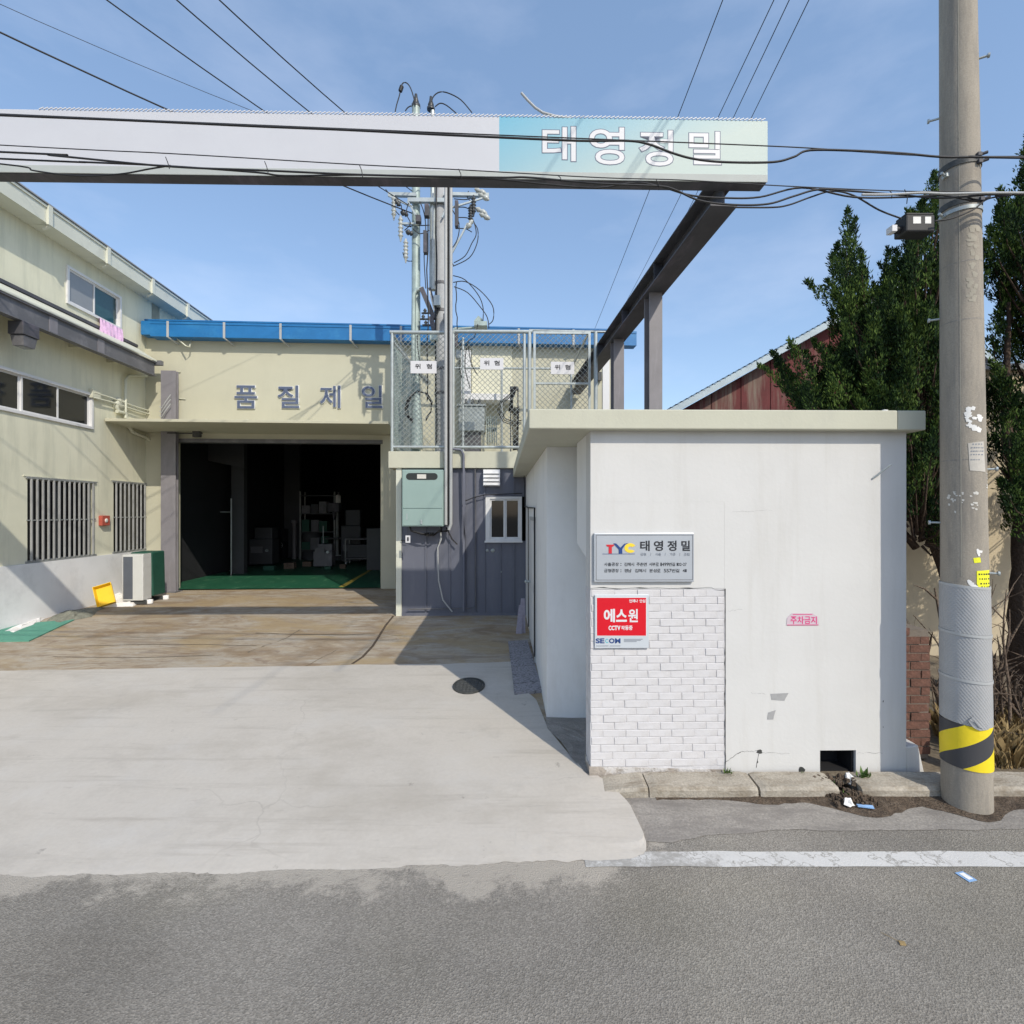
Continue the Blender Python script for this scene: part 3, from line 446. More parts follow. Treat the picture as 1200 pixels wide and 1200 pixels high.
'립':'354 413 354 165 396 165 396 413;104 142 104 -33 396 -33 396 142 355 142 355 89 145 89 145 142;145 56 355 56 355 1 145 1;48 392 48 358 212 358 212 301 49 301 49 174 85 174 198 177 305 189 300 223 197 211 89 209 89 269 252 269 252 392',
'설':'356 414 356 332 257 332 257 298 356 298 356 180 397 180 397 414;107 1 107 -33 414 -33 414 1 148 1 148 49 397 49 397 157 106 157 106 124 356 124 356 80 107 80;138 399 138 357 130 310 107 268 71 235 25 212 47 179 84 197 116 221 141 252 159 288 177 256 202 228 232 206 268 190 290 222 245 244 209 275 187 314 179 357 179 399',
'계':'370 414 370 -39 409 -39 409 414;45 356 45 322 177 322 164 254 134 192 88 136 25 89 49 59 106 100 151 147 183 198 205 254 279 254 279 175 197 175 197 141 279 141 279 -16 318 -16 318 402 279 402 279 288 212 288 217 322 218 356',
'견':'237 219 237 185 356 185 356 77 397 77 397 413 356 413 356 320 255 320 260 348 262 378 55 378 55 344 217 344 199 287 161 237 104 195 33 164 51 131 115 158 169 193 212 236 243 286 356 286 356 219;111 110 111 -29 409 -29 409 5 153 5 153 110',
'인':'354 413 354 83 396 83 396 413;153 382 106 373 69 350 44 315 35 271 44 225 69 190 106 167 153 159 200 167 237 190 262 225 271 271 262 315 237 350 200 373;153 346 184 340 208 324 225 301 231 271 225 240 208 216 184 201 153 196 122 201 98 216 81 240 76 271 81 301 98 325 122 340;105 117 105 -29 410 -29 410 5 147 5 147 117',
'역':'95 122 95 89 356 89 356 -39 397 -39 397 122;149 353 179 347 203 332 219 309 225 280 219 250 203 226 179 211 149 206 118 211 93 226 77 250 72 280 77 309 93 332 118 347;356 313 356 246 260 246 265 280 260 313;149 388 102 380 65 358 41 323 32 280 41 235 65 201 102 179 149 171 177 173 202 181 223 194 241 212 356 212 356 147 397 147 397 414 356 414 356 347 242 347 224 364 202 377 177 385',
'장':'232 128 170 123 123 107 93 81 83 46 93 10 123 -16 170 -32 232 -38 294 -32 341 -16 370 10 380 46 370 81 341 107 294 123;232 96 277 92 311 82 332 67 340 46 332 24 311 8 277 -2 232 -5 187 -2 153 8 131 24 124 46 131 67 153 82 187 92;36 380 36 346 137 346 137 328 128 281 105 239 69 205 23 182 44 149 82 167 114 192 140 223 158 260 176 228 201 200 231 178 268 162 287 195 242 216 208 248 186 286 178 329 178 346 278 346 278 380;335 414 335 141 376 141 376 264 443 264 443 299 376 299 376 414',
'분':'79 399 79 218 380 218 380 399 339 399 339 342 120 342 120 399;120 310 339 310 339 252 120 252;25 175 25 141 212 141 212 54 253 54 253 141 435 141 435 175;77 94 77 -29 389 -29 389 5 118 5 118 94',
'C':'328 318 265 339 211 346 136 332 77 295 38 238 24 166 35 109 68 54 125 12 208 -5 245 -2 277 4 306 13 332 26 332 79 302 62 272 50 242 43 213 41 156 50 113 77 85 117 75 170 85 222 113 263 156 291 211 301 240 298 268 292 297 281 328 265',
'T':'294 341 9 341 9 297 127 297 127 0 176 0 176 297 294 297',
'V':'302 341 254 341 152 102 49 341 0 341 148 -3 158 -3',
'S':'200 322 162 340 124 346 81 339 48 321 27 292 20 255 43 198 94 160 144 126 168 83 164 68 154 54 137 44 112 40 87 43 64 52 42 68 22 89 22 27 44 13 67 3 91 -3 118 -5 156 2 186 22 206 51 213 88 190 152 139 191 89 222 66 261 70 277 81 290 98 299 120 302 138 300 157 294 178 283 200 266',
'E':'231 341 38 341 38 0 236 0 236 44 87 44 87 150 226 150 226 194 87 194 87 297 231 297',
'O':'23 171 35 104 72 48 129 10 205 -5 282 10 340 49 376 104 389 171 376 238 339 294 282 332 206 346 130 331 73 293 36 238;73 171 83 222 111 264 153 291 206 301 259 291 301 264 328 222 339 171 328 119 301 78 259 50 206 41 153 50 111 78 83 119',
'M':'355 341 309 341 196 201 83 341 37 341 37 0 86 0 86 266 87 266 192 134 200 134 305 266 306 266 306 0 355 0',
'Y':'151 224 59 341 0 341 127 181 127 0 176 0 176 180 302 341 243 341',
'P':'35 341 35 0 84 0 84 148 135 148 186 155 222 175 243 206 250 243 244 281 224 312 190 333 142 341;84 297 142 297 169 292 187 280 197 264 200 245 195 222 183 206 164 195 140 192 84 192',
'0':'235 171 227 242 205 297 170 333 125 346 80 333 45 297 23 242 15 171 23 99 45 44 80 8 125 -5 170 8 205 44 227 99;186 171 182 117 170 76 151 51 125 42 99 51 80 76 68 117 64 171 68 224 80 265 99 290 125 299 151 290 170 265 182 224',
'1':'150 341 101 341 101 0 150 0',
'2':'233 47 103 47 151 107 184 156 203 198 209 239 201 282 180 316 147 338 105 346 84 344 64 338 44 327 24 313 24 252 44 273 64 288 83 295 101 298 124 293 143 280 155 259 160 234 154 197 136 161 79 80 17 4 17 0 233 0',
'3':'41 285 71 296 99 299 123 295 142 285 153 269 158 248 153 227 141 212 120 202 90 199 90 154 122 150 145 139 158 120 163 97 159 74 148 57 131 46 108 42 70 48 32 68 32 15 69 1 105 -5 148 3 182 24 204 57 212 99 209 125 200 149 185 168 163 180 183 194 196 210 204 231 207 257 199 293 179 321 147 339 106 346 71 342 41 331',
'4':'199 346 178 346 6 135 6 112 150 112 150 0 199 0 199 112 236 112 236 156 199 156;149 253 150 253 150 156 71 156',
'5':'202 341 51 341 51 164 101 168 138 157 162 134 170 104 164 80 149 60 127 47 100 42 62 48 25 67 25 16 66 0 108 -5 152 4 187 26 211 61 219 105 210 148 186 183 147 206 95 212 95 297 202 297',
'6':'159 346 100 297 57 241 31 180 22 117 30 67 52 29 87 4 132 -5 171 4 203 26 224 58 233 98 225 137 205 168 175 189 137 197 107 193 84 183 99 219 123 253 153 283 188 308;73 133 100 147 127 151 150 147 167 136 179 119 184 98 180 75 168 57 151 46 129 42 103 48 83 66 71 95',
'7':'245 341 25 341 25 295 172 295 47 15 91 -5',
'8':'234 92 231 117 222 140 207 159 187 174 205 190 219 208 226 227 229 247 221 286 200 317 168 338 128 346 87 338 54 317 32 286 24 248 27 226 35 207 47 189 65 174 43 158 28 140 19 118 16 93 24 54 48 24 83 3 126 -5 169 3 203 23 226 54;180 248 176 228 164 212 147 201 127 197 106 201 89 212 77 229 73 249 77 269 88 285 105 295 128 299 149 295 165 284 176 268;185 96 181 76 170 58 151 46 125 42 101 46 82 57 69 74 65 96 69 118 82 135 101 146 126 150 150 146 168 135 181 118',
'9':'94 -5 149 40 192 96 220 158 231 221 222 271 200 310 166 336 122 346 79 337 46 314 25 282 18 245 25 206 46 174 77 153 115 145 142 149 168 160 155 127 134 93 103 61 64 32;67 245 71 267 83 284 101 295 123 299 145 294 163 281 176 261 180 238 178 210 150 196 125 192 102 196 84 207 72 224',
':':'55 229 43 227 33 220 27 211 25 199 27 187 33 178 43 171 55 169 66 171 76 178 82 187 85 199 82 211 76 220 66 227;55 56 43 53 33 47 27 37 25 26 27 14 33 4 43 -2 55 -5 66 -2 76 4 82 14 85 26 82 37 76 47 66 53',
'/':'4 -5 39 -5 137 346 102 346',
'-':'142 134 20 134 20 87 142 87',
}
def glyph_polys(c):
    out = []
    for s in GL[c].split(';'):
        v = [int(k) for k in s.split()]; out.append(list(zip(v[::2], v[1::2])))
    return out
def text_mesh(items, y, bold=.0, depth=.0, matn='print_black', off=(0, 0, 0), name='lettering'):
    """items: (char, x0, x1, z0, z1) boxes on an upright plane; letters face -y"""
    cu = bpy.data.curves.new('t', 'CURVE'); cu.dimensions = '2D'; cu.fill_mode = 'BOTH'; cu.extrude = depth/2 if depth else .0005; cu.offset = bold
    for c, x0, x1, z0, z1 in items:
        ps = glyph_polys(c); xs = [p[0] for q in ps for p in q]; zs = [p[1] for q in ps for p in q]
        ax, bx, az, bz = min(xs), max(xs), min(zs), max(zs)
        for q in ps:
            sp = cu.splines.new('POLY'); sp.points.add(len(q)-1); sp.use_cyclic_u = True
            for i, (x, z) in enumerate(q): sp.points[i].co = (x0+(x-ax)/(bx-ax+1e-6)*(x1-x0), z0+(z-az)/(bz-az+1e-6)*(z1-z0), 0, 1)
    o = bpy.data.objects.new('t', cu); me = bpy.data.meshes.new_from_object(o); bpy.data.objects.remove(o); bpy.data.curves.remove(cu)
    for v in me.vertices:
        x, z, d = v.co; v.co = (x-off[0], y-d-off[1], z-off[2])
    me.materials.clear(); me.materials.append(M[matn]); me.name = name; me.update(); return me
def line_items(s, x0, x1, z0, z1, gap=.12, space=.5):
    ws = [space if c == ' ' else (.42 if c in ':/-1' else (.62 if ord(c) < 128 else 1.0)) for c in s]
    k = (x1-x0)/(sum(ws)+gap*(len(s)-1)); x = x0; out = []
    for c, w_ in zip(s, ws):
        if c != ' ':
            h = z1-z0; a, b = (z0, z1)
            if c == '-': a, b = z0+h*.4, z0+h*.52
            out.append((c, x, x+w_*k, a, b))
        x += (w_+gap)*k
    return out

# ================================================================== THE GROUND
mb = MB(); mb.sheet([(-600, -300), (900, -300), (900, 1200), (-600, 1200)], -.04)
solo('ground', mb, 'earth', None, None, W, (0, 0, 0), kind='structure')
mb = MB(); mb.sheet([(-60, -14), (60, -14), (60, 4.12), (-60, 4.12)], 0)
solo('road', mb, 'asphalt', None, None, W, (0, 0, 0), kind='structure')
mb = MB(); n = 160; a = []; b_ = []
for i in range(n+1):
    x = .52+i*(14/n); a.append((x, 3.605+noise.noise((x*3, 0, 0))*.012)); b_.append((x, 3.765+noise.noise((x*3, 5, 0))*.012))
for i in range(n): mb.quad((*a[i], .004), (*a[i+1], .004), (*b_[i+1], .004), (*b_[i], .004))
solo('road_marking', mb, 'road_paint', None, None, W, (0, 0, 0), kind='structure')
# concrete gutter channel between asphalt and kerb, with a ragged road edge
mb = MB(); n = 200
for i in range(n):
    x0, x1 = .55+i*.067, .55+(i+1)*.067
    f = lambda x: 4.02-.16*max(0,1-abs(x-1.2)/.8)+noise.noise((x*1.7, 1, 0))*.07+noise.noise((x*9, 1, 3))*.015
    mb.quad((x0, f(x0), .004), (x1, f(x1), .004), (x1, 4.55, .012), (x0, 4.55, .012))
solo('gutter_channel', mb, 'gutter_concrete', None, None, W, (0, 0, 0), kind='structure')
mb = MB()
for i in range(n):
    x0, x1 = 1.25+i*.06, 1.25+(i+1)*.06
    def f(x): 
        k = .04+.23*max(0, min(1, (x-1.9)/1.1)); return 4.46-k*(.85+.7*noise.noise((x*2.2, 7, 0)))-.02*noise.noise((x*14, 2, 0))
    mb.quad((x0, f(x0), .010), (x1, f(x1), .010), (x1, 4.55, .030), (x0, 4.55, .030))
solo('dirt_strip', mb, 'dirt', None, None, W, (0, 0, 0), kind='structure')

# the cream concrete apron: irregular outline, gentle slope
def interp(tab, x):
    if x <= tab[0][0]: return tab[0][1]
    for (a, b), (c, d) in zip(tab, tab[1:]):
        if x <= c: return b+(d-b)*(x-a)/(c-a)
    return tab[-1][1]
fr_px = [(-700, 1024), (0, 1022), (60, 1021), (180, 1020), (300, 1017), (450, 1010), (600, 1003), (700, 1001), (742, 998)]
front = [(-20, 3.55)]+[ground(x, y, 0) for x, y in fr_px]+[(.95, 3.785), (.985, 3.83), (1.003, 3.88), (1.012, 3.93)]
right_px = [(755, 985), (752, 968), (742, 950), (733, 938), (715, 920), (700, 910), (693, 900)]
rp = [ground(x, y, zg(ground(x, y, .05)[1])) for x, y in right_px]
rt = sorted(rp); 
back_px = [(-700, 788), (0, 787), (120, 785), (300, 782), (440, 780), (520, 779), (598, 776), (600, 776)]
back = [(-20, 7.4)]+[yardpt(x, y)[:2] for x, y in back_px]
mb = MB(); xs = [-14+i*.16 for i in range(60)]+[-4.4+i*.022 for i in range(200)]+[i*.018 for i in range(0, 56)]+[1.012]; xs = sorted(set(round(x, 4) for x in xs))
cols = []
for x in xs:
    yf = interp(front, x)+noise.noise((x*2.3, 3, 0))*.035+noise.noise((x*9, 8, 0))*.022+noise.noise((x*31, 4, 0))*.012
    yb = interp(back, x)+noise.noise((x*1.5, 9, 0))*.05 if x < .02 else (5.95 if x < .42 else (5.2 if x < .70 else interp(rt, x)))
    if .30 < x < .70: yb = interp([(.30, 6.4), (.40, 5.6), (.55, 5.15), (.70, 4.75)], x)
    if x >= .70: yb = max(yf+.02, min(4.75, interp(rt, x)+noise.noise((x*14, 1, 0))*.015+noise.noise((x*40, 2, 0))*.006))
    elif x >= .02: yb = interp([(.02, 7.0), (.30, 6.4), (.40, 5.62), (.55, 5.15), (.70, 4.75)], x)
    cols.append([(x, yf+(yb-yf)*j/24) for j in range(25)])
def az(x, y, j): 
    return zg(y)+.004+min(1, j/2)*(.008+noise.noise((x*.8, y*.8, 0))*.005)
for i in range(len(cols)-1):
    for j in range(24):
        q = [(*cols[i][j], j), (*cols[i+1][j], j), (*cols[i+1][j+1], j+1), (*cols[i][j+1], j+1)]
        mb.add([(x, y, az(x, y, jj)) for x, y, jj in q], [(0, 1, 2, 3)])
    for j in (0, 24):
        (x0, y0), (x1, y1) = cols[i][j], cols[i+1][j]; d = -.07 if j == 0 else 0
        mb.quad((x0, y0, az(x0, y0, j)), (x0, y0+d, zg(y0)-.004), (x1, y1+d, zg(y1)-.004), (x1, y1, az(x1, y1, j)))
solo('driveway', mb, 'apron_concrete', None, None, W, (0, 0, 0), kind='structure', fix=False)
# yard behind: weathered brown concrete
mb = MB()
ys = [4.15, 4.8, 5.4, 6.0, 6.6, 7.0, 7.4, 8.2, 9, 10, 11, 12, 13, 14.5, 15.6]
for j in range(len(ys)-1):
    for i in range(20):
        xr = .3 if ys[j] < 4.75 else 1.2
        x0, x1 = -20+i*(20+xr)/20, -20+(i+1)*(20+xr)/20
        mb.quad((x0, ys[j], zg(ys[j])), (x1, ys[j], zg(ys[j])), (x1, ys[j+1], zg(ys[j+1])), (x0, ys[j+1], zg(ys[j+1])))
solo('yard', mb, 'yard_concrete', None, None, W, (0, 0, 0), kind='structure')
mb = MB(); mb.sheet([(1.2, 4.6), (40, 4.6), (40, 60), (1.2, 60)], .06)
solo('side_ground', mb, 'earth', None, None, W, (0, 0, 0), kind='structure')

# kerb of separate stones
k = Thing('kerb', None, None, W, (1, 4.45, 0), kind='structure')
joints = [(.70, 1.19), (1.20, 2.15), (2.17, 2.86), (3.06, 4.05), (4.06, 5.05), (5.06, 6.05), (6.06, 7.05), (7.06, 8.05), (8.06, 9.05)]
for i, (x0, x1) in enumerate(joints):
    mb = MB(); n = 14; prof = [(4.46, -.02), (4.455, .075), (4.475, .10), (4.70, .115), (4.72, -.02)]
    rows = []
    for s in range(n+1):
        x = x0+(x1-x0)*s/n; e = (1 if s in (0, n) else 0)
        er = noise.noise((x*6, i, 0))*.012
        low = min(1, .45+s*.045) if i == 0 else 1
        rows.append([(x+(0), y+er*(1 if q in (1, 2) else 0)+e*.012*(1 if q in (1, 2) else 0), z*low+noise.noise((x*5, q, i))*.007-e*.012*(1 if 0 < q < 4 else 0)) for q, (y, z) in enumerate(prof)])
    for s in range(n):
        for q in range(4): mb.add([rows[s][q], rows[s+1][q], rows[s+1][q+1], rows[s][q+1]], [(0, 1, 2, 3)], 0, False)
    mb.add(rows[0], [tuple(range(5))]); mb.add(rows[-1], [tuple(range(4, -1, -1))])
    k.part('kerb_stone', mb, 'kerb_concrete')

# ================================================================== GATEHOUSE (white booth on the street)
V0 = 4.70                                # its street wall
ZS0, ZS1 = G.onV(850, 503, V0-.12)[1], G.onV(850, 480, V0-.12)[1]     # roof slab
UL = G.onV(692, 700, V0)[0]; UJ = G.onV(849, 700, V0)[0]; UR = G.onV(1062, 700, V0)[0]
ZB = .095
bh = Thing('gatehouse', 'low white painted gatehouse with flat cream roof slab beside the driveway', 'building', G, (2.2, V0, 0))
gz = lambda py, v=V0: G.onV(800, py, v)[1]
gu = lambda px, v=V0: G.onV(px, 700, v)[0]
# smooth panel with the drain opening
h0, h1, hz = gu(961), gu(1003), gz(881)
mb = MB(); y0, y1 = V0, V0+.25; ZT = ZS0
mb.box(UJ+.012, h0, y0, y1, ZB-.1, gz(700)); mb.box(h0, h1, y0, y1, hz, gz(700)); mb.box(h1, UR, y0, y1, ZB-.1, gz(700))
mb.box(UJ+.012, UR, y0, y1, gz(700), gz(690)); mb.box(UJ+.0005, UR, y0, y1, gz(690), gz(588)); mb.box(UL, UR, y0, y1, gz(588), ZT)
bh.part('street_wall', mb, 'white_paint')
mb = MB(); mb.box(UL, UJ, y0+.0008, y1, gz(690), gz(588)); bh.part('street_wall', mb, 'white_paint')
mb = MB(); mb.box(UL, UJ+.012, y0+.0068, y1, ZB-.1, gz(690)); bh.part('brick_backing', mb, 'mortar')
# painted bricks, one by one
bz0, bz1 = gz(898), gz(690)-.006; rows = 24; ch = (bz1-bz0)/rows; bw = .213
mesh_pool = []
for q in range(6):
    b = MB(); hw, hh = bw/2-.0014, ch/2-.0012; f = lambda s=.0035: jit(s)
    a = [(-hw+f(.002), -.012+f(), -hh+f(.0015)), (hw+f(.002), -.012+f(), -hh+f(.0015)), (hw+f(.002), -.012+f(), hh+f(.0015)), (-hw+f(.002), -.012+f(), hh+f(.0015))]
    i4 = [(x*.97, y-.0025, z*.84) for x, y, z in a]; c4 = [(x*1.01, .03, z*1.01) for x, y, z in a]
    b.add(i4, [(0, 1, 2, 3)]); b.add(i4+a, [(0, 4, 5, 1), (1, 5, 6, 2), (2, 6, 7, 3), (3, 7, 4, 0)]); b.add(a+c4, [(0, 4, 5, 1), (1, 5, 6, 2), (2, 6, 7, 3), (3, 7, 4, 0)])
    mesh_pool.append(b.mesh('brick', 'brick_paint'))
for r_ in range(rows):
    z = bz0+ch*(r_+.5); x = UL-(0 if r_ % 2 else bw/2)+jit(.015)
    while x < UJ-.03:
        a, b_ = max(x, UL), min(x+bw, UJ)
        if b_-a > .04:
            o = link('brick', random.choice(mesh_pool), bh.o, Vector(((a+b_)/2, V0+.0165+jit(.0018), z+jit(.0008)))-bh.base); o.scale = ((b_-a)/bw, 1, 1); o.rotation_euler = (0, jit(.006), 0)
        x += bw
mb = MB(); mb.hexa([(UL-.01, V0+.002, -.05), (UJ, V0+.004, -.05), (UJ, y1, -.05), (UL-.01, y1, -.05)], [(UL-.01, V0+.001, ZB+.06), (UJ, V0+.004, ZB+.018), (UJ, y1, ZB+.018), (UL-.01, y1, ZB+.06)])
bh.part('footing', mb, 'raw_footing')
# rough crack that runs down the joint between brick panel and smooth panel
mb = MB(); pts = []
for i in range(41):
    z = gz(690)+(ZB-gz(690))*i/40; pts.append((UJ+.006+noise.noise((z*7, 0, 4))*.008, z, .002+abs(noise.noise((z*13, 3, 4)))*.006))
for (a, za, wa), (b_, zb, wb) in zip(pts, pts[1:]): mb.quad((a-wa, V0-.0015, za), (a+wa, V0-.0015, za), (b_+wb, V0-.0015, zb), (b_-wb, V0-.0015, zb))
pts = []
for i in range(31):
    x = UL+(UJ-UL)*i/30; pts.append((x, gz(689)+noise.noise((x*6, 0, 1))*.012-(.02 if i > 27 else 0), .001+max(0, noise.noise((x*9, 2, 4)))*.010))
for (a, za, wa), (b_, zb, wb) in zip(pts, pts[1:]): mb.quad((a, V0-.002, za-wa), (b_, V0-.002, zb-wb), (b_, V0-.002, zb+wb), (a, V0-.002, za+wa))
for (x0, yy0, x1, yy1, wd) in ((849, 894, 868, 881, 2.5), (868, 881, 888, 880, 1.3), (893, 882, 925, 883, .7), (1004, 882, 1034, 882, .8), (889, 884, 886, 900, .9), (853, 716, 870, 714, .5), (880, 812, 897, 813, .5), (858, 600, 905, 598, .35)):
    n = 8; prev = None
    for i in range(n+1):
        u, z = G.onV(x0+(x1-x0)*i/n, yy0+(yy1-yy0)*i/n+jit(.8), V0); t = wd*.0025*(.4+random.random()); t2 = t*(.4 if abs(x1-x0) > abs(yy1-yy0) else 1)
        cur = (u, z, t2)
        if prev:
            if abs(x1-x0) > abs(yy1-yy0): mb.quad((prev[0], V0-.0017, prev[1]-prev[2]), (u, V0-.0017, z-t2), (u, V0-.0017, z+t2), (prev[0], V0-.0017, prev[1]+prev[2]))
            else: mb.quad((prev[0]-prev[2], V0-.0017, prev[1]), (prev[0]+prev[2], V0-.0017, prev[1]), (u+t2, V0-.0017, z), (u-t2, V0-.0017, z))
        prev = cur
def blob(px, py, r, v=V0-.0018, asp=1, n=9):
    u, z = G.onV(px, py, v); return [(u+math.cos(2*math.pi*i/n)*r*(1+jit(.35))*asp, v, z+math.sin(2*math.pi*i/n)*r*(1+jit(.35))) for i in range(n)]
for px, py, r, asp in ((890, 881, .018, 1.8), (939, 902, .026, 1.2), (888, 893, .008, .6), (1035, 822, .010, .5), (1035, 852, .008, .4)):
    p = blob(px, py, r, asp=asp); mb.add(p, [tuple(range(len(p)))])
bh.part('crack', mb, 'iron', kind='stuff')
for poly in ([(903, 813), (924, 812), (921, 817), (919, 821), (904, 820)], [(900, 835), (909, 832), (907, 838), (906, 843), (899, 843)]):
    mb = MB(); mb.plate([G.onV(x, y, V0) for x, y in poly], V0-.003, V0+.01); bh.part('mortar_patch', mb, 'grey_patch')
mb = MB(); mb.plate([G.onV(x, y, V0) for x, y in ((779, 893), (807, 892), (806, 897), (782, 897))], V0-.016, V0+.01); 
# near-black sheets inside the drain hole, painted in place of its shade
mb = MB(); mb.box(h0+.0005, h1-.0005, y1-.02, y1-.002, ZB-.1, hz-.001); bh.part('drain_shade_back', mb, 'shade_black')
mb = MB(); mb.box(h0+.0005, h0+.02, y0+.03, y1-.021, ZB-.09, hz-.001); mb.box(h1-.02, h1-.0005, y0+.03, y1-.021, ZB-.09, hz-.001); mb.box(h0+.021, h1-.021, y0+.03, y1-.021, hz-.02, hz-.001); mb.box(h0+.021, h1-.021, y0+.06, y1-.021, ZB-.09, ZB-.02); bh.part('drain_shade_lining', mb, 'shade_black')
mb = MB()
mb.box(h0, h0+.012, y1, y1+.7, ZB-.05, hz); mb.box(h1-.012, h1, y1, y1+.7, ZB-.05, hz)
mb = MB(); mb.box(h0-.02, h1+.02, y1+.5, y1+.55, -.1, hz+.05); mb.box(h0-.03, h0-.001, y1, y1+.55, -.1, hz+.05); mb.box(h1+.001, h1+.03, y1, y1+.55, -.1, hz+.05); mb.box(h0-.03, h1+.03, y1, y1+.55, hz+.002, hz+.05)
bh.part('drain_shade_shaft', mb, 'shade_black')
# driveway side: notched plinth zone, overhanging upper part, recessed face, long side wall
mb = MB(); mb.box(1.15, UR, y1, 5.87, .0, ZS0); bh.part('inner_wall', mb, 'white_paint_shade_lift')
zu = 2.16
mb = MB(); mb.hexa([(UL+.001, y1-.001, zu-.10), (1.14, y1-.001, zu-.10), (1.14, 5.55, zu), (UL+.001, 5.55, zu)], [(UL+.001, y1-.001, ZS0-.002), (1.14, y1-.001, ZS0-.002), (1.14, 5.55, ZS0-.002), (UL+.001, 5.55, ZS0-.002)])
bh.part('upper_wall', mb, 'white_paint_shade_lift')
UA = .517; V1 = 5.87
d0, d1, dz0 = 7.75, 9.15, 2.42            # doorway in the side wall
mb = MB(); mb.box(UA, UR, V1, V1+.18, .0, ZS0-.001); bh.part('recessed_wall', mb, 'white_paint_shade_lift')
mb = MB(); mb.box(UA, UA+.18, V1+.18, d0, .1, ZS0-.001); mb.box(UA, UA+.18, d1, 11.0, .1, ZS0-.001); mb.box(UA, UA+.18, d0, d1, dz0, ZS0-.001)
bh.part('side_wall', mb, 'white_paint_shade_lift')
mb = MB(); mb.box(UR-.2, UR, V1+.18, 7.4, .0, ZS0-.001); mb.box(UA+.18, UR-.2, 7.2, 7.4, .0, ZS0-.001); mb.box(1.6, 1.8, 7.4, 11.0, .1, ZS0-.001); bh.part('rear_wall', mb, 'white_paint_shade_lift')
mb = MB(); mb.box(UA-.012, UA+.06, d0+.06, d1-.06, .26, dz0-.06)
dr = bh.part('door', mb, 'frame_white', bev=.003)
mb = MB(); mb.box(UA-.016, UA-.011, d0+.2, d0+.56, .4, 1.2); mb.box(UA-.016, UA-.011, d0+.2, d0+.56, 1.35, 2.2); bh.part('door_panel', mb, 'white_paint_shade_lift', parent=dr)
mb = MB(); mb.tube([(UA-.012, d1-.17, 1.28), (UA-.07, d1-.17, 1.28)], .02, 8); mb.lathe((UA-.07, d1-.17, 1.28), [(.02, 0), (.034, .012), (.034, .03), (.015, .045)], 10, 0, (-1, 0, 0)); bh.part('door_handle', mb, 'galvanised', parent=dr)
mb = MB()
for v in (d0, d1-.06): mb.box(UA-.022, UA+.1, v, v+.06, .2, dz0)
mb.box(UA-.022, UA+.1, d0, d1, dz0-.06, dz0-.001); bh.part('door_frame', mb, 'conduit_grey', bev=.003)
mb = MB(); mb.tube([(UA-.025, 10.9, 3.1), (UA-.03, 10.75, 2.6), (UA-.03, 10.6, 2.62), (UA-.03, 9.4, 2.58), (UA-.03, 7.6, 2.56), (UA-.03, 7.6, .35)], .013, 6); mb.tube([(UA-.03, 9.4, 2.58), (UA-.03, 9.35, .4)], .010, 6)
mb.tube([(UA-.02, 10.6, 3.6), (UA-.06, 10.5, 3.2), (UA-.02, 10.8, 3.05)], .010, 6)
bh.part('conduit', mb, 'black_rubber')
# painted right flank with its dark sheet-metal edge and foot block
mb = MB(); mb.box(UR+.002, UR+.07, V0+.10, 7.4, .55, ZS0-.001); bh.part('corner_flashing', mb, 'steel_grey')
mb = MB(); mb.hexa([(UR+.003, V0+.012, .0), (UR+.21, V0+.03, .0), (UR+.20, V0+.4, .0), (UR+.003, V0+.4, .0)], [(UR+.003, V0+.012, .30), (UR+.14, V0+.03, .31), (UR+.15, V0+.4, .31), (UR+.003, V0+.4, .30)]); bh.part('foot_block', mb, 'white_paint', bev=.012)
# roof slab
ua, ub = G.onV(620, 490, V0-.12)[0], G.onV(1085, 490, V0-.12)[0]; us = G.onV(1052, 490, V0-.12)[0]
mb = MB(); mb.box(ua, us, V0-.12, 7.6, ZS0, ZS1); mb.box(ua, 1.95, 7.6, 11.02, ZS0, ZS1)
bh.part('roof_slab', mb, 'slab_cream', bev=.01)
mb = MB(); mb.box(us+.003, ub, V0-.122, 7.6, ZS0-.002, ZS1-.001); bh.part('roof_slab', mb, 'slab_cream', bev=.01)
mb = MB(); mb.tube([G.onV(1022, 561, V0)[:1]+(V0-.005,)+G.onV(1022, 561, V0)[1:], (G.onV(1036, 545, V0)[0], V0-.09, G.onV(1036, 545, V0)[1])], .009, 6); bh.part('hook', mb, 'galvanised')
mb = MB(); mb.lathe((gu(1032), V0-.05, ZS1), [(.03, 0), (.026, .015), (.0, .022)], 8); bh.part('vent_cap', mb, 'white_paint')

# ---- nameplate
NV = V0-.035
def plate_thing(name, label, cat, px0, py0, px1, py1, v, t, m, bev=.006):
    u0, z1 = G.onV(px0, py0, v); u1, z0 = G.onV(px1, py1, v)
    T = Thing(name, label, cat, G, ((u0+u1)/2, v, z0)); mb = MB(); mb.box(u0, u1, v, v+t, z0, z1); T.part('plate', mb, m, bev=bev); return T, u0, u1, z0, z1
def pxbox(c, x0, x1, y0, y1, v, fr=G):
    u0, z1 = fr.onV(x0, y0, v); u1, z0 = fr.onV(x1, y1, v); return (c, u0, u1, z0, z1)
def addtext(T, name, items, v, m, bold=0, depth=0, parent=None, label=None):
    me = text_mesh(items, v, bold, depth, m, T.base, name); o = link(name, me, parent or T.o)
    if label: o['label'] = label
    return o
T, u0, u1, z0, z1 = plate_thing('nameplate', 'brushed silver company nameplate with red blue and yellow emblem on the white wall', 'sign', 696, 624.5, 813.5, 682, NV, .03, 'silver_plate')
mb = MB(); i0, i1, j0, j1 = u0+.02, u1-.012, z0+.02, z1-.018; e = .003
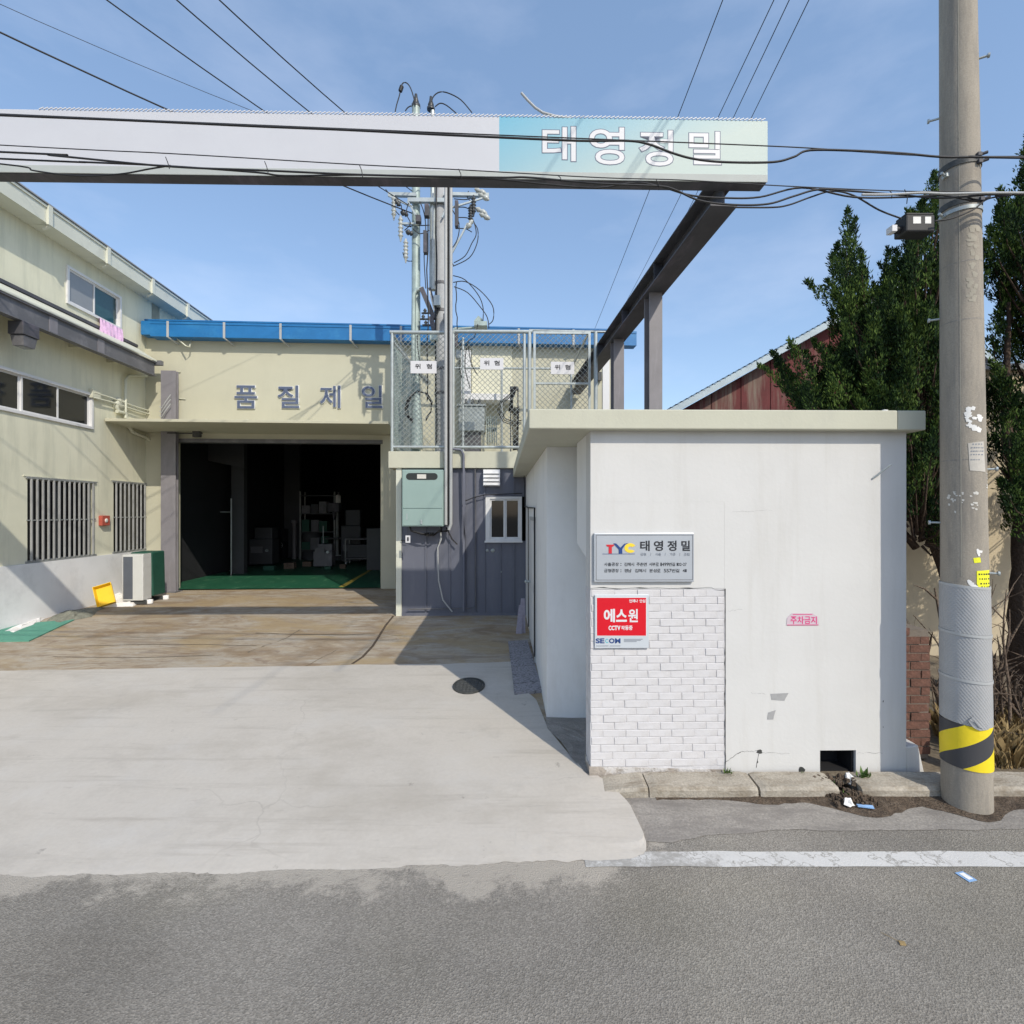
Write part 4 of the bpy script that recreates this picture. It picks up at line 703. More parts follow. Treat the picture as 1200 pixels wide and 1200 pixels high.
mb.box(i0, i1, NV-.0035, NV-.0006, j0, j0+e); mb.box(i0, i1, NV-.0035, NV-.0006, j1-e, j1); mb.box(i0, i0+e, NV-.0035, NV-.0006, j0+e, j1-e); mb.box(i1-e, i1, NV-.0035, NV-.0006, j0+e, j1-e)
T.part('border_line', mb, 'steel_grey')
for c, x0, x1 in (('태', 750.5, 761), ('영', 766.5, 776.7), ('정', 782.5, 792.5), ('밀', 798.7, 808.2)): addtext(T, 'letter', [pxbox(c, x0, x1, 633.8, 645.3, NV)], NV-.001, 'print_black', .0022, .004)
for s, x0, x1, y0, y1 in (('금형', 750.5, 757, 648, 651.2), ('/', 762, 763, 648, 651.2), ('사출', 768, 774.5, 648, 651.2), ('/', 779, 780, 648, 651.2), ('가공', 785, 791.5, 648, 651.2), ('/', 796, 797, 648, 651.2), ('조립', 801.5, 808, 648, 651.2),
                          ('사출공장', 708, 725, 659.3, 663.3), (':', 727, 728.2, 660, 663), ('김해시', 731.5, 743, 659.3, 663.3), ('주촌면', 746, 758, 659.3, 663.3), ('서부로', 760.5, 772, 659.3, 663.3), ('1499번길', 774, 791, 659.3, 663.3), ('102-27', 793, 804.5, 659.6, 663.1),
                          ('금형공장', 708, 725, 666.7, 670.7), (':', 727, 728.2, 667.4, 670.4), ('경남', 731.5, 740, 666.7, 670.7), ('김해시', 744, 757, 666.7, 670.7), ('분성로', 761, 774, 666.7, 670.7), ('557번길', 778, 796, 666.7, 670.7), ('41', 800, 804.5, 667, 670.4)):
    a, b_, c_, d_ = *G.onV(x0, y1, NV), *G.onV(x1, y0, NV)
    addtext(T, 'small_print', line_items(s, a, c_, b_, d_), NV-.001, 'print_grey' if y0 < 655 else 'print_black', .0004, .002)
def poly_part(T, name, pts, v, t, m, label=None): 
    mb = MB(); mb.plate([G.onV(x, y, v) for x, y in pts], v-t, v-.0006); return T.part(name, mb, m, label=label)
poly_part(T, 'emblem', [(710.2, 638.2), (719.8, 638.2), (718.6, 640.6), (717, 640.6), (717, 648.6), (713.2, 648.6), (713.2, 640.6), (711.2, 640.6)], NV, .003, 'print_red', 'red letter T of the emblem')
poly_part(T, 'emblem', [(718.5, 636.8), (722, 636.8), (727, 641.8), (731.5, 637.2), (736.5, 636.3), (733, 638), (729.2, 643.4), (729.2, 648.6), (725, 648.6), (725, 643.8)], NV, .0036, 'print_navy', 'blue letter Y of the emblem')
ring = [(738.5+6.8*math.cos(t), 642.2+5.6*math.sin(t)) for t in [R(a) for a in range(38, 335, 14)]]+[(738.5+2.6*math.cos(t), 642.4+2.0*math.sin(t)) for t in [R(a) for a in range(320, 40, -20)]]
poly_part(T, 'emblem', ring, NV, .003, 'print_yellow', 'yellow letter C of the emblem')
poly_part(T, 'emblem', [(706, 648.9), (744, 648.9), (744, 649.4), (706, 649.4)], NV, .0025, 'print_navy', 'thin line under the emblem')

# ---- red security sign
SV = V0-.02
T, u0, u1, z0, z1 = plate_thing('security_sign', 'red and silver CCTV warning sign on the painted brick wall', 'sign', 697, 697, 760.5, 759.5, SV, .014, 'silver_pale', .003)
poly_part(T, 'red_panel', [(698.5, 699.3), (758, 699.3), (758, 745.8), (698.5, 745.8)], SV, .002, 'print_white', 'pale border round the red panel')
poly_part(T, 'red_panel', [(699.5, 700.5), (757, 700.5), (757, 744.8), (699.5, 744.8)], SV, .0032, 'red_print')
addtext(T, 'letter', [pxbox('에', 708, 720, 714, 728.6, SV)], SV-.0034, 'print_white', .0042, .002)
addtext(T, 'letter', [pxbox('스', 722.3, 734, 714.6, 728, SV)], SV-.0034, 'print_white', .0042, .002)
addtext(T, 'letter', [pxbox('원', 736.5, 747, 714, 728.6, SV)], SV-.0034, 'print_white', .0030, .002)
def pxline(T, name, s, x0, x1, y0, y1, v, m, bold, d=.0015, fr=G, gap=.12):
    a, b_ = fr.onV(x0, y1, v); c_, d_ = fr.onV(x1, y0, v); return addtext(T, name, line_items(s, a, c_, b_, d_, gap), v-d, m, bold, .001)
pxline(T, 'small_print', 'CCTV', 713.3, 726.6, 733.3, 738.2, SV, 'print_white', .0022, .0035)
pxline(T, 'small_print', '작동중', 728, 741, 733.2, 738.2, SV, 'print_white', .0012, .0035)
pxline(T, 'small_print', '언제나 안심', 737.3, 756, 702.3, 706, SV, 'print_white', .0008, .0035, gap=.08)
pxline(T, 'small_print', 'SE', 698.3, 708, 748.3, 753.6, SV, 'print_navy', .0024, .0012)
pxline(T, 'small_print', 'C', 709.5, 712.5, 748.6, 753.4, SV, 'print_teal', .0014, .0012)
pxline(T, 'small_print', 'OM', 714, 726.8, 748.3, 753.6, SV, 'print_navy', .0024, .0012)
mb = MB()
for yy, xa, xb in ((748.8, 731, 753), (750.2, 731, 751), (751.6, 731, 746), (756.6, 698.5, 713), (756.6, 714.5, 727)):
    a, b_ = G.onV(xa, yy, SV); c_, d_ = G.onV(xb, yy+.6, SV); mb.box(a, c_, SV-.0015, SV-.0005, d_, b_)
T.part('small_print', mb, 'print_grey')

# ---- no-parking sticker
PV = V0-.004
u_, z_ = G.onV(941, 733, PV); T = Thing('parking_sticker', 'small pink and white no parking sticker on the white wall', 'sticker', G, (u_, PV, z_))
mb = MB(); mb.plate([G.onV(x, y, PV) for x, y in ((921.5, 732.5), (922.5, 724), (928, 718.7), (952, 718.7), (958.5, 723), (960, 732.5))], PV, PV+.003); T.part('sheet', mb, 'sticker_pink')
for c, x0, x1 in (('주', 926.5, 933.5), ('차', 934.5, 942), ('금', 943, 949.5), ('지', 950.5, 957)): addtext(T, 'letter', [pxbox(c, x0, x1, 722.4, 731, PV)], PV-.001, 'print_magenta', .0012, .001)
mb = MB()
for yy, xa, xb in ((719.6, 929, 952), (732.0, 922.5, 959)):
    a, b_ = G.onV(xa, yy, PV); c_, d_ = G.onV(xb, yy+.7, PV); mb.box(a, c_, PV-.0015, PV-.0005, d_, b_)
T.part('small_print', mb, 'print_magenta')

# ================================================================== GATE SIGN (long banner box over the entrance)
QV = 5.4
gs_u0, gs_z1 = G.onV(900, 143, QV); zq0 = EYE+(600-222)/600*(QV+.16); zq_t = gs_z1
ul = -11.0; ub_ = G.onV(585, 170, QV)[0]
T = Thing('gate_sign', 'long white and pale blue banner sign spanning the factory entrance', 'sign', G, (ub_, QV, zq0+.10))
zt = G.onV(450, 133, QV)[1]
mb = MB(); mb.box(ul, gs_u0, QV, QV+.14, zq0+.031, zt-.012); T.part('sign_box', mb, 'banner_print', bev=.008)
mb = MB(); n = 300
for i in range(n):                       # lashing rope along the top edge
    x = ul+(gs_u0-ul-.03)*i/n; 
    if x > -4.8: mb.bar((x, QV-.004, zt-.014), (x+.045, QV-.004, zt+.006), .008, .008)
mb.box(ul, gs_u0-.02, QV+.02, QV+.12, zt-.013, zt-.002)
T.part('lacing', mb, 'print_white')
mb = MB(); mb.box(ul, gs_u0-.02, QV+.002, QV+.14, zq0, zq0+.03); T.part('bottom_rail', mb, 'steel_dark')
mb = MB(); mb.box(ul, gs_u0-.01, QV-.012, QV-.001, zq0+.004, zq0+.085); T.part('cover_strip', mb, 'strip_pale', bev=.004)
for c, x0, x1, y0, y1 in (('태', 635, 675.5, 147, 189.5), ('영', 690, 732.5, 148, 193.5), ('정', 749, 789.5, 151.5, 195), ('밀', 807, 846, 153, 193.5)):
    k_ = pxbox(c, x0, x1, y0, y1, QV-.004); o = addtext(T, 'letter', [(c, k_[1]+.012, k_[2]-.012, k_[3]+.012, k_[4]-.012)], QV-.0008, 'letter_grey', .0140, .001)
    addtext(T, 'letter_face', [(c, k_[1]+.012, k_[2]-.012, k_[3]+.012, k_[4]-.012)], QV-.0020, 'print_white', .0055, .001, parent=o)
mb = MB(); mb.tube([(G.onV(x, y, QV+.25)[0], QV+.25, G.onV(x, y, QV+.25)[1]) for x, y in ((611, 109), (618, 117), (627, 126), (636, 132), (650, 136), (668, 139), (680, 146))], .014, 8)
solo('pole_rod', mb, 'conduit_grey', 'thin white curved rod sticking up behind the gate sign', 'rod', G, (0, QV+.25, 6.0))
# left support of the sign, outside the picture
mb = MB(); mb.box(-10.6, -10.3, QV, QV+.3, 0, zq0-.001); solo('sign_post', mb, 'steel_grey', 'grey steel post carrying the far left end of the gate sign', 'post', G, (-10.45, QV+.1, 0))

# ================================================================== RUNWAY BEAM with its posts (frame of the factory)
bz = zq0
def hbeam(mb, p, q, w_, h_, t=.018, side=None):
    p, q = Vector(p), Vector(q); d = (q-p).normalized(); up = Vector((0, 0, 1)) if abs(d.z) < .5 else Vector((0, 1, 0)); r_ = d.cross(up).normalized()
    for s in (-1, 1): mb.bar(p+up*s*(h_/2-t/2), q+up*s*(h_/2-t/2), w_, t, up=up)
    mb.bar(p, q, t, h_-2*t, up=up)
uB, vB = B.uv(2.31, 5.58); zc = 5.985
T = Thing('runway_beam', 'dark grey steel beam running from the gate sign back to the factory', 'beam', B, (uB, vB, zc))
mb = MB(); hbeam(mb, (uB, vB, zc), (uB, 14.4, zc), .30, .30); T.part('beam', mb, 'steel_dark')
mb = MB()
for v in (7.3, 9.0, 10.9, 12.6): mb.box(uB-.14, uB+.14, v, v+.012, zc-.13, zc+.13)
T.part('stiffener', mb, 'steel_dark')
for px, lab in ((770, 'nearer grey steel post holding up the runway beam behind the gatehouse'), (732, 'farther grey steel post holding up the runway beam behind the gatehouse')):
    v = 7.75 if px == 770 else 9.85
    T = Thing('steel_post', lab, 'post', B, (uB, v, .2), 'steel posts under the runway beam')
    mb = MB(); hbeam(mb, (uB, v, .2), (uB, v, zc-.152), .2, .25, .016); T.part('post', mb, 'column_grey')
    mb = MB(); mb.box(uB-.16, uB+.16, v-.16, v+.16, .2, .22); T.part('base_plate', mb, 'steel_grey')
    mb = MB(); mb.box(uB+.131, uB+.15, v-.05, v+.05, 3.55, 3.8); T.part('clamp', mb, 'steel_dark')

# ================================================================== FACTORY HALL
VF = 14.5
bu = lambda px, v=VF: B.onV(px, 600, v)[0]
def bz_(px, py, v=VF): return B.onV(px, py, v)[1]
T = Thing('factory_hall', 'cream factory hall with blue gutter and a wide dark open doorway', 'building', B, (-4, VF, .37))
uL, uR = -9.15, bu(716); zF = .37
zw = bz_(440, 392)+.12                       # wall top
du0, du1, dz = bu(205), bu(449), bz_(330, 515)
mb = MB(); mb.box(uL-.0, du0, VF, VF+.25, zF-.3, zw); mb.box(du0, du1, VF, VF+.25, dz, zw); mb.box(du1, uR, VF, VF+.25, zF-.3, zw); T.part('front_wall', mb, 'wall_cream')
mb = MB(); mb.box(uR-.2, uR, VF+.26, 32, zF-.3, zw); mb.box(uL-6, uR, 32, 32.2, zF-.3, zw); T.part('side_wall', mb, 'wall_cream')
mb = MB(); mb.box(uL-.1, uR+.42, VF+.0, 32.4, zw+.002, zw+.12); mb.hexa([(uL-.1, VF-.05, zw+.12), (uR+.45, VF-.05, zw+.12), (uR+.45, 32.4, zw+.12), (uL-.1, 32.4, zw+.12)], [(uL-.1, VF-.05, zw+.16), (uR+.45, VF-.05, zw+.16), (uR+.45, 24, zw+1.1), (uL-.1, 24, zw+1.1)]); T.part('roof', mb, 'blue_metal')
# blue gutter with white straps
VG = VF-.32; g0, g1 = bu(176, VG), bu(746, VG)
gzt, gzb = B.onV(440, 382.5, VG)[1], B.onV(440, 399, VG)[1]
mb = MB(); t = .02
mb.box(g0, g1, VG, VG+t, gzb, gzt); mb.box(g0, g1, VG+t, VF-.001, gzb, gzb+t); mb.box(g0, g0+t, VG+t, VF-.001, gzb+t, gzt); mb.box(g1-t, g1, VG+t, VF-.001, gzb+t, gzt); mb.box(g0, g1, VG-.014, VG, gzt-.05, gzt+.012)
gt = T.part('gutter', mb, 'blue_metal')
mb = MB(); mb.box(g0-.25, g0-.002, VG+.02, VF, gzb+.05, gzt+.03); T.part('gutter_end', mb, 'blue_metal')
for px in (197, 263, 329, 411, 470, 534, 608, 672):
    u = bu(px, VG); mb = MB(); mb.box(u-.03, u+.03, VG-.024, VG-.015, gzb-.02, gzt+.02); mb.bar((u, VG-.02, gzb-.02), (u+.12, VG+.28, gzb-.12), .04, .02); T.part('gutter_strap', mb, 'conduit_grey')
# raised letters
for c, x0, x1, y0, y1 in (('품', 273.5, 301, 450.5, 479), ('질', 324.5, 350.5, 450.5, 478.5), ('제', 374, 399, 450.5, 478.5), ('일', 423, 448.5, 450.5, 478.5)):
    k_ = pxbox(c, x0, x1, y0, y1, VF-.08, B)
    o = addtext(T, 'letter', [(c, k_[1]+.02, k_[2]-.02, k_[3]+.02, k_[4]-.02)], VF-.045, 'letter_grey', .007, .006)
    addtext(T, 'letter_rim', [(c, k_[1]+.02, k_[2]-.02, k_[3]+.02, k_[4]-.02)], VF-.018, 'letter_side', .016, .034, parent=o)
# awning over the doorway
VA = 12.95; a0, a1 = uL+.03, bu(455, VA); az1 = B.onV(300, 492, VA)[1]
mb = MB(); mb.hexa([(a0, VA, az1-.07), (a1, VA, az1-.07), (a1, VF-.001, az1-.12), (a0, VF-.001, az1-.12)], [(a0, VA, az1), (a1, VA, az1), (a1, VF-.001, az1-.02), (a0, VF-.001, az1-.02)]); T.part('awning', mb, 'wall_cream', bev=.008)
for px in (242, 290, 339, 395):
    u = bu(px); mb = MB(); mb.tube([(u, VF-.002, az1+.18), (u-.25, VF-.5, az1-.0)], .012, 5); mb.box(u-.03, u+.03, VF-.012, VF-.001, az1+.14, az1+.28); T.part('awning_stay', mb, 'pvc_cream')
# door frame
mb = MB(); mb.box(du0-.0, du1, VF-.04, VF+.2, dz-.10, dz-.001); T.part('lintel', mb, 'steel_grey')
mb = MB(); mb.box(du1, bu(464), VF-.06, VF-.001, zF-.05, az1-.13); mb.box(du1-.06, du1-.001, VF-.05, VF+.2, zF-.05, dz-.11); T.part('door_jamb', mb, 'wall_cream')
mb = MB(); mb.tube([(bu(204), VF-.3, az1-.16), (bu(232), VF-.3, az1-.16)], .02, 6); mb.box(bu(234), bu(242), VF-.36, VF-.24, az1-.26, az1-.10); mb.tube([(bu(240), VF-.3, az1-.2), (bu(246), VF-.42, az1-.17)], .03, 8); T.part('floodlight', mb, 'iron')
# lamp bracket under the gutter, cable clips
mb = MB(); mb.tube([(bu(208), VF-.05, 7.25), (bu(226), VF-.05, 7.25), (bu(227), VF-.2, 6.95), (bu(225), VF-.3, 6.95), (bu(209), VF-.1, 7.23)], .02, 6); T.part('wall_bracket', mb, 'pvc_cream')
mb = MB(); mb.tube([(bu(205), VF-.02, 5.6), (bu(205), VF-.02, 6.3), (bu(212), VF-.02, 6.32)], .012, 5); mb.tube([(bu(205), VF-.02, 5.6), (bu(218), VF-.02, 5.58)], .012, 5); T.part('wall_conduit', mb, 'pvc_cream')
# right part of the front: white cabinet strip, ledge, meter box, shaded recess
mb = MB(); mb.box(bu(541), bu(552), VF-.35, VF-.001, 3.9, bz_(545, 415)); T.part('riser_panel', mb, 'frame_white')
mb = MB(); mb.box(bu(552), bu(598), VF-.6, VF-.001, bz_(575, 474), bz_(575, 467)); T.part('ledge', mb, 'plinth_white')
mb = MB(); mb.box(bu(553), bu(600), VF-.04, VF-.001, bz_(575, 466), bz_(575, 400)); T.part('wall_panel', mb, 'wall_olive')
mb = MB(); mb.box(bu(706), bu(714), VF-.03, VF-.001, .4, bz_(710, 402)); T.part('corner_trim', mb, 'frame_white')
mb = MB(); mb.box(bu(700), bu(704), VF-.12, VF-.031, bz_(702, 447), bz_(702, 437)); T.part('junction_box', mb, 'iron')
# hall inside, its linings coloured near-black to hold the shade
mb = MB(); mb.box(uL+.05, uL+.1, VF+.26, 31.9, zF, zw); mb.box(uR-.3, uR-.21, VF+.26, 31.9, zF, zw); mb.box(uL+.11, uR-.31, 31.8, 31.9, zF, zw); mb.box(uL+.11, uR-.31, VF+.26, 31.7, zw-.1, zw-.001); mb.box(uL+.11, du0-.02, VF+.252, VF+.27, zF, zw-.11); mb.box(du1+.02, uR-.31, VF+.252, VF+.27, zF, zw-.11); T.part('inner_wall', mb, 'hall_shade')
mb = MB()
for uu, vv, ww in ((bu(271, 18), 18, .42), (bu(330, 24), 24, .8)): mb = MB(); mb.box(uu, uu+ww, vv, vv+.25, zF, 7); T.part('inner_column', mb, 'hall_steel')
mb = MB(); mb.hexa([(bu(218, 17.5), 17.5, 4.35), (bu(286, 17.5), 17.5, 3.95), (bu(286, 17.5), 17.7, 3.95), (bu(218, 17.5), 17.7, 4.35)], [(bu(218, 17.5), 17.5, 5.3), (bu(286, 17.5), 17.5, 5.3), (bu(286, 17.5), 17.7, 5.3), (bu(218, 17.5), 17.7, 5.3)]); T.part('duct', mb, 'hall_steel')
FH = T
mb = MB(); mb.sheet([(uL+.05, VF-.02), (uR, VF-.02), (uR, 31.9), (uL+.05, 31.9)], .392)
solo('factory_floor', mb, 'green_floor', None, None, B, (0, 0, 0), kind='structure')
mb = MB(); mb.sheet([(bu(400, 14.9), 14.62), (bu(407, 14.9), 14.62), (bu(440, 19.6), 19.6), (bu(437, 19.6), 19.6)], .397)
solo('floor_line', mb, 'yellow_line', None, None, B, (0, 0, 0), kind='structure')
# --- things in the hall
def hall_pt(px, py):                     # on the hall floor (z .392)
    X, Y = ground(px, py, .392); return B.uv(X, Y)
u, v = hall_pt(422, 661)
T = Thing('trolley', 'low steel trolley with small white castors just inside the hall doorway', 'trolley', B, (u, v, .392))
mb = MB()
for a in (-.5, .5):
    for b_ in (-.3, .3): mb.bar((u+a, v+b_, .5), (u+a, v+b_, 1.42), .05, .05)
T.part('frame', mb, 'bar_grey')
for zz in (.62, 1.4): mb = MB(); mb.box(u-.52, u+.52, v-.33, v+.33, zz, zz+.04); T.part('shelf', mb, 'steel_grey')
mb = MB(); mb.box(u-.45, u+.45, v-.27, v+.27, .67, 1.2); T.part('bin', mb, 'hall_steel', bev=.02)
for a in (-.48, .48):
    for b_ in (-.3, .3): mb = MB(); mb.tube([(u+a-.025, v+b_, .46), (u+a+.025, v+b_, .46)], .065, 10); T.part('castor', mb, 'frame_white')
u, v = hall_pt(245, 668)
T = Thing('workbench', 'dark green workbench with red and white clutter at the left inside the hall', 'workbench', B, (u, v, .392))
mb = MB(); mb.box(u-.9, u+.6, v-.35, v+.35, 1.25, 1.31); T.part('bench_top', mb, 'hall_steel'); mb = MB(); mb.box(u-.05, u+.55, v-.3, v+.3, .42, 1.245); T.part('cabinet', mb, 'green_cover')
for a in (-.85,):
    for b_ in (-.3, .3): mb = MB(); mb.bar((u+a, v+b_, .392), (u+a, v+b_, 1.248), .05, .05); T.part('leg', mb, 'hall_steel')
for px, w_, h_, m_, nm, lb in ((236, .4, .22, 'red_box', 'box', 'dull red box on the workbench inside the hall'), (252, .3, .09, 'cloth_white', 'tray', 'pale tray on the workbench inside the hall'), (264, .12, .2, 'cloth_white', 'can', 'pale can at the right end of the workbench')):
    uu = B.onV(px, 600, v)[0]; mb = MB()
    if nm == 'can': mb.lathe((uu, v-.1, 1.312), [(.06, 0), (.06, .2), (.04, .22), (.04, .24)], 12)
    else: mb.hexa([(uu-w_/2, v-.12, 1.312), (uu+w_/2, v-.12, 1.312), (uu+w_/2, v+.12, 1.312), (uu-w_/2, v+.12, 1.312)], [(uu-w_/2-.02, v-.14, 1.312+h_), (uu+w_/2+.02, v-.14, 1.312+h_), (uu+w_/2+.02, v+.14, 1.312+h_), (uu-w_/2-.02, v+.14, 1.312+h_)])
    solo(nm, mb, m_, lb, nm, B, (uu, v-.1, 1.312), bev=.008)
u, v = hall_pt(393, 656)
T = Thing('drill_press', 'bench drill standing dark against the back of the hall', 'machine', B, (u, v, .392))
mb = MB(); mb.box(u-.4, u+.4, v-.3, v+.3, .392, .55); mb.box(u-.35, u+.35, v-.3, v+.3, 1.3, 1.38); T.part('base', mb, 'hall_steel', bev=.02)
mb = MB(); mb.lathe((u+.05, v+.1, .55), [(.06, 0), (.06, 2.4)], 12); T.part('column', mb, 'bar_grey')
mb = MB(); mb.box(u-.25, u+.25, v-.35, v+.25, 2.5, 2.9); mb.lathe((u, v-.2, 2.15), [(.03, 0), (.06, .1), (.08, .34)], 12); T.part('drill_head', mb, 'steel_dark', bev=.04)
mb = MB(); mb.lathe((u+.15, v-.1, 2.9), [(.11, 0), (.11, .3), (.06, .36), (0, .37)], 14); T.part('motor', mb, 'cloth_white')
mb = MB(); mb.box(u-.3, u+.45, v-.45, v-.31, .6, .64); mb.bar((u-.4, v-.4, .55), (u-.4, v-.4, 1.9), .04, .04); T.part('guard', mb, 'galvanised')
u, v = hall_pt(365, 655)
T = Thing('steel_drum', 'grey ribbed drum standing in the middle of the hall', 'drum', B, (u, v, .392))
mb = MB(); mb.lathe((u, v, .392), [(.42, 0), (.42, .35), (.44, .37), (.42, .39), (.42, .75), (.44, .77), (.42, .79), (.42, 1.2), (.44, 1.22), (.40, 1.21), (.40, 1.19), (0, 1.19)], 22); T.part('body', mb, 'hall_steel')
u, v = hall_pt(345, 655)
mb = MB(); mb.lathe((u, v, .392), [(.09, 0), (.09, 1.6), (.12, 1.62), (.12, 1.75), (0, 1.76)], 12)
solo('gas_cylinder', mb, 'column_grey', 'slim pale gas cylinder left of the drum in the hall', 'cylinder', B, (u, v, .392))
u, v = hall_pt(322, 654)
T = Thing('lathe_machine', 'dark machine tool with handwheels left of the gas cylinder in the hall', 'machine', B, (u, v, .392))
mb = MB(); mb.box(u-.5, u+.6, v-.3, v+.3, .392, 1.2); mb.box(u+.1, u+.6, v-.3, v+.3, 1.2, 1.75); T.part('body', mb, 'hall_shade', bev=.03)
mb = MB(); mb.bar((u-.5, v, 1.25), (u+.1, v, 1.25), .3, .1); mb.bar((u-.45, v-.2, 1.2), (u-.45, v-.2, 1.9), .06, .06); T.part('bed', mb, 'bar_grey')
for a, z in ((-.3, 1.0), (.35, 1.0)): mb = MB(); mb.tube([(u+a+math.cos(t)*.13, v-.36, z+math.sin(t)*.13) for t in [2*math.pi*i/14 for i in range(15)]], .015, 5); mb.bar((u+a-.13, v-.36, z), (u+a+.13, v-.36, z), .02, .02); mb.tube([(u+a, v-.36, z), (u+a, v-.29, z)], .02, 6); T.part('handwheel', mb, 'galvanised')
v = 20; mb = MB(); mb.box(bu(218, v), bu(237, v), v, v+.04, bz_(228, 592, v), bz_(228, 579, v)); solo('notice_board', mb, 'plinth_white', 'small pale notice board deep in the dark hall at the left', 'board', B, (bu(228, v), v, bz_(228, 592, v)))
v = 17.6; mb = MB(); mb.tube([(bu(271, v), v, .392), (bu(271, v), v, 2.95)], .022, 6); mb.tube([(bu(258, v), v, 2.5), (bu(271, v), v, 2.5)], .014, 6); solo('stand_pole', mb, 'galvanised', 'thin steel stand with a short arm beside the inner column', 'stand', B, (bu(271, v), v, .392))
v = 23.0
T = Thing('shelf_rack', 'tall dim steel rack with stacked boxes at the back of the hall', 'shelf', B, (bu(372, v), v, .392)); xa, xb = bu(352, v), bu(392, v)
mb = MB()
for x in (xa, xb):
    for y in (v, v+.6): mb.bar((x, y, .392), (x, y, 3.4), .06, .06)
T.part('frame', mb, 'bar_grey')
for z in (.8, 1.6, 2.4, 3.2): mb = MB(); mb.box(xa-.03, xb+.03, v-.03, v+.63, z, z+.04); T.part('shelf', mb, 'hall_steel')
for z in (.84, 1.64, 2.44):
    x = xa+.05
    while x < xb-.35: w_ = random.uniform(.25, .42); mb = MB(); mb.box(x, x+w_, v+.02, v+.5, z+.002, z+random.uniform(.2, .6)); T.part('box', mb, random.choice(['hall_steel', 'steel_grey', 'bark_dry', 'green_cover']), bev=.01); x += w_+random.uniform(.03, .12)
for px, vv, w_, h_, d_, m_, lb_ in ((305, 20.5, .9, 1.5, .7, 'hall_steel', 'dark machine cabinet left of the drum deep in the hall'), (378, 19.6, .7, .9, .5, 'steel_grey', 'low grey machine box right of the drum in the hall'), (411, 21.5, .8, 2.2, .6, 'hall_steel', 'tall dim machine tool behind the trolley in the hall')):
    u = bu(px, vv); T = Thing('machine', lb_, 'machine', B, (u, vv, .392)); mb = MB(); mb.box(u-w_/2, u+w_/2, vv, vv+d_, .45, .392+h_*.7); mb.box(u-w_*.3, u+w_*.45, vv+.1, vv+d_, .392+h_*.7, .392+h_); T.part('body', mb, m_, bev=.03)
    mb = MB(); mb.box(u-w_*.4, u+w_*.1, vv-.015, vv-.001, .9, 1.15); T.part('control_panel', mb, 'steel_grey'); mb = MB(); mb.tube([(u+w_*.3, vv-.1, 1.0), (u+w_*.3, vv, 1.0)], .05, 10); T.part('knob', mb, 'galvanised')
CL = ['small pale crate on the hall floor left of the gas cylinder', 'small dim crate at the foot of the left machine in the hall', 'small dim crate beside the drum in the hall', 'small crate under the machine box right of the drum', 'small crate on the hall floor nearest the trolley']
for i in range(5):
    px = 312+i*23+jit(4); vv = 18.8+random.random()*1.6; u = bu(px, vv); s = random.uniform(.09, .2); mb = MB(); mb.box(u-s, u+s, vv, vv+s*1.4, .394, .394+s*random.uniform(.6, 1.5)); solo('crate', mb, random.choice(['steel_grey', 'bark_dry', 'plinth_white', 'hall_steel', 'green_cover']), CL[i], 'crate', B, (u, vv, .394), 'crates on the hall floor', bev=.01)
mb = MB(); u, v = hall_pt(446, 668); mb.box(u-.5, u+.1, v, v+.5, .392, 1.9); solo('cabinet', mb, 'hall_steel', 'dark steel cabinet at the right edge of the hall doorway', 'cabinet', B, (u-.2, v, .392), bev=.01)

# ================================================================== LEFT BUILDING (two storeys, along the yard)
U0 = -9.15
lb = Thing('workshop_building', 'two storey olive cream workshop along the left side of the yard', 'building', B, (U0, 10, .2))
LU = lambda px, py, u=U0: B.onU(px, py, u)
zP = 1.46
holes = []
def lrect(tl, br): 
    (v0, z1), (v1, z0) = LU(*tl), LU(*br); return v0, v1, z0, z1
w1 = (LU(32, 600)[0], LU(110, 600)[0], zP+.0, LU(70, 562)[1]); w2 = (LU(133, 600)[0], LU(187, 600)[0], zP+.0, LU(160, 566)[1])
w3 = (LU(-95, 500)[0], LU(108, 500)[0], 4.44, 5.28); w4 = (LU(77, 300)[0], LU(141, 330)[0], 7.10, 7.95)
zc2 = EYE+8.73/1.42-.0
def wall_with_holes(mb, v0, v1, z0, z1, hs, u, t=.22):
    vs = sorted({v0, v1, *[h[0] for h in hs], *[h[1] for h in hs]}); zs = sorted({z0, z1, *[h[2] for h in hs], *[h[3] for h in hs]})
    for a, b_ in zip(vs, vs[1:]):
        run = None
        for c, d in zip(zs, zs[1:]):
            inh = any(h[0] <= (a+b_)/2 <= h[1] and h[2] <= (c+d)/2 <= h[3] for h in hs)
            if not inh:
                if run and abs(run[1]-c) < 1e-9: run[1] = d
                else:
                    if run: mb.box(u-t, u, a, b_, run[0], run[1])
                    run = [c, d]
            elif run: mb.box(u-t, u, a, b_, *run); run = None
        if run: mb.box(u-t, u, a, b_, *run)
mb = MB(); wall_with_holes(mb, 4.6, VF, zP, zc2, [w1, w2, w3, w4], U0); bm_ = mb
lb.part('wall', mb, 'wall_olive')
mb = MB(); mb.box(U0-.22, U0+.05, 4.6, VF-.002, -.1, zP-.002); lb.part('plinth', mb, 'plinth_white')
mb = MB(); mb.box(U0-7, U0-.221, 4.6, 4.8, -.1, zc2); mb.box(U0-7, U0-6.8, 4.8, 26, -.1, zc2); mb.box(U0-7, U0, VF+.26, VF+12, zw+.2, zc2); lb.part('rear_wall', mb, 'wall_olive')
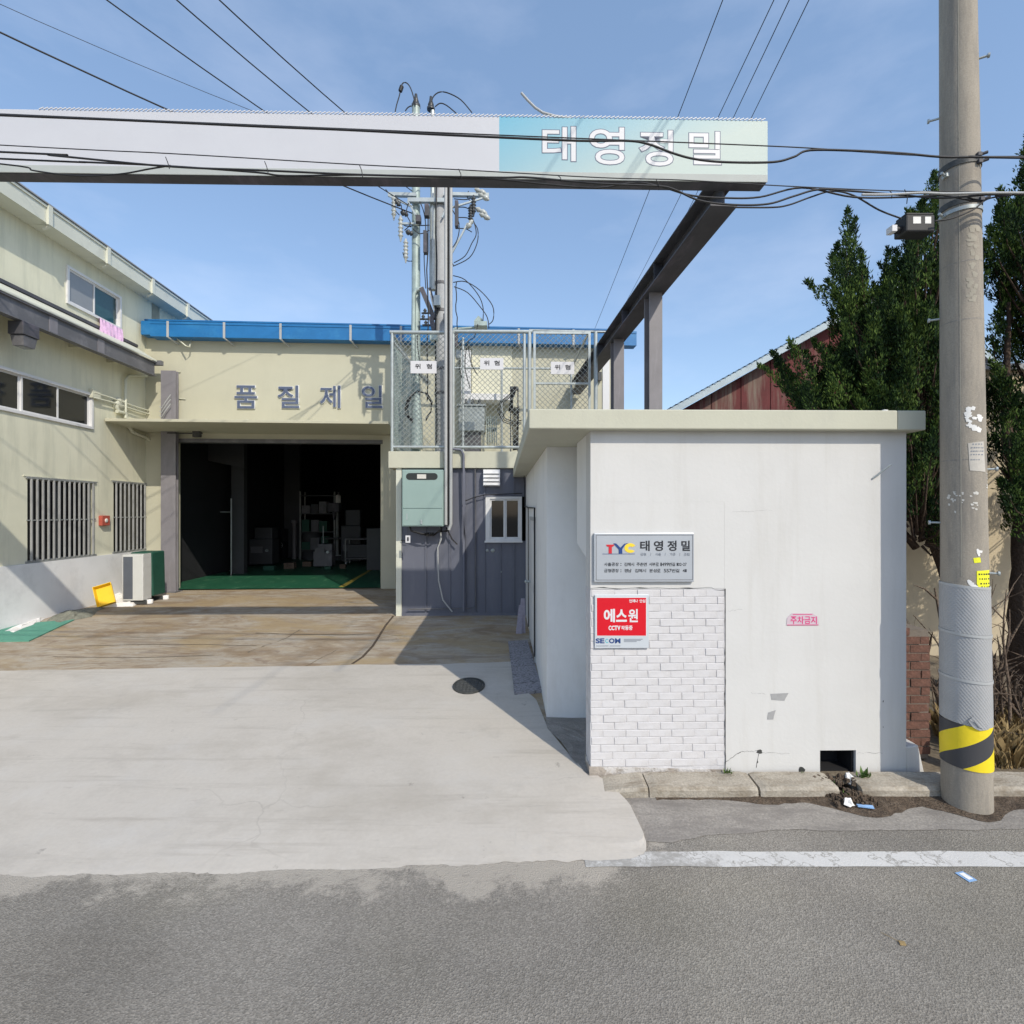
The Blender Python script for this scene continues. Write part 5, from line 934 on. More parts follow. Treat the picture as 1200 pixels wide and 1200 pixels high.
# gutter sections with straps, roof
uG = U0+.42; gt1 = LU(60, 245, uG)[1]; 
mb = MB(); mb.hexa([(U0-7, 4.3, zc2+.002), (U0, 4.3, zc2+.002), (U0, 26, zc2+.002), (U0-7, 26, zc2+.002)], [(U0-6.5, 4.3, zc2+.1), (U0+.3, 4.3, zc2+.03), (U0+.3, 26, zc2+.03), (U0-6.5, 26, zc2+.1)]); lb.part('roof', mb, 'roof_grey')
zg1 = gt1; zg0 = zg1-.34
for i in range(9):
    v0 = 4.4+i*1.62; v1 = v0+1.61
    if v0 > 17: break
    mb = MB(); mb.box(uG-.02, uG, v0, v1, zg0, zg1); mb.box(U0+.001, uG-.021, v0, v1, zg0, zg0+.02); mb.box(uG, uG+.025, v0, v1, zg1-.04, zg1+.008); lb.part('gutter_section', mb, 'gutter_cream')
    mb = MB(); mb.box(uG+.001, uG+.05, v1-.07, v1+.03, zg0-.03, zg1+.02); mb.bar((uG+.02, v1, zg0-.03), (uG-.12, v1, zg0-.10), .05, .03); lb.part('gutter_strap', mb, 'gutter_cream')
mb = MB(); mb.box(U0+.001, uG+.05, 4.3, 17.6, zg1+.025, zg1+.05); lb.part('roof_edge', mb, 'roof_grey')
# barred windows
for (v0, v1, z0, z1) in (w1, w2):
    nb = 13 if (v0, v1) == w1[:2] else 12
    mb = MB(); e = .05; mb.box(U0-.15, U0-.1, v0, v1, z0, z0+e); mb.box(U0-.15, U0-.1, v0, v1, z1-e, z1); mb.box(U0-.15, U0-.1, v0, v0+e, z0+e, z1-e); mb.box(U0-.15, U0-.1, v1-e, v1, z0+e, z1-e); mb.box(U0-.15, U0-.1, (v0+v1)/2-e/2, (v0+v1)/2+e/2, z0+e, z1-e)
    wf = lb.part('window', mb, 'bar_grey'); mb = MB(); mb.box(U0-.135, U0-.12, v0+e, v1-e, z0+e, z1-e); lb.part('pane', mb, 'glass_dark', parent=wf)
    mb = MB(); mb.box(U0+.001, U0+.03, v0-.05, v1+.05, z0-.0, z0+.045); mb.box(U0+.008, U0+.03, v0-.03, v1+.03, (z0+z1)/2-.012, (z0+z1)/2+.012); mb.box(U0+.001, U0+.03, v0-.05, v1+.05, z1-.03, z1+.012); gr = lb.part('window_grille', mb, 'bar_grey')
    for i in range(nb):
        v = v0+.06+(v1-v0-.12)*i/(nb-1); mb = MB(); mb.box(U0+.01, U0+.045, v-.011, v+.011, z0+.046, z1-.031); lb.part('bar', mb, 'bar_light', parent=gr)
    mb = MB(); mb.box(U0+.001, U0+.016, v0-.10, v1+.1, z1+.014, z1+.035); lb.part('window_head', mb, 'wall_olive')
def slider(w_, nm, panes):
    v0, v1, z0, z1 = w_; e = .06; mb = MB(); a, b_ = U0-.1, U0+.04
    mb.box(a, b_, v0, v1, z0, z0+e); mb.box(a, b_, v0, v1, z1-e, z1); mb.box(a, b_, v0, v0+e, z0+e, z1-e); mb.box(a, b_, v1-e, v1, z0+e, z1-e)
    wf = lb.part('window', mb, 'frame_white', bev=.004); n = len(panes)
    for i, g in enumerate(panes):
        p0 = v0+e+(v1-v0-2*e)*i/n; p1 = v0+e+(v1-v0-2*e)*(i+1)/n; s = .035; o_ = -.03 if i % 2 else 0
        mb = MB(); mb.box(U0-.04+o_, U0+o_, p0, p1, z0+e, z0+e+s); mb.box(U0-.04+o_, U0+o_, p0, p1, z1-e-s, z1-e); mb.box(U0-.04+o_, U0+o_, p0, p0+s, z0+e+s, z1-e-s); mb.box(U0-.04+o_, U0+o_, p1-s, p1, z0+e+s, z1-e-s); lb.part('sash', mb, 'frame_white', parent=wf)
        mb = MB(); mb.box(U0-.025+o_, U0-.015+o_, p0+s, p1-s, z0+e+s, z1-e-s); lb.part('pane', mb, g, parent=wf)
slider(w3, 'window', ['glass_dark', 'glass_dark', 'glass_dark', 'glass_dark']); slider(w4, 'window', ['glass_blind', 'glass_teal'])
mb = MB(); mb.box(U0-.6, U0-.55, 4.8, VF, .3, zc2-.1); lb.part('room_shade_sheet', mb, 'shade_black')  # near-black sheet behind the windows stands in for the unlit room
# canopy over the first floor windows
uC = -8.68; cz1 = 6.47; cz0 = 6.10; vc1 = 14.12
mb = MB(); mb.hexa([(U0+.001, 4.6, cz1+.35), (uC+.06, 4.6, cz1+.015), (uC+.06, vc1, cz1+.015), (U0+.001, vc1, cz1+.35)], [(U0+.001, 4.6, cz1+.39), (uC+.06, 4.6, cz1+.05), (uC+.06, vc1, cz1+.05), (U0+.001, vc1, cz1+.39)]); lb.part('canopy_roof', mb, 'gutter_cream')
mb = MB(); mb.box(U0+.001, U0+.05, 4.6, vc1, cz1+.392, cz1+.46); lb.part('canopy_flashing', mb, 'steel_dark')
mb = MB(); mb.box(uC-.1, uC, 4.6, vc1, cz0, cz1); mb.box(uC, uC+.05, 4.6, vc1, cz0, cz0+.02); mb.box(uC, uC+.05, 4.6, vc1, cz1-.02, cz1); lb.part('canopy_beam', mb, 'steel_grey')
for v in [5.6+i*1.3 for i in range(6)]: mb = MB(); mb.box(uC+.001, uC+.012, v, v+.2, cz0+.03, cz1-.03); lb.part('splice_plate', mb, 'column_grey')
for v in [5+i*1.15 for i in range(8)]: mb = MB(); mb.box(U0+.001, uC-.101, v, v+.05, cz0+.06, cz0+.14); lb.part('canopy_bracket', mb, 'wall_cream')
mb = MB(); mb.box(U0+.001, uC-.101, 4.6, vc1, cz0+.15, cz0+.17); lb.part('canopy_soffit', mb, 'wall_cream')
mb = MB(); mb.box(uC-.12, uC+.16, vc1, vc1+.12, cz1-.06, cz1+.06); lb.part('canopy_end', mb, 'steel_grey', bev=.004)
# hanging lamp under the canopy
T = Thing('wall_lamp', 'grey box lamp hanging under the canopy of the workshop', 'lamp', B, (uC-.06, LU(28, 390, uC-.06)[0], 5.5))
v = LU(28, 390, uC-.06)[0]; zl = LU(28, 396, uC-.06)[1]-5.6; u = uC-.06
mb = MB(); mb.box(u-.14, u+.14, v-.18, v+.18, 5.62+zl, 6.095); T.part('housing', mb, 'steel_dark', bev=.01)
mb = MB(); mb.hexa([(u-.10, v-.12, 5.42+zl), (u+.1, v-.12, 5.42+zl), (u+.1, v+.12, 5.42+zl), (u-.10, v+.12, 5.42+zl)], [(u-.12, v-.15, 5.61+zl), (u+.12, v-.15, 5.61+zl), (u+.12, v+.15, 5.61+zl), (u-.12, v+.15, 5.61+zl)]); T.part('lamp_shade', mb, 'steel_grey')
mb = MB(); mb.box(u-.08, u+.08, v-.10, v+.10, 5.41+zl, 5.419+zl); T.part('lens', mb, 'glass_blind')
# column where workshop and hall meet
u0_, u1_ = bu(188, 14.2), bu(205.5, 14.2)
T = Thing('steel_column', 'tall grey steel column at the left edge of the hall doorway', 'column', B, ((u0_+u1_)/2, 14.25, .36))
mb = MB(); hbeam(mb, ((u0_+u1_)/2, 14.28, .36), ((u0_+u1_)/2, 14.28, B.onV(197, 434, 14.2)[1]), u1_-u0_, .13, .02); T.part('column', mb, 'column_grey')
mb = MB(); mb.box(u0_-.06, u1_+.06, 14.1, 14.45, .345, .375); T.part('base_plate', mb, 'steel_grey')
mb = MB(); um = (u0_+u1_)/2
for q in range(3): mb.tube([(um-.16, 14.12, 5.3-q*.12), (um-.1, 14.1, 5.25-q*.12), (um, 14.12, 5.45-q*.12), (um+.12, 14.12, 5.62-q*.12)], .014, 5)
T.part('cable', mb, 'conduit_grey')
# wall fittings
T = Thing('downpipe', 'cream plastic pipe curving down the workshop wall to the corner', 'pipe', B, (U0+.1, 13.5, 1))
P = lambda px, py, u=U0+.09: (u, LU(px, py, u)[0], LU(px, py, u)[1])
mb = MB(); mb.tube([P(137, 482), P(147, 484), P(149, 495), P(155, 506), P(170, 512), P(182, 520), P(187, 533), P(188, 560), P(188.5, 645)], .045, 8); T.part('pipe', mb, 'pvc_cream')
mb = MB(); mb.tube([P(147, 490), P(147, 445), P(151, 440), P(172, 441)], .035, 8); T.part('branch_pipe', mb, 'pvc_cream')
mb = MB(); mb.tube([P(110, 460), P(130, 466), P(160, 477), P(184, 484)], .02, 6); mb.tube([P(110, 466), P(130, 471), P(160, 481), P(184, 488)], .02, 6); mb.box(U0+.001, U0+.1, P(113, 462)[1]-.12, P(113, 462)[1]+.12, P(113, 462)[2]-.1, P(113, 462)[2]+.1); T.part('conduit', mb, 'pvc_cream')
p = P(142, 475); T = Thing('extractor_fan', 'round wall vent beside the cream pipes on the workshop wall', 'vent', B, p)
mb = MB(); mb.lathe((U0+.001, p[1], p[2]), [(.17, 0), (.19, .06), (.17, .10), (.12, .10), (.11, .06)], 20, 0, (1, 0, 0)); T.part('ring', mb, 'pvc_cream')
mb = MB(); mb.lathe((U0+.03, p[1], p[2]), [(.118, 0), (.1, .02), (0, .03)], 16, 0, (1, 0, 0)); T.part('grille', mb, 'steel_grey')
for i in range(3): 
    a = i*2.09; mb = MB(); mb.bar((U0+.085, p[1], p[2]), (U0+.085, p[1]+math.cos(a)*.13, p[2]+math.sin(a)*.13), .012, .02); T.part('spoke', mb, 'pvc_cream')
p = P(121, 610, U0+.02); T = Thing('fire_call_box', 'small red box on the workshop wall between the two barred windows', 'box', B, p)
mb = MB(); mb.box(U0+.001, U0+.09, p[1]-.13, p[1]+.13, p[2]-.12, p[2]+.12); T.part('housing', mb, 'red_box', bev=.01); mb = MB(); mb.lathe((U0+.09, p[1], p[2]), [(.05, 0), (.05, .012), (.03, .02)], 12, 0, (1, 0, 0)); T.part('button', mb, 'paper_old')
# lilac cloth hanging from the upstairs window
mb = MB(); v0, z0 = LU(117, 362, U0+.07); v1, z1 = LU(143, 372, U0+.07); n = 26; rows = []
for i in range(n+1):
    v = v0+(v1-v0)*i/n; d = .03*math.sin(i*1.5)+.02*jit(); lo = .28+.22*abs(math.sin(i*.8+.4))+.05*jit()
    rows.append([(U0+.03, v, w4[2]+.02), (U0+.075+d*.3, v, w4[2]+.01), (U0+.09+d, v+jit(.01), w4[2]-lo*.5), (U0+.08+d, v+jit(.02), w4[2]-lo)])
for a, b_ in zip(rows, rows[1:]):
    for j in range(3): mb.add([a[j], b_[j], b_[j+1], a[j+1]], [(0, 1, 2, 3)], 0, True)
solo('hanging_cloth', mb, 'lilac_cloth', 'crumpled lilac cloth hanging from the upstairs window of the workshop', 'cloth', B, (U0+.07, v0, w4[2]))
# outdoor unit
ac0, ac1 = B.onV(143, 650, 12.5)[0], B.onV(167.5, 650, 12.5)[0]; av = 12.5; azb = .34; azt = B.onV(150, 650, av)[1]
T = Thing('air_conditioner', 'white outdoor air conditioner under a dark green cover by the workshop wall', 'air conditioner', B, ((ac0+ac1)/2, av, azb))
mb = MB(); mb.box(ac0, ac1, av, av+.32, azb+.08, azt); T.part('body', mb, 'ac_white', bev=.015)
mb = MB(); mb.box(ac0+.03, ac0+.24, av-.008, av-.001, azb+.12, azt-.05); gr = T.part('side_grille', mb, 'ac_grille')
for q in range(5): mb = MB(); mb.box(ac1+.001, ac1+.003, av+.03, av+.29, azb+.2+q*.22, azb+.3+q*.22); T.part('vent_slot', mb, 'ac_white')
mb = MB(); mb.hexa([(ac0-.01, av+.33, azb+.13), (ac1+.03, av+.33, azb+.13), (ac1+.04, av+.8, azb+.13), (ac0-.01, av+.8, azb+.13)], [(ac0-.01, av+.29, azt+.03), (ac1+.02, av+.29, azt+.03), (ac1+.03, av+.78, azt+.04), (ac0-.01, av+.78, azt+.04)]); T.part('cover', mb, 'green_cover', bev=.03)
for v in (av+.05, av+.68):
    mb = MB(); mb.box(ac0, ac1+.04, v, v+.07, azb-.01, azb+.075); T.part('foot', mb, 'iron')
mb = MB(); mb.lathe((ac1+.06, av+.15, azb-.01), [(.07, 0), (.07, .09), (0, .1)], 10); mb.lathe((ac1+.07, av+.75, azb-.01), [(.07, 0), (.07, .09), (0, .1)], 10); T.part('block', mb, 'cloth_white')
# yellow tray
X, Y, Z = yardpt(124, 706); u, v = B.uv(X, Y)
def tray():
    mb = MB(); w_, l_, h_, t = .16, .24, .12, .012
    mb.box(-w_, w_, -l_, l_, 0, t)
    for s in (-1, 1): mb.hexa([(s*w_-(t if s > 0 else 0), -l_, t), (s*w_+(t if s < 0 else 0), -l_, t), (s*w_+(t if s < 0 else 0), l_, t), (s*w_-(t if s > 0 else 0), l_, t)], [(s*w_*1.1-(t if s > 0 else 0), -l_*1.05, h_), (s*w_*1.1+(t if s < 0 else 0), -l_*1.05, h_), (s*w_*1.1+(t if s < 0 else 0), l_*1.05, h_), (s*w_*1.1-(t if s > 0 else 0), l_*1.05, h_)])
    for s in (-1, 1): mb.hexa([(-w_+t, s*l_-(t if s > 0 else 0), t), (w_-t, s*l_-(t if s > 0 else 0), t), (w_-t, s*l_+(t if s < 0 else 0), t), (-w_+t, s*l_+(t if s < 0 else 0), t)], [(-w_*1.05, s*l_*1.05-(t if s > 0 else 0), h_), (w_*1.05, s*l_*1.05-(t if s > 0 else 0), h_), (w_*1.05, s*l_*1.05+(t if s < 0 else 0), h_), (-w_*1.05, s*l_*1.05+(t if s < 0 else 0), h_)])
    return mb
mb = tray(); me = mb.mesh('crate', 'yellow_plastic'); o = link('crate', me); o['label'] = 'yellow plastic crate tipped on its side against the workshop plinth'; o['category'] = 'crate'
zx = Vector((.3, -.86, .42)).normalized(); yx = Vector((-.38, .12, .92)); yx = (yx-zx*yx.dot(zx)).normalized(); xx = yx.cross(zx); Yk = 11.75; Xk = (124-600)/600*Yk; o.matrix_world = Matrix(((xx.x, yx.x, zx.x, Xk), (xx.y, yx.y, zx.y, Yk), (xx.z, yx.z, zx.z, zg(Yk)+.27), (0, 0, 0, 1)))
# heap of white cloth, dark netting, green mat
def heap(px_pts, zmax, name, m, lab, cat, seed, dens=26):
    P_ = [yardpt(*p) for p in px_pts]; cx = sum(p[0] for p in P_)/len(P_); cy = sum(p[1] for p in P_)/len(P_); mb = MB(); n = len(P_); K = 6; vs = [(cx, cy, zg(cy)+zmax*.7)]
    m_ = 4; ring = []
    for i in range(n*m_):
        a = P_[i//m_]; b_ = P_[(i//m_+1) % n]; t = (i % m_)/m_; ring.append((a[0]+(b_[0]-a[0])*t+jit(.05), a[1]+(b_[1]-a[1])*t+jit(.03)))
    N_ = len(ring)
    for k_ in range(1, K+1):
        for x, y in ring:
            f = k_/K; X, Y = cx+(x-cx)*f, cy+(y-cy)*f; vs.append((X+jit(.02), Y+jit(.02), zg(Y)+(.004 if k_ == K else zmax*(1-f)**.5*(.45+.9*abs(noise.noise((X*5, Y*5, seed))))+.01)))
    mb.add(vs, [(0, 1+i, 1+(i+1) % N_) for i in range(N_)]+[(1+(k_-1)*N_+i, 1+k_*N_+i, 1+k_*N_+(i+1) % N_, 1+(k_-1)*N_+(i+1) % N_) for k_ in range(1, K) for i in range(N_)], 0, False)
    return solo(name, mb, m, lab, cat, W, (cx, cy, zg(cy)))
heap([(112, 703), (135, 699), (170, 697), (172, 704), (155, 711), (120, 712)], .22, 'cloth_heap', 'cloth_white', 'crumpled white sacking lying beside the yellow crate', 'cloth', 1)
heap([(52, 728), (75, 718), (120, 713), (105, 723), (70, 731)], .15, 'netting', 'net_grey', 'dark folded netting lying behind the green mat', 'netting', 2)
heap([(0, 741), (40, 727), (60, 721), (45, 730), (15, 744)], .06, 'plastic_sheet', 'cloth_white', 'thin white plastic sheet along the foot of the workshop wall', 'sheet', 5)
mb = MB(); pl = [yardpt(*p) for p in ((-40, 745), (20, 732), (87, 727), (34, 752), (-40, 753))]; mb.hexa([(x, y, z+.001) for x, y, z in pl][::-1][::-1], [(x, y, z+.02) for x, y, z in pl])
solo('floor_mat', mb, 'green_mat', 'flat pale green mat on the yard at the left edge', 'mat', W, (pl[0][0], pl[0][1], .24))

def smooth(pts, k=6):
    out = []
    for i in range(len(pts)-1):
        p0, p1, p2, p3 = pts[max(i-1, 0)], pts[i], pts[i+1], pts[min(i+2, len(pts)-1)]
        for j in range(k):
            t = j/k; out.append(tuple(.5*((2*b)+(-a+c)*t+(2*a-5*b+4*c-d)*t*t+(-a+3*b-3*c+d)*t**3) for a, b, c, d in zip(p0, p1, p2, p3)))
    return out+[pts[-1]]
# ================================================================== ANNEX with the meter cabinet
VX = 11.0; zX = .28
gx = lambda px, v=VX: G.onV(px, 600, v)[0]
gy = lambda py, v=VX, px=540: G.onV(px, py, v)[1]
T = Thing('annex', 'small slate blue sheet metal annex with cream roof slab beside the hall doorway', 'building', G, (gx(540), VX, zX))
xl = gx(466); ztop = gy(548.5, 10.9)
seams = [gx(p) for p in (471, 500, 528, 546, 558, 568.5, 587, 603, 618)]
wx0, wx1, wz0, wz1 = gx(569), gx(611.5), gy(634), gy(582)
for i, (a, b_) in enumerate(zip(seams, seams[1:])):
    mb = MB(); segs = [(zX-.05, ztop)]
    if a > wx0-.05: segs = [(zX-.05, wz0), (wz1, ztop)]
    elif b_ > wx0+.02: segs = [(zX-.05, ztop)]
    for z0, z1 in segs:
        mb = MB(); mb.box(a, b_, VX, VX+.06, z0, z1); mb.box(b_-.028, b_-.001, VX-.028, VX+.001, z0+.001, z1-.001); T.part('wall_panel', mb, 'annex_blue')
mb = MB(); mb.box(gx(464.5), gx(471), VX-.05, VX+.1, zX-.1, ztop); T.part('corner_trim', mb, 'gutter_cream', bev=.005)
mb = MB(); mb.box(gx(471)+.001, gx(618), VX-.035, VX-.029, zX-.02, zX+.07); T.part('base_trim', mb, 'annex_blue')
mb = MB(); mb.box(gx(466), gx(469), VX+.101, 14.0, zX-.1, ztop); mb.box(gx(466), 1.95, 13.9, 14.0, zX-.1, ztop); mb.box(1.85, 1.95, 11.03, 13.89, zX-.1, ztop); mb.box(gx(618), 1.849, 11.03, 11.1, 3.45, ztop); T.part('rear_wall', mb, 'annex_blue')
zs1 = gy(529, 10.9)
mb = MB(); mb.box(gx(455, 10.9), gx(520, 10.9), 10.9, 14.05, ztop+.001, zs1); T.part('roof_slab', mb, 'slab_cream', bev=.008)
mb = MB(); mb.box(gx(520.3, 10.9), 1.96, 10.9, 14.05, ztop+.001, zs1); T.part('roof_slab', mb, 'slab_cream', bev=.008)
# window
e = .05; mb = MB(); a, b_ = VX-.06, VX+.05
mb.box(wx0, wx1, a, b_, wz0, wz0+e); mb.box(wx0, wx1, a, b_, wz1-e, wz1); mb.box(wx0, wx0+e*1.9, a, b_, wz0+e, wz1-e); mb.box(wx1-e, wx1, a, b_, wz0+e, wz1-e); mb.box(wx0-.02, wx1+.01, a-.03, a-.001, wz0-.03, wz0+.01)
wf = T.part('window', mb, 'frame_white', bev=.004); xm = (wx0+wx1)/2+.03
for x0, x1, dv in ((wx0+e*1.9, xm, 0), (xm, wx1-e, .02)):
    s = .035; mb = MB(); mb.box(x0, x1, a+.03+dv, a+.05+dv, wz0+e, wz0+e+s); mb.box(x0, x1, a+.03+dv, a+.05+dv, wz1-e-s, wz1-e); mb.box(x0, x0+s, a+.03+dv, a+.05+dv, wz0+e+s, wz1-e-s); mb.box(x1-s, x1, a+.03+dv, a+.05+dv, wz0+e+s, wz1-e-s); T.part('sash', mb, 'frame_white', parent=wf)
    mb = MB(); mb.box(x0+s, x1-s, a+.036+dv, a+.044+dv, wz0+e+s, wz1-e-s); T.part('pane', mb, 'glass_dark', parent=wf)
mb = MB(); mb.box(wx0-.3, wx1+.3, VX+.3, VX+.32, wz0-.3, wz1+.3); T.part('room_shade_sheet', mb, 'shade_black')  # black sheet behind the panes, painted in place of indoor shade
# louvred vent hood
hx0, hx1, hz0, hz1 = gx(566, 10.85), gx(586, 10.85), gy(569.5, 10.85), gy(550, 10.85)
mb = MB(); mb.box(hx0, hx1, VX-.13, VX-.03, hz0, hz1); vh = T.part('vent_hood', mb, 'frame_white', bev=.006)
for i in range(4):
    z = hz0+.02+i*(hz1-hz0-.03)/4; h_ = (hz1-hz0)/4-.02; mb = MB(); mb.hexa([(hx0+.01, VX-.19, z), (hx1-.01, VX-.19, z), (hx1-.01, VX-.132, z), (hx0+.01, VX-.132, z)], [(hx0+.01, VX-.15, z+h_), (hx1-.01, VX-.15, z+h_), (hx1-.01, VX-.132, z+h_), (hx0+.01, VX-.132, z+h_)]); T.part('louvre', mb, 'frame_white', parent=vh)
for px, py, r in ((571, 645, .035), (577.5, 645, .045), (587, 670, .02)):
    u, z = G.onV(px, py, VX); mb = MB(); mb.lathe((u, VX-.001, z), [(r, 0), (r, .008), (0, .01)], 10, 0, (0, -1, 0)); T.part('patch', mb, 'galvanised')
# meter cabinet
VC = 10.62; c0, c1, cz0_, cz1_ = gx(471, VC), gx(519.5, VC), gy(617, VC), gy(550.5, VC)
C = Thing('meter_cabinet', 'pale mint steel meter cabinet with a dark slot window hung on the annex wall', 'cabinet', G, ((c0+c1)/2, VC, cz0_))
mb = MB(); mb.box(c0, c1, VC, VX-.04, cz0_, cz1_); C.part('body', mb, 'mint_enamel', bev=.012)
zm = gy(596, VC)
mb = MB(); mb.box(c0+.02, c1-.02, VC-.014, VC-.001, zm+.008, cz1_-.02); C.part('upper_door', mb, 'mint_enamel', bev=.004)
mb = MB(); mb.box(c0+.02, c1-.02, VC-.014, VC-.001, cz0_+.02, zm-.008); ld = C.part('lower_door', mb, 'mint_enamel', bev=.004)
wa, wb, wc, wd = gx(476, VC), gx(513, VC), gy(562.5, VC), gy(554.5, VC); r_ = (wd-wc)/2
pts = [(wa+r_+r_*math.cos(t), (wc+wd)/2+r_*math.sin(t)) for t in [R(90+15*i) for i in range(13)]]+[(wb-r_+r_*math.cos(t), (wc+wd)/2+r_*math.sin(t)) for t in [R(-90+15*i) for i in range(13)]]
mb = MB(); mb.plate(pts[::-1], VC-.018, VC-.0145); C.part('slot_window', mb, 'glass_dark')
mb = MB(); mb.box(gx(489, VC), gx(499.5, VC), VC-.021, VC-.0185, gy(561, VC), gy(556, VC)); C.part('meter_face', mb, 'paper_old')
mb = MB(); mb.box(gx(493, VC), gx(495, VC), VC-.035, VC-.0145, gy(614, VC), gy(609, VC)); mb.box(gx(476.5, VC), gx(477.5, VC), VC-.02, VC-.0145, gy(609, VC), gy(602, VC)); C.part('latch', mb, 'galvanised', parent=ld)
mb = MB(); q = lambda px, py, v=VC+.12: (gx(px, v), v, gy(py, v))
mb.tube([q(480, 616), q(482, 622), q(495, 626), q(508, 627), q(518, 620)], .022, 6); mb.tube([q(517, 616), q(517, 623), q(524, 622)], .03, 6)
mb.tube([q(500, 624, 10.85), q(500, 628, 10.85)], .05, 8); mb.tube([q(506, 624, 10.85), q(506, 628, 10.85)], .04, 8); C.part('cable_gland', mb, 'black_rubber')
mb = MB(); v = VC-.02; mb.box(gx(475.2, v), gx(480.8, v), v, v+.008, gy(636, v), gy(627.5, v)); tg = C.part('tag', mb, 'print_white'); mb = MB(); mb.tube([(gx(478, v), v+.004, gy(627.5, v)), (gx(478, v), v+.004, gy(617, v))], .004, 4); mb.box(gx(477, v), gx(479, v), v-.002, v-.0005, gy(634, v), gy(629.5, v)); C.part('tag_print', mb, 'print_black', parent=tg)
# conduits on the annex front
def line3(pxs, v, r, n=6, mbx=None):
    mbx = mbx or MB(); mbx.tube([(G.onV(x, y, v)[0], v, G.onV(x, y, v)[1]) for x, y in pxs], r, n); return mbx
for pxs, v, r, m_, lab in (([(522.5, 212), (522.5, 615)], 10.72, .036, 'conduit_grey', 'pale grey service conduit running up the poles, left one of the pair'),
                           ([(528.5, 212), (528.5, 614), (526, 621)], 10.72, .036, 'conduit_grey', 'pale grey service conduit running up the poles, right one of the pair'),
                           ([(525.6, 215), (525.6, 617)], 10.76, .026, 'black_rubber', 'black cable between the two pale conduits')):
    solo('conduit', line3(pxs, v, r), m_, lab, 'conduit', G, (gx(525, v), v, 3), bev=0)
for pxs, v, r, m_, lab in (([(528, 526), (540, 527), (543, 532), (544, 600), (544.5, 634), (543.5, 716)], 10.85, .03, 'annex_blue', 'thick blue grey conduit bending down from the fence over the annex wall'),
                           ([(516, 617), (517, 632), (513, 642), (514, 680), (519, 703), (530, 717)], 10.88, .016, 'conduit_grey', 'grey cable curving down from the cabinet to the ground'),
                           ([(523, 618), (530, 632), (536, 638)], 10.88, .016, 'black_rubber', 'short black cable stub beside the cabinet'),
                           ([(470, 633), (478, 634)], 10.9, .01, 'black_rubber', 'thin black wire left of the tag'),
                           ([(478, 714), (520, 713), (557, 712.5), (557, 550)], 10.92, .014, 'steel_grey', 'thin grey pipe along the foot and up the annex wall'),
                           ([(543, 588), (555, 583), (568, 580), (612, 578)], 10.9, .011, 'black_rubber', 'thin black wire running to the annex window')):
    solo('cable', line3(pxs, v, r), m_, lab, 'cable', G, (gx(540, v), v, .3))

# ================================================================== SAFETY FENCE on the annex roof
VFe = 10.97; fz1 = gy(391, VFe); fz0 = gy(524, VFe)
T = Thing('safety_fence', 'galvanised chain link cage round the transformer on the annex roof', 'fence', G, (gx(540), VFe, zs1))
def chain(mb, P0, U, Wd, H, pitch=.115, r=.006):      # diamond lattice spanning Wd along U and H upwards
    P0 = Vector(P0); U = Vector(U).normalized(); Z = Vector((0, 0, 1)); nrm = U.cross(Z)
    def seg(a, b_, off):
        p = P0+U*a[0]+Z*a[1]+nrm*off; q = P0+U*b_[0]+Z*b_[1]+nrm*off
        d = (q-p).normalized(); s = d.cross(nrm).normalized()*r
        mb.add([p+s, p-s*.5+nrm*r, p-s*.5-nrm*r, q+s, q-s*.5+nrm*r, q-s*.5-nrm*r], [(0, 3, 4, 1), (1, 4, 5, 2), (2, 5, 3, 0)])
    k = 0; c = -H
    asp = 1.0
    while c < Wd:
        a0 = max(0, c); a1 = min(Wd, c+H*asp)
        if a1 > a0:
            seg((a0, (a0-c)/asp), (a1, (a1-c)/asp), r*.5); seg((a0, H-(a0-c)/asp), (a1, H-(a1-c)/asp), -r*.5)
        c += pitch
posts = [459.5, 531, 614.5]
for px in posts:
    mb = MB(); mb.tube([(gx(px, VFe), VFe, zs1), (gx(px, VFe), VFe, fz1)], .035, 8); T.part('post', mb, 'galvanised')
mb = MB(); mb.tube([(gx(457, VFe), VFe, fz1+.02), (gx(533, VFe), VFe, fz1+.02)], .042, 8); T.part('top_rail', mb, 'galvanised')
mb = MB(); mb.tube([(gx(531, VFe), VFe, fz1+.045), (gx(624, VFe), VFe, fz1+.05)], .042, 8); T.part('top_rail', mb, 'galvanised')
for a, b_ in ((459.5, 531), (531, 614.5)):
    mb = MB(); mb.tube([(gx(a, VFe), VFe, fz0), (gx(b_, VFe), VFe, fz0)], .03, 8); T.part('bottom_rail', mb, 'galvanised')
    mb = MB(); chain(mb, (gx(a, VFe), VFe, fz0), (1, 0, 0), gx(b_, VFe)-gx(a, VFe), fz1-fz0); T.part('wire_mesh', mb, 'galvanised', fix=False)
VB = 13.6
for p, q, nm in (((gx(459.5, VFe), VFe, fz0), (gx(459.5, VFe), VB, fz0), 'bottom_rail'), ((gx(459.5, VFe), VFe, fz1), (gx(459.5, VFe), VB, fz1), 'top_rail'), ((gx(459.5, VFe), VB, zs1), (gx(459.5, VFe), VB, fz1), 'post'), ((gx(459.5, VFe), VB, fz1), (1.85, VB, fz1), 'top_rail'), ((gx(459.5, VFe), VB, fz0), (1.85, VB, fz0), 'bottom_rail'), ((1.85, VB, zs1), (1.85, VB, fz1), 'post'), ((1.85, VFe, fz1), (1.85, VB, fz1), 'top_rail'), ((0, VB, zs1), (0, VB, fz1), 'post')):
    mb = MB(); mb.tube([p, q], .03, 8); T.part(nm, mb, 'galvanised')
mb = MB(); chain(mb, (gx(459.5, VFe), VFe, fz0), (0, 1, 0), VB-VFe, fz1-fz0); T.part('wire_mesh', mb, 'galv_green', fix=False)
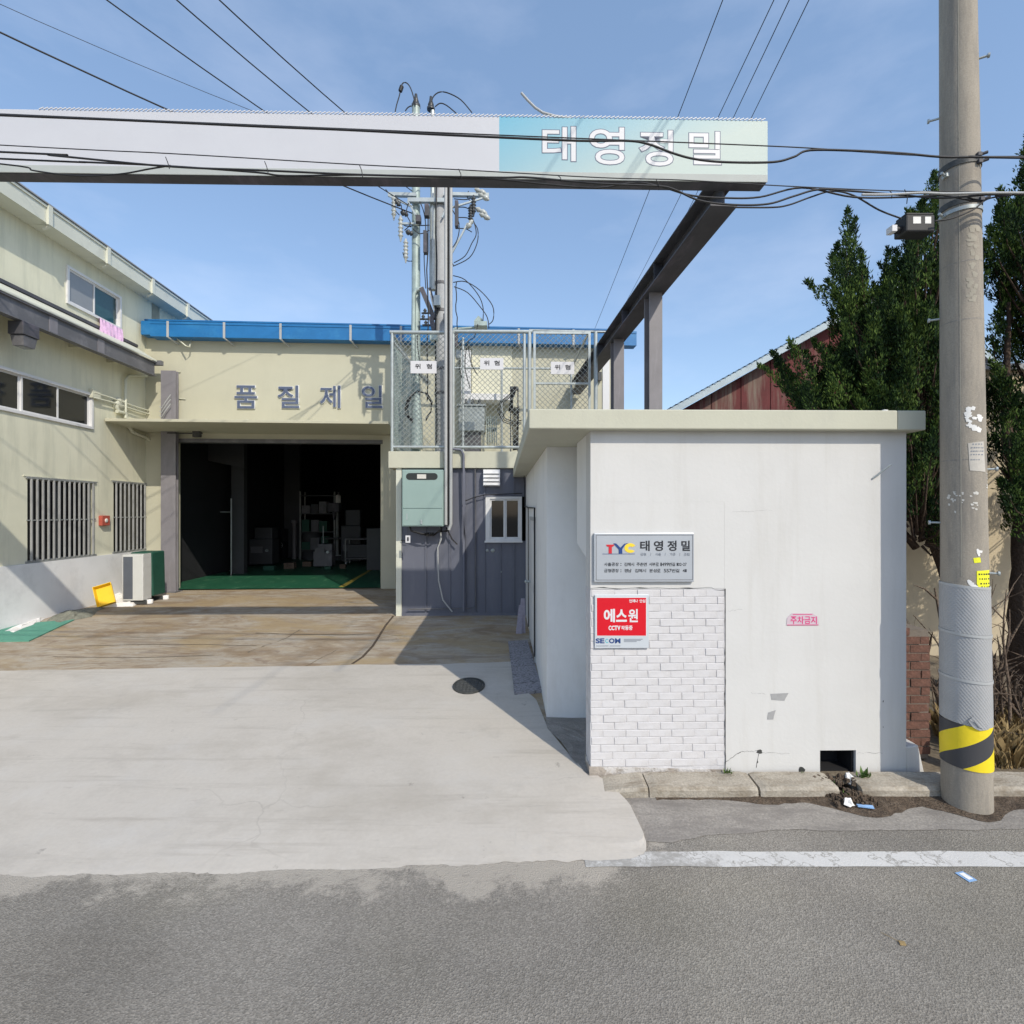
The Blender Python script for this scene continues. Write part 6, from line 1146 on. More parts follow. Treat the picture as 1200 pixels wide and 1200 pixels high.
mb = MB(); mb.tube([(gx(461, VFe), VFe+.04, gy(401, VFe)), (gx(500, 11.6), 11.6, gy(448, 11.6))], .03, 6); T.part('brace', mb, 'galvanised')
mb = MB(); mb.tube([(gx(542.5, VFe), VFe+.03, zs1), (gx(542.5, VFe), VFe+.03, gy(395, VFe))], .03, 6); T.part('brace', mb, 'galvanised')
# gate leaf of the cage (above the gatehouse roof)
ga, gb, gt0, gt1 = gx(625, VFe), gx(692, VFe), 3.5, gy(388, VFe)
gd = []; mb = MB(); e = .05
mb.box(ga, ga+e, VFe-.03, VFe+.02, zs1+.02, gt1); mb.box(gb-e, gb, VFe-.03, VFe+.02, zs1+.02, gt1); mb.box(ga+e, gb-e, VFe-.03, VFe+.02, gt1-e, gt1); mb.box(ga+e, gb-e, VFe-.03, VFe+.02, zs1+.02, zs1+.02+e)
zmid = gy(449, VFe); mb.box(ga+e, gb-e, VFe-.03, VFe+.02, zmid-.02, zmid+.02); gate = T.part('gate', mb, 'galvanised')
mb = MB(); chain(mb, (ga+e, VFe, zs1+.07), (1, 0, 0), gb-ga-2*e, gt1-zs1-.12); T.part('wire_mesh', mb, 'galvanised', parent=gate, fix=False)
for px in (620.5, 698): mb = MB(); mb.tube([(gx(px, VFe), VFe, zs1), (gx(px, VFe), VFe, gt1+.01)], .042, 8); T.part('post', mb, 'galvanised')
mb = MB(); mb.tube([(gx(620, VFe), VFe, gt1+.03), (gx(728, VFe), VFe, gt1+.0)], .022, 6); T.part('top_rail', mb, 'galvanised')
for i, (x0, x1, y0, y1, v, lab) in enumerate(((481, 511.5, 423, 437.5, VFe-.05, 'small white danger sign on the left bay of the chain link fence'), (562.5, 590, 419.5, 433, VFe-.05, 'small white danger sign on the middle bay of the chain link fence'), (645.5, 673, 424, 438.5, VFe-.05, 'small white danger sign on the right gate leaf of the chain link fence'))):
    a, b_ = G.onV(x0, y1, v); c_, d_ = G.onV(x1, y0, v); S = Thing('danger_sign', lab, 'sign', G, ((a+c_)/2, v, b_), 'danger signs on the fence'); mb = MB(); mb.box(a, c_, v, v+.012, b_, d_); S.part('plate', mb, 'print_white', bev=.003)
    w_ = c_-a; h_ = d_-b_; zc_ = b_+h_*.56
    for ch, f in (('위', .28), ('험', .72)): addtext(S, 'letter', [(ch, a+w_*f-.055, a+w_*f+.055, zc_-.05, zc_+.05)], v-.001, 'print_black', .003, .001)

# ---- transformer and switch gear behind the fence
T = Thing('transformer', 'grey pad transformer with cooling fins inside the fence', 'transformer', G, (gx(552, 12.2), 12.2, zs1)); v = 12.1
tx = lambda px: gx(px, v); ty = lambda py: gy(py, v)
mb = MB(); mb.box(tx(537), tx(568), v, v+.7, ty(505), ty(476)); T.part('tank', mb, 'galvanised', bev=.02)
mb = MB(); mb.box(tx(540), tx(563), v+.1, v+.6, zs1, ty(506)); T.part('base', mb, 'steel_grey')
mb = MB(); mb.box(tx(535.5), tx(569.5), v-.03, v+.73, ty(476)+.001, ty(473.5)); T.part('lid', mb, 'galvanised', bev=.01)
for i in range(6): mb = MB(); x = tx(570)+i*.045; mb.box(x, x+.018, v+.05, v+.6, ty(518), ty(487)); T.part('cooling_fin', mb, 'galv_green')
mb = MB(); mb.box(tx(569.5), tx(582), v+.1, v+.5, ty(502), ty(500)); T.part('radiator_bar', mb, 'galvanised')
for px in (545, 553, 561): mb = MB(); mb.lathe((tx(px), v+.35, ty(473.5)), [(.035, 0), (.05, .03), (.03, .06), (.05, .09), (.03, .12), (.04, .15), (.015, .2), (0, .21)], 10); T.part('bushing', mb, 'porcelain_dark')
T = Thing('cable_rack', 'dark cable rack with looping cables beside the transformer', 'rack', G, (gx(603, 12), 12, zs1)); v = 12.0
mb = MB(); 
for px in (598.5, 607): mb.tube([(gx(px, v), v, zs1), (gx(px, v), v, gy(454, v))], .018, 6)
mb.box(gx(597.5, v), gx(606.5, v), v-.05, v+.05, gy(457, v), gy(453, v)); T.part('frame', mb, 'steel_grey')
mb = MB()
for q_ in range(5):
    x = 599.5+q_*1.6; mb.tube([(gx(a, v), v-.05-q_*.03, gy(b_, v)) for a, b_ in ((x, 455), (x-1.5-q_, 470), (x-3-q_*.5, 482), (x+1, 485+q_), (x+2, 478), (x+1.2, 500), (x+2-q_*.6, 528))], .013, 5)
for r_, w_ in ((0, 9), (2, 13), (4, 17)): mb.tube([(gx(a, v), v-.08, gy(b_, v)) for a, b_ in ((598, 466-r_), (590-r_, 472), (587-r_, 482), (592-r_*.5, 491+r_), (602, 495+r_), (611, 493+r_))], .012, 5)
T.part('cable', mb, 'black_rubber')

def at(px, py, v): u, z = G.onV(px, py, v); return (u, v, z)
VP_ = 11.65
# poles
T = Thing('service_pole', 'pale green steel service pole carrying bushings above the gate sign', 'pole', G, at(487, 527, VP_))
mb = MB(); x = at(487.5, 300, VP_); mb.tube([(x[0], VP_, zs1), (x[0], VP_, at(487, 126, VP_)[2])], [.105, .09], 12); T.part('pole', mb, 'galv_green')
mb = MB(); mb.lathe((x[0], VP_, at(487, 126, VP_)[2]), [(.1, 0), (.1, .06), (.05, .09), (.07, .12), (.045, .2), (.03, .3), (0, .31)], 10); T.part('bushing', mb, 'porcelain_dark')
mb = MB(); mb.tube([at(484.5, 400, VP_-.12), at(485, 345, VP_-.12), at(488, 340, VP_-.12), at(494, 338, VP_-.12)], .05, 8); mb.tube([at(484.5, 527, VP_-.12), at(484.5, 380, VP_-.12)], .05, 8); T.part('conduit', mb, 'galv_green')
mb = MB(); mb.lathe(at(488.5, 526, VP_-.3), [(.14, 0), (.13, .5), (.05, 1.6), (.02, 1.75)], 10); T.part('cable_cone', mb, 'galv_green')
mb = MB()
for r_ in (0, 1.5, 3): mb.tube([at(a, b_, VP_-.4) for a, b_ in ((487, 459), (481-r_, 466), (477.5-r_, 478), (479-r_, 487), (484, 492+r_))], .014, 5); mb.tube([at(a, b_, VP_-.4) for a, b_ in ((488, 458), (498+r_, 461), (505+r_*.5, 471), (505, 482), (499, 490+r_))], .014, 5)
T.part('cable', mb, 'black_rubber')
T = Thing('concrete_pole', 'grey concrete transformer pole rising through the chain link cage', 'pole', G, at(518, 527, VP_))
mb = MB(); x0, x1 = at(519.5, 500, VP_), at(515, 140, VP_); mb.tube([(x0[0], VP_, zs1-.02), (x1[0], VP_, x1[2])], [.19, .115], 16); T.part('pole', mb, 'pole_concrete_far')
for py in (243, 335, 367, 435, 463):
    mb = MB(); u, v, z = at(517, py, VP_); c = x0[0]+(x1[0]-x0[0])*(z-zs1)/(x1[2]-zs1); rr = .19-.075*(z-zs1)/(x1[2]-zs1); mb.tube([(c, VP_, z), (c, VP_, z+.06)], rr+.012, 16); T.part('clamp_band', mb, 'steel_grey')
mb = MB(); mb.tube([at(507, 236, VP_-.05), at(507, 340, VP_-.05)], .075, 10); mb.tube([at(507, 130, VP_-.05), at(507, 236, VP_-.05)], .05, 10); T.part('riser_pipe', mb, 'galvanised')
mb = MB(); mb.lathe(at(505, 129, VP_-.05), [(.09, 0), (.09, .05), (.045, .08), (.07, .11), (.04, .2), (.03, .3), (0, .31)], 10); T.part('bushing', mb, 'porcelain_dark')
mb = MB(); mb.bar(at(494, 338, VP_-.2), at(509, 374, VP_-.2), .12, .1); mb.bar(at(503.5, 338, VP_-.2), at(511, 366, VP_-.2), .10, .06); mb.bar(at(505, 372, VP_-.2), at(509, 388, VP_-.2), .16, .1); T.part('switch_arm', mb, 'steel_dark')
mb = MB(); mb.bar(at(503.5, 341, VP_-.28), at(509, 364, VP_-.28), .03, .03); T.part('switch_rod', mb, 'paper_old')
mb = MB()
for px, py in ((498, 367), (496, 374), (499, 381)): mb.tube([at(px-4, py, VP_-.2), at(px+7, py, VP_-.2)], .02, 6); mb.lathe(at(px, py+1, VP_-.2), [(.02, 0), (.055, .02), (.02, .05), (.045, .07), (.015, .12)], 8)
T.part('insulator', mb, 'porcelain_dark')
mb = MB(); mb.bar(at(478, 235, VP_-.16), at(527, 235.5, VP_-.16), .09, .09); T.part('crossarm', mb, 'galvanised')
mb = MB(); mb.bar(at(455, 228, VP_-.16), at(488, 229, VP_-.16), .09, .07); mb.bar(at(520, 228, VP_-.16), at(573, 229, VP_-.16), .09, .07); T.part('crossarm', mb, 'galvanised')
# cutouts and insulators hanging left and right of the poles: every one a part
for px, py, h_, m_ in ((461.5, 232, .42, 'porcelain'), (469.5, 256, .44, 'porcelain'), (475.5, 283, .40, 'porcelain'), (555, 232, .34, 'porcelain_dark'), (551.5, 243, .30, 'porcelain_dark')):
    u, v, z = at(px, py, VP_-.2); mb = MB(); n = 5; prof = []
    for i in range(n): prof += [(.035, -h_*i/n), (.062, -h_*(i+.35)/n), (.04, -h_*(i+.6)/n)]
    prof += [(.03, -h_), (.012, -h_-.08)]; mb.tube([(u, v, z+.06)]+[(u, v, z+b_) for a_, b_ in prof], [.02]+[a_ for a_, b_ in prof], 9); T.part('cutout', mb, m_)
for px, py, dx, dz in ((474.5, 250.5, -.14, .06), (480.5, 273, -.14, .05), (466, 238, -.1, .12), (562, 224, .22, -.1), (566, 230, .2, -.12), (563, 247, .22, -.12), (567, 253, .2, -.1), (551, 262, -.1, -.16)):
    u, v, z = at(px, py, VP_-.2); mb = MB(); d = Vector((dx, 0, dz)); p0 = Vector((u, v, z)); mb.tube([p0-d*.5, p0-d*.2, p0, p0+d*.2, p0+d*.5, p0+d*.7], [.02, .06, .035, .065, .05, .015], 9); T.part('insulator', mb, 'porcelain_dark' if px < 500 else 'porcelain')
mb = MB()
for pts in (((452, 222), (458, 229), (466, 233), (474, 238), (481, 242)), ((532, 233), (545, 234), (552, 232)), ((533, 243), (545, 243), (552, 247)), ((533, 255), (545, 255), (553, 257)), ((534, 268), (545, 268), (553, 272)), ((549, 224), (548, 232), (553, 238), (551, 250), (556, 262), (558, 275), (553, 285), (545, 300), (532, 308)),
            ((556, 262), (560, 270), (559, 285), (550, 302), (531, 312)), ((473, 264), (482, 266)), ((475, 265), (503, 264)), ((531, 323), (545, 328), (560, 345), (566, 360), (566, 376)), ((531, 331), (545, 330), (562, 340), (577, 358), (578, 374), (573, 380)), ((532, 336), (548, 343), (563, 360), (571, 372), (573, 385)),
            ((472, 296), (476, 305), (483, 306)), ((463, 247), (468, 252)), ((470, 240), (472, 253)), ((528, 305), (532, 312))):
    mb = MB(); mb.tube([at(a, b_, VP_-.15) for a, b_ in smooth(list(pts), 4)], .011, 5); T.part('jumper_wire', mb, 'black_rubber')
for px, y0, y1, r_ in ((511, 212, 520, .018), (501, 250, 470, .014), (535, 330, 400, .012)):
    mb = MB(); mb.tube([at(px+jit(1), y0+(y1-y0)*i/10, VP_-.27) for i in range(11)], r_, 5); T.part('pole_cable', mb, 'black_rubber')
for px, py, w_, h_, m_ in ((512, 352, 8, 12, 'galvanised'), (523, 372, 7, 9, 'steel_dark'), (508, 395, 9, 7, 'galv_green'), (534, 398, 5, 16, 'steel_dark'), (537, 415, 6, 10, 'galvanised'), (490, 256, 6, 8, 'steel_dark'), (498, 283, 4, 26, 'steel_dark'), (500, 246, 5, 14, 'steel_dark'), (535, 250, 4, 30, 'steel_dark')):
    a1, b1 = at(px-w_/2, py+h_/2, VP_-.32), at(px+w_/2, py-h_/2, VP_-.32); mb = MB(); mb.box(a1[0], b1[0], VP_-.34, VP_-.2, a1[2], b1[2]); T.part('pole_box', mb, m_, bev=.008)
for (xa, ya), (xb, yb) in (((478, 236), (487, 252)), ((527, 236), (518, 255)), ((455, 229), (484, 243)), ((573, 230), (527, 244)), ((470, 262), (488, 262)), ((530, 296), (548, 262))):
    mb = MB(); mb.bar(at(xa, ya, VP_-.2), at(xb, yb, VP_-.2), .035, .035); T.part('arm_brace', mb, 'galvanised')
mb = MB()
for pts in (((479, 238), (476, 250), (481, 262), (474, 270)), ((492, 236), (497, 250), (499, 270), (497, 300), (499, 338)), ((523, 236), (530, 246), (538, 262), (536, 280), (529, 292)), ((484, 268), (492, 274), (503, 270)), ((560, 380), (556, 395), (548, 402), (545, 430), (551, 455)), ((541, 402), (538, 430), (543, 450), (541, 470)), ((548, 400), (552, 425), (560, 440)), ((492, 382), (489, 400), (492, 430), (489, 455)), ((527, 392), (533, 405), (541, 398))):
    mb.tube([at(a, b_, VP_-.25) for a, b_ in smooth(list(pts), 4)], .011, 5)
T.part('loose_wire', mb, 'black_rubber')
mb = MB()
for pts in (((463, 131), (465, 122), (468, 112), (471, 99), (476, 97), (481, 103), (485, 115), (486.5, 124)), ((475, 130), (478, 126), (482, 124)), ((505, 121), (508, 113), (515, 108), (525, 109), (540, 117), (553, 132)), ((510, 125), (516, 121), (524, 124), (536, 134))):
    mb = MB(); mb.tube([at(a, b_, VP_-.1) for a, b_ in smooth(list(pts), 4)], .013, 5); T.part('jumper_wire', mb, 'black_rubber')
mb = MB(); mb.tube([at(469, 107, VP_-.1), at(471, 101, VP_-.1)], .045, 6); T.part('wire_connector', mb, 'black_rubber')
mb = MB(); mb.box(at(556, 0, VP_)[0], at(571, 0, VP_)[0], VP_-.15, VP_+.2, at(0+560, 384, VP_)[2], at(560, 379, VP_)[2]); mb.bar(at(558, 379, VP_), at(563, 373, VP_), .12, .12); mb.tube([at(531, 386, VP_), at(556, 384, VP_)], .03, 6); T.part('surge_arrester', mb, 'galv_green')

# ================================================================== things on the yard floor
X, Y, Z = yardpt(549.5, 805.5); Z += .03
T = Thing('manhole_cover', 'round dark iron manhole cover set in the concrete driveway', 'manhole cover', W, (X, Y, Z))
sl = .0526
def tilt(x, y, z): return (X+x, Y+y, Z+z+y*sl)
mb = MB(); n = 32; f = 1.22; ri, ro = .185, .212
vs = [tilt(math.cos(2*math.pi*i/n)*r_, math.sin(2*math.pi*i/n)*r_*f, h_) for r_, h_ in ((ro, -.03), (ro, .006), (ri, .008), (ri, -.002)) for i in range(n)]
mb.add(vs, [(k_*n+i, k_*n+(i+1) % n, (k_+1)*n+(i+1) % n, (k_+1)*n+i) for k_ in range(3) for i in range(n)]); T.part('rim', mb, 'iron')
mb = MB(); vs = [tilt(math.cos(2*math.pi*i/n)*.18, math.sin(2*math.pi*i/n)*.18*f, .003) for i in range(n)]; mb.add(vs, [tuple(range(n))])
for a in range(-3, 4):
    for b_ in range(-3, 4):
        if (a*a+b_*b_) < 11: x, y = a*.048, b_*.048*f; mb.hexa([tilt(x-.015, y-.018, .003), tilt(x+.015, y-.018, .003), tilt(x+.015, y+.018, .003), tilt(x-.015, y+.018, .003)], [tilt(x-.012, y-.015, .008), tilt(x+.012, y-.015, .008), tilt(x+.012, y+.015, .008), tilt(x-.012, y+.015, .008)])
T.part('lid', mb, 'iron')
for gp, w_ in ((((290, 765), (310, 757), (335, 748), (352, 738)), .02), (((356, 782), (375, 772), (395, 762)), .016), (((100, 757), (200, 755), (300, 757)), .010), (((60, 770), (160, 771), (250, 768)), .010), (((300, 742), (380, 744), (440, 743)), .012)):
    mb = MB(); gq = [yardpt(*p) for p in smooth(list(gp), 5)]; gq = [(x+jit(.02), y+jit(.02), z) for x, y, z in gq]
    for a, b_ in zip(gq, gq[1:]): mb.add([(a[0]-w_*.5, a[1]-w_, a[2]+.005), (a[0]+w_*.5, a[1]+w_, a[2]+.005), (b_[0]+w_*.5, b_[1]+w_, b_[2]+.005), (b_[0]-w_*.5, b_[1]-w_, b_[2]+.005)], [(0, 1, 2, 3)])
    solo('yard_groove', mb, 'earth', None, None, W, (0, 0, 0), kind='structure')
# speckled paving in front of the side door
pa, pb, pc_, pd = yardpt(603, 816), yardpt(636, 812), yardpt(618, 752), yardpt(595.5, 753)
T = Thing('paving', None, None, W, (pa[0], pa[1], pa[2]), kind='structure')
N_ = 7
for i in range(N_):
    f0, f1 = i/N_+.004, (i+1)/N_-.004
    L0 = Vector(pa).lerp(Vector(pd), f0); R0 = Vector(pb).lerp(Vector(pc_), f0); L1 = Vector(pa).lerp(Vector(pd), f1); R1 = Vector(pb).lerp(Vector(pc_), f1)
    mb = MB(); h_ = Vector((0, 0, .035+jit(.002))); mb.hexa([L0, R0, R1, L1], [L0+h_, R0+h_, R1+h_, L1+h_]); T.part('paving_slab', mb, 'speckled_stone')
u, v = B.uv(*yardpt(611, 742)[:2]); Xb, Yb, Zb = yardpt(612, 742); mb = MB(); 
mb.hexa([(Xb-.09, Yb, Zb), (Xb+.06, Yb, Zb), (Xb+.06, Yb+.03, Zb), (Xb-.09, Yb+.03, Zb)], [(Xb-.02, Yb+.12, Zb+.62), (Xb+.05, Yb+.12, Zb+.62), (Xb+.05, Yb+.15, Zb+.62), (Xb-.02, Yb+.15, Zb+.62)]); mb.hexa([(Xb-.12, Yb-.04, Zb), (Xb-.0, Yb-.04, Zb), (Xb-.0, Yb-.02, Zb), (Xb-.12, Yb-.02, Zb)], [(Xb-.06, Yb+.09, Zb+.5), (Xb+.01, Yb+.09, Zb+.5), (Xb+.01, Yb+.115, Zb+.5), (Xb-.06, Yb+.115, Zb+.5)])
solo('leaning_board', mb, 'board_pink', 'pinkish grey boards leaning on the side wall by the paving', 'board', W, (Xb, Yb, Zb))
# joint groove across the yard and rough dirt by the gatehouse notch
mb = MB(); pj = [yardpt(*p) for p in ((413, 778), (425, 770), (437, 757), (444, 746), (452, 733), (461, 722))]
for a, b_ in zip(pj, pj[1:]): w_ = .022; mb.quad((a[0]-w_, a[1], a[2]+.004), (a[0]+w_, a[1], a[2]+.004), (b_[0]+w_, b_[1], b_[2]+.004), (b_[0]-w_, b_[1], b_[2]+.004))
solo('yard_joint', mb, 'dirt', None, None, W, (0, 0, 0), kind='structure')
mb = MB(); pr = [(.69, 4.72), (.99, 4.78), (1.12, 5.4), (1.12, 5.9), (.39, 5.9), (.40, 5.62), (.55, 5.18)]
cx, cy = .8, 5.3; nR = len(pr); rg = []
for i in range(nR):
    for t in (0, .33, .66): a, b_ = pr[i], pr[(i+1) % nR]; rg.append((a[0]+(b_[0]-a[0])*t, a[1]+(b_[1]-a[1])*t))
vs = [(cx, cy, zg(cy)+.03)]+[(cx+(x-cx)*f+jit(.02), cy+(y-cy)*f+jit(.02), zg(y)+.02+jit(.012)) for f in (.33, .66, 1.0) for x, y in rg]; n = len(rg)
mb.add(vs, [(0, 1+i, 1+(i+1) % n) for i in range(n)]+[(1+k_*n+i, 1+(k_+1)*n+i, 1+(k_+1)*n+(i+1) % n, 1+k_*n+(i+1) % n) for k_ in range(2) for i in range(n)])
solo('rough_ground', mb, 'gutter_concrete', None, None, W, (0, 0, 0), kind='structure')

# ================================================================== STREET POLE
PX, PY = 3.885, 4.375
def pc(z): return PX-.011*z, PY
def pr_(z): return .172-.0068*z
T = Thing('utility_pole', 'tall grey concrete utility pole with yellow and black band at the kerb', 'utility pole', W, (PX, PY, 0))
zs_ = [-.1, 0, .35, 1, 2, 3, 4, 5, 6, 7, 8, 9, 10, 11]
mb = MB(); mb.tube([(*pc(z), z) for z in zs_], [pr_(z) for z in zs_], 48); T.part('shaft', mb, 'pole_concrete')
VA_ = R(-41.6)
def pole_a(px, py):                      # angle on the shaft of a picture point (0 = towards the road)
    z = EYE-(py-600)/600*4.22; c = 1134.5-(960-py)*.0109; hw = 32.5-(960-py)*.0088
    return VA_+math.asin(max(-.97, min(.97, (px-c)/hw))), z
def pz(py): return EYE-(py-600)/600*4.22
def patch(mb, pts, dr, m=0, n=10):       # outline in pixels, wrapped on the shaft (built as columns)
    xs_ = [p[0] for p in pts]; x0, x1 = min(xs_), max(xs_); cols = []
    for i in range(n+1):
        x = x0+(x1-x0)*(i/n)*.9998+.0001*(x1-x0); ys_ = []
        for (ax, ay), (bx, by) in zip(pts, pts[1:]+pts[:1]):
            if (ax-x)*(bx-x) <= 0 and ax != bx: ys_.append(ay+(by-ay)*(x-ax)/(bx-ax))
        if len(ys_) < 2: ys_ = [pts[0][1]]*2
        col = []
        for y in (min(ys_), max(ys_)):
            a, z = pole_a(x, y); cx, cy = pc(z); r_ = pr_(z)+dr; col.append((cx+math.sin(a)*r_, cy-math.cos(a)*r_, z))
        cols.append(col)
    for (a, b_), (c, d) in zip(cols, cols[1:]): mb.add([b_, d, c, a], [(0, 1, 2, 3)], m, True)
def collar(z0, z1, dr, n=48, wob=0, m='sleeve_grey', name='sleeve', rows=6, tiltz=0):
    mb = MB(); vs = []
    for j in range(rows+1):
        z = z0+(z1-z0)*j/rows; cx, cy = pc(z)
        for i in range(n): a = 2*math.pi*i/n; r_ = pr_(z)+dr+noise.noise((math.cos(a)*2, math.sin(a)*2, z*4))*wob; vs.append((cx+math.sin(a)*r_, cy-math.cos(a)*r_, z+tiltz*math.sin(a-VA_)))
    mb.add(vs, [(j*n+i, j*n+(i+1) % n, (j+1)*n+(i+1) % n, (j+1)*n+i) for j in range(rows) for i in range(n)], 0, True)
    lip = []
    for z, rr in ((z0, 0), (z1, 0)):
        cx, cy = pc(z); b0 = len(lip)
        lip += [(cx+math.sin(2*math.pi*i/n)*(pr_(z)+dr), cy-math.cos(2*math.pi*i/n)*(pr_(z)+dr), z+tiltz*math.sin(2*math.pi*i/n-VA_)) for i in range(n)]+[(cx+math.sin(2*math.pi*i/n)*(pr_(z)-.002), cy-math.cos(2*math.pi*i/n)*(pr_(z)-.002), z+tiltz*math.sin(2*math.pi*i/n-VA_)) for i in range(n)]
    mb.add(lip, [(b0+i, b0+(i+1) % n, b0+n+(i+1) % n, b0+n+i) for b0 in (0, 2*n) for i in range(n)])
    return T.part(name, mb, m, fix=False)
zz = [pz(688), pz(745), pz(799), pz(853)]
for i in range(3): collar(zz[i+1]+.012, zz[i]-.004, .008, wob=.004, tiltz=-.012)
for z in zz[1:3]:
    collar(z-.012, z+.010, .013, name='strap', rows=2, tiltz=-.012, m='conduit_grey')
collar(zz[0]-.012, zz[0]+.008, .010, name='strap', rows=2, m='conduit_grey', tiltz=-.012)
collar(pz(904), zz[3]+.008, .007, m='hazard_band', name='hazard_band', wob=.003, tiltz=-.006)
mb = MB(); patch(mb, [(1136, 845), (1142, 838), (1150, 843), (1158, 853), (1148, 855), (1141, 852)], .019); patch(mb, [(1141, 843), (1147, 845), (1152, 852), (1147, 851)], .026); T.part('loose_flap', mb, 'sleeve_grey', fix=False)
# bills, residue, stickers
def torn(cx, cy, w_, h_, n, seed, m, name, lab, dr=.0022, pw=5):
    random.seed(seed); mb = MB()
    for i in range(n):
        x, y = cx+random.uniform(-w_, w_), cy+random.uniform(-h_, h_); a = random.uniform(.5, 1)*pw; b_ = random.uniform(.3, 1)*pw
        pts = [(x-a, y-b_*random.uniform(.2, 1)), (x-a*.2, y-b_), (x+a, y-b_*random.uniform(.1, .8)), (x+a*.8, y+b_*.8), (x, y+b_*random.uniform(.5, 1)), (x-a*.9, y+b_*.6)]
        patch(mb, pts, dr+.0004*random.random(), n=5)
    return T.part(name, mb, m, label=lab, fix=False)
torn(1141, 491, 10, 13, 22, 3, 'paper_white', 'torn_bill', 'ragged white remains of a torn poster', pw=4)
torn(1130, 588, 18, 12, 26, 4, 'paper_old', 'torn_bill', 'faint grey glue marks of an old poster', .0012, 2.2)
torn(1141, 330, 5, 26, 16, 6, 'concrete_patch', 'flaked_patch', 'pale flaked patch on the upper shaft', .0012, 4)
torn(1144, 283, 6, 20, 12, 9, 'concrete_patch', 'flaked_patch', 'pale flaked patch below the black terminal box', .0012, 5)
torn(1150, 647, 2.5, 3, 4, 8, 'paper_white', 'torn_bill', 'scrap of white paper above the yellow sticker', pw=3)
torn(1140, 684, 5, 4, 6, 11, 'paper_white', 'torn_bill', 'white paper left of the yellow sticker', pw=4)
torn(1160, 560, 1.5, 14, 8, 12, 'paper_white', 'torn_bill', 'thin torn white strip at the right edge of the shaft', pw=2.2)
mb = MB(); patch(mb, [(1136, 519), (1155, 517), (1156, 553), (1137, 551)], .0025); nb = T.part('notice', mb, 'paper_notice', fix=False, label='faded printed notice on the shaft')
mb = MB(); random.seed(5)
for y in (519.8, 524, 528, 532, 538):
    x = 1139 if y != 519.8 else 1141
    while x < (1153 if y != 538 else 1148): w_ = random.uniform(1, 2.2); patch(mb, [(x, y), (x+w_, y-.1), (x+w_, y+1.2), (x, y+1.3)], .0035, n=2); x += w_+random.uniform(.6, 1.6)
T.part('notice_print', mb, 'print_grey', parent=nb, fix=False)
mb = MB(); patch(mb, [(1146, 669), (1162, 668), (1163, 690), (1149, 690), (1146, 684)], .003); ys_ = T.part('yellow_sticker', mb, 'sticker_yellow', fix=False)
mb = MB()
for y, x0 in ((672, 1148), (677.5, 1149), (683, 1150), (687, 1151)):
    x = x0
    while x < 1160: w_ = random.uniform(1, 2); patch(mb, [(x, y), (x+w_, y), (x+w_, y+1.8), (x, y+1.8)], .0038, n=2); x += w_+random.uniform(.7, 1.8)
T.part('sticker_print', mb, 'print_black', parent=ys_, fix=False)
mb = MB(); patch(mb, [(1142, 654), (1150, 653), (1151, 659), (1143, 660)], .0024); T.part('yellow_sticker', mb, 'sticker_yellow', fix=False)
# seam line down the mould joint
mb = MB()
for y0 in range(-20, 940, 24):
    if y0 > 660: break
    patch(mb, [(1124+y0*.006, y0), (1125.2+y0*.006, y0), (1125.2+y0*.006, y0+24), (1124+y0*.006, y0+24)], .0015, n=1)
T.part('mould_seam', mb, 'concrete_patch', fix=False)
mb = MB()
for y in (303, 372, 538): z = pz(y); cx, cy = pc(z); mb.tube([(cx, cy, z-.004), (cx, cy, z+.004)], pr_(z)+.001, 48, cap=False)
T.part('ring_mark', mb, 'gutter_concrete')
# step bolts
for px, py, sgn in ((1152, 57, 1), (1090, 115, -1), (1088, 362, -1), (1090, 613, -1), (1172, 549, 1), (1170, 673, 1), (1090, -60, -1), (1152, -30, 1)):
    z = pz(py); cx, cy = pc(z); d = Vector((.83, -.45, 0))*sgn; p0 = Vector((cx, cy, z))+d*(pr_(z)-.02); L_ = .09 if sgn > 0 else .10; mb = MB(); mb.tube([p0, p0+d*L_], .009, 6); mb.tube([p0+d*L_, p0+d*(L_+.015)], .019, 8); T.part('step_bolt', mb, 'galvanised')
for py, h_ in ((184, .05), (231, .05), (240, .03)):
    z = pz(py); cx, cy = pc(z); mb = MB(); mb.tube([(cx, cy, z-h_/2), (cx, cy, z+h_/2)], pr_(z)+.008, 32); T.part('clamp_band', mb, 'iron' if h_ > .04 else 'galvanised')
for px, py in ((1147, 180), (1148, 188), (1109, 194), (1106, 241), (1157, 232)):
    z = pz(py); a, _ = pole_a(max(1106, min(1150, px)), py); cx, cy = pc(z); p0 = Vector((cx+math.sin(a)*(pr_(z)), cy-math.cos(a)*(pr_(z)), z)); mb = MB(); mb.box(p0.x-.016, p0.x+.016, p0.y-.03, p0.y+.02, z-.014, z+.014); mb.tube([p0, p0+Vector((.06 if px > 1120 else -.06, -.03, .01))], .012, 6); T.part('cable_clamp', mb, 'steel_dark' if px > 1120 else 'galvanised')
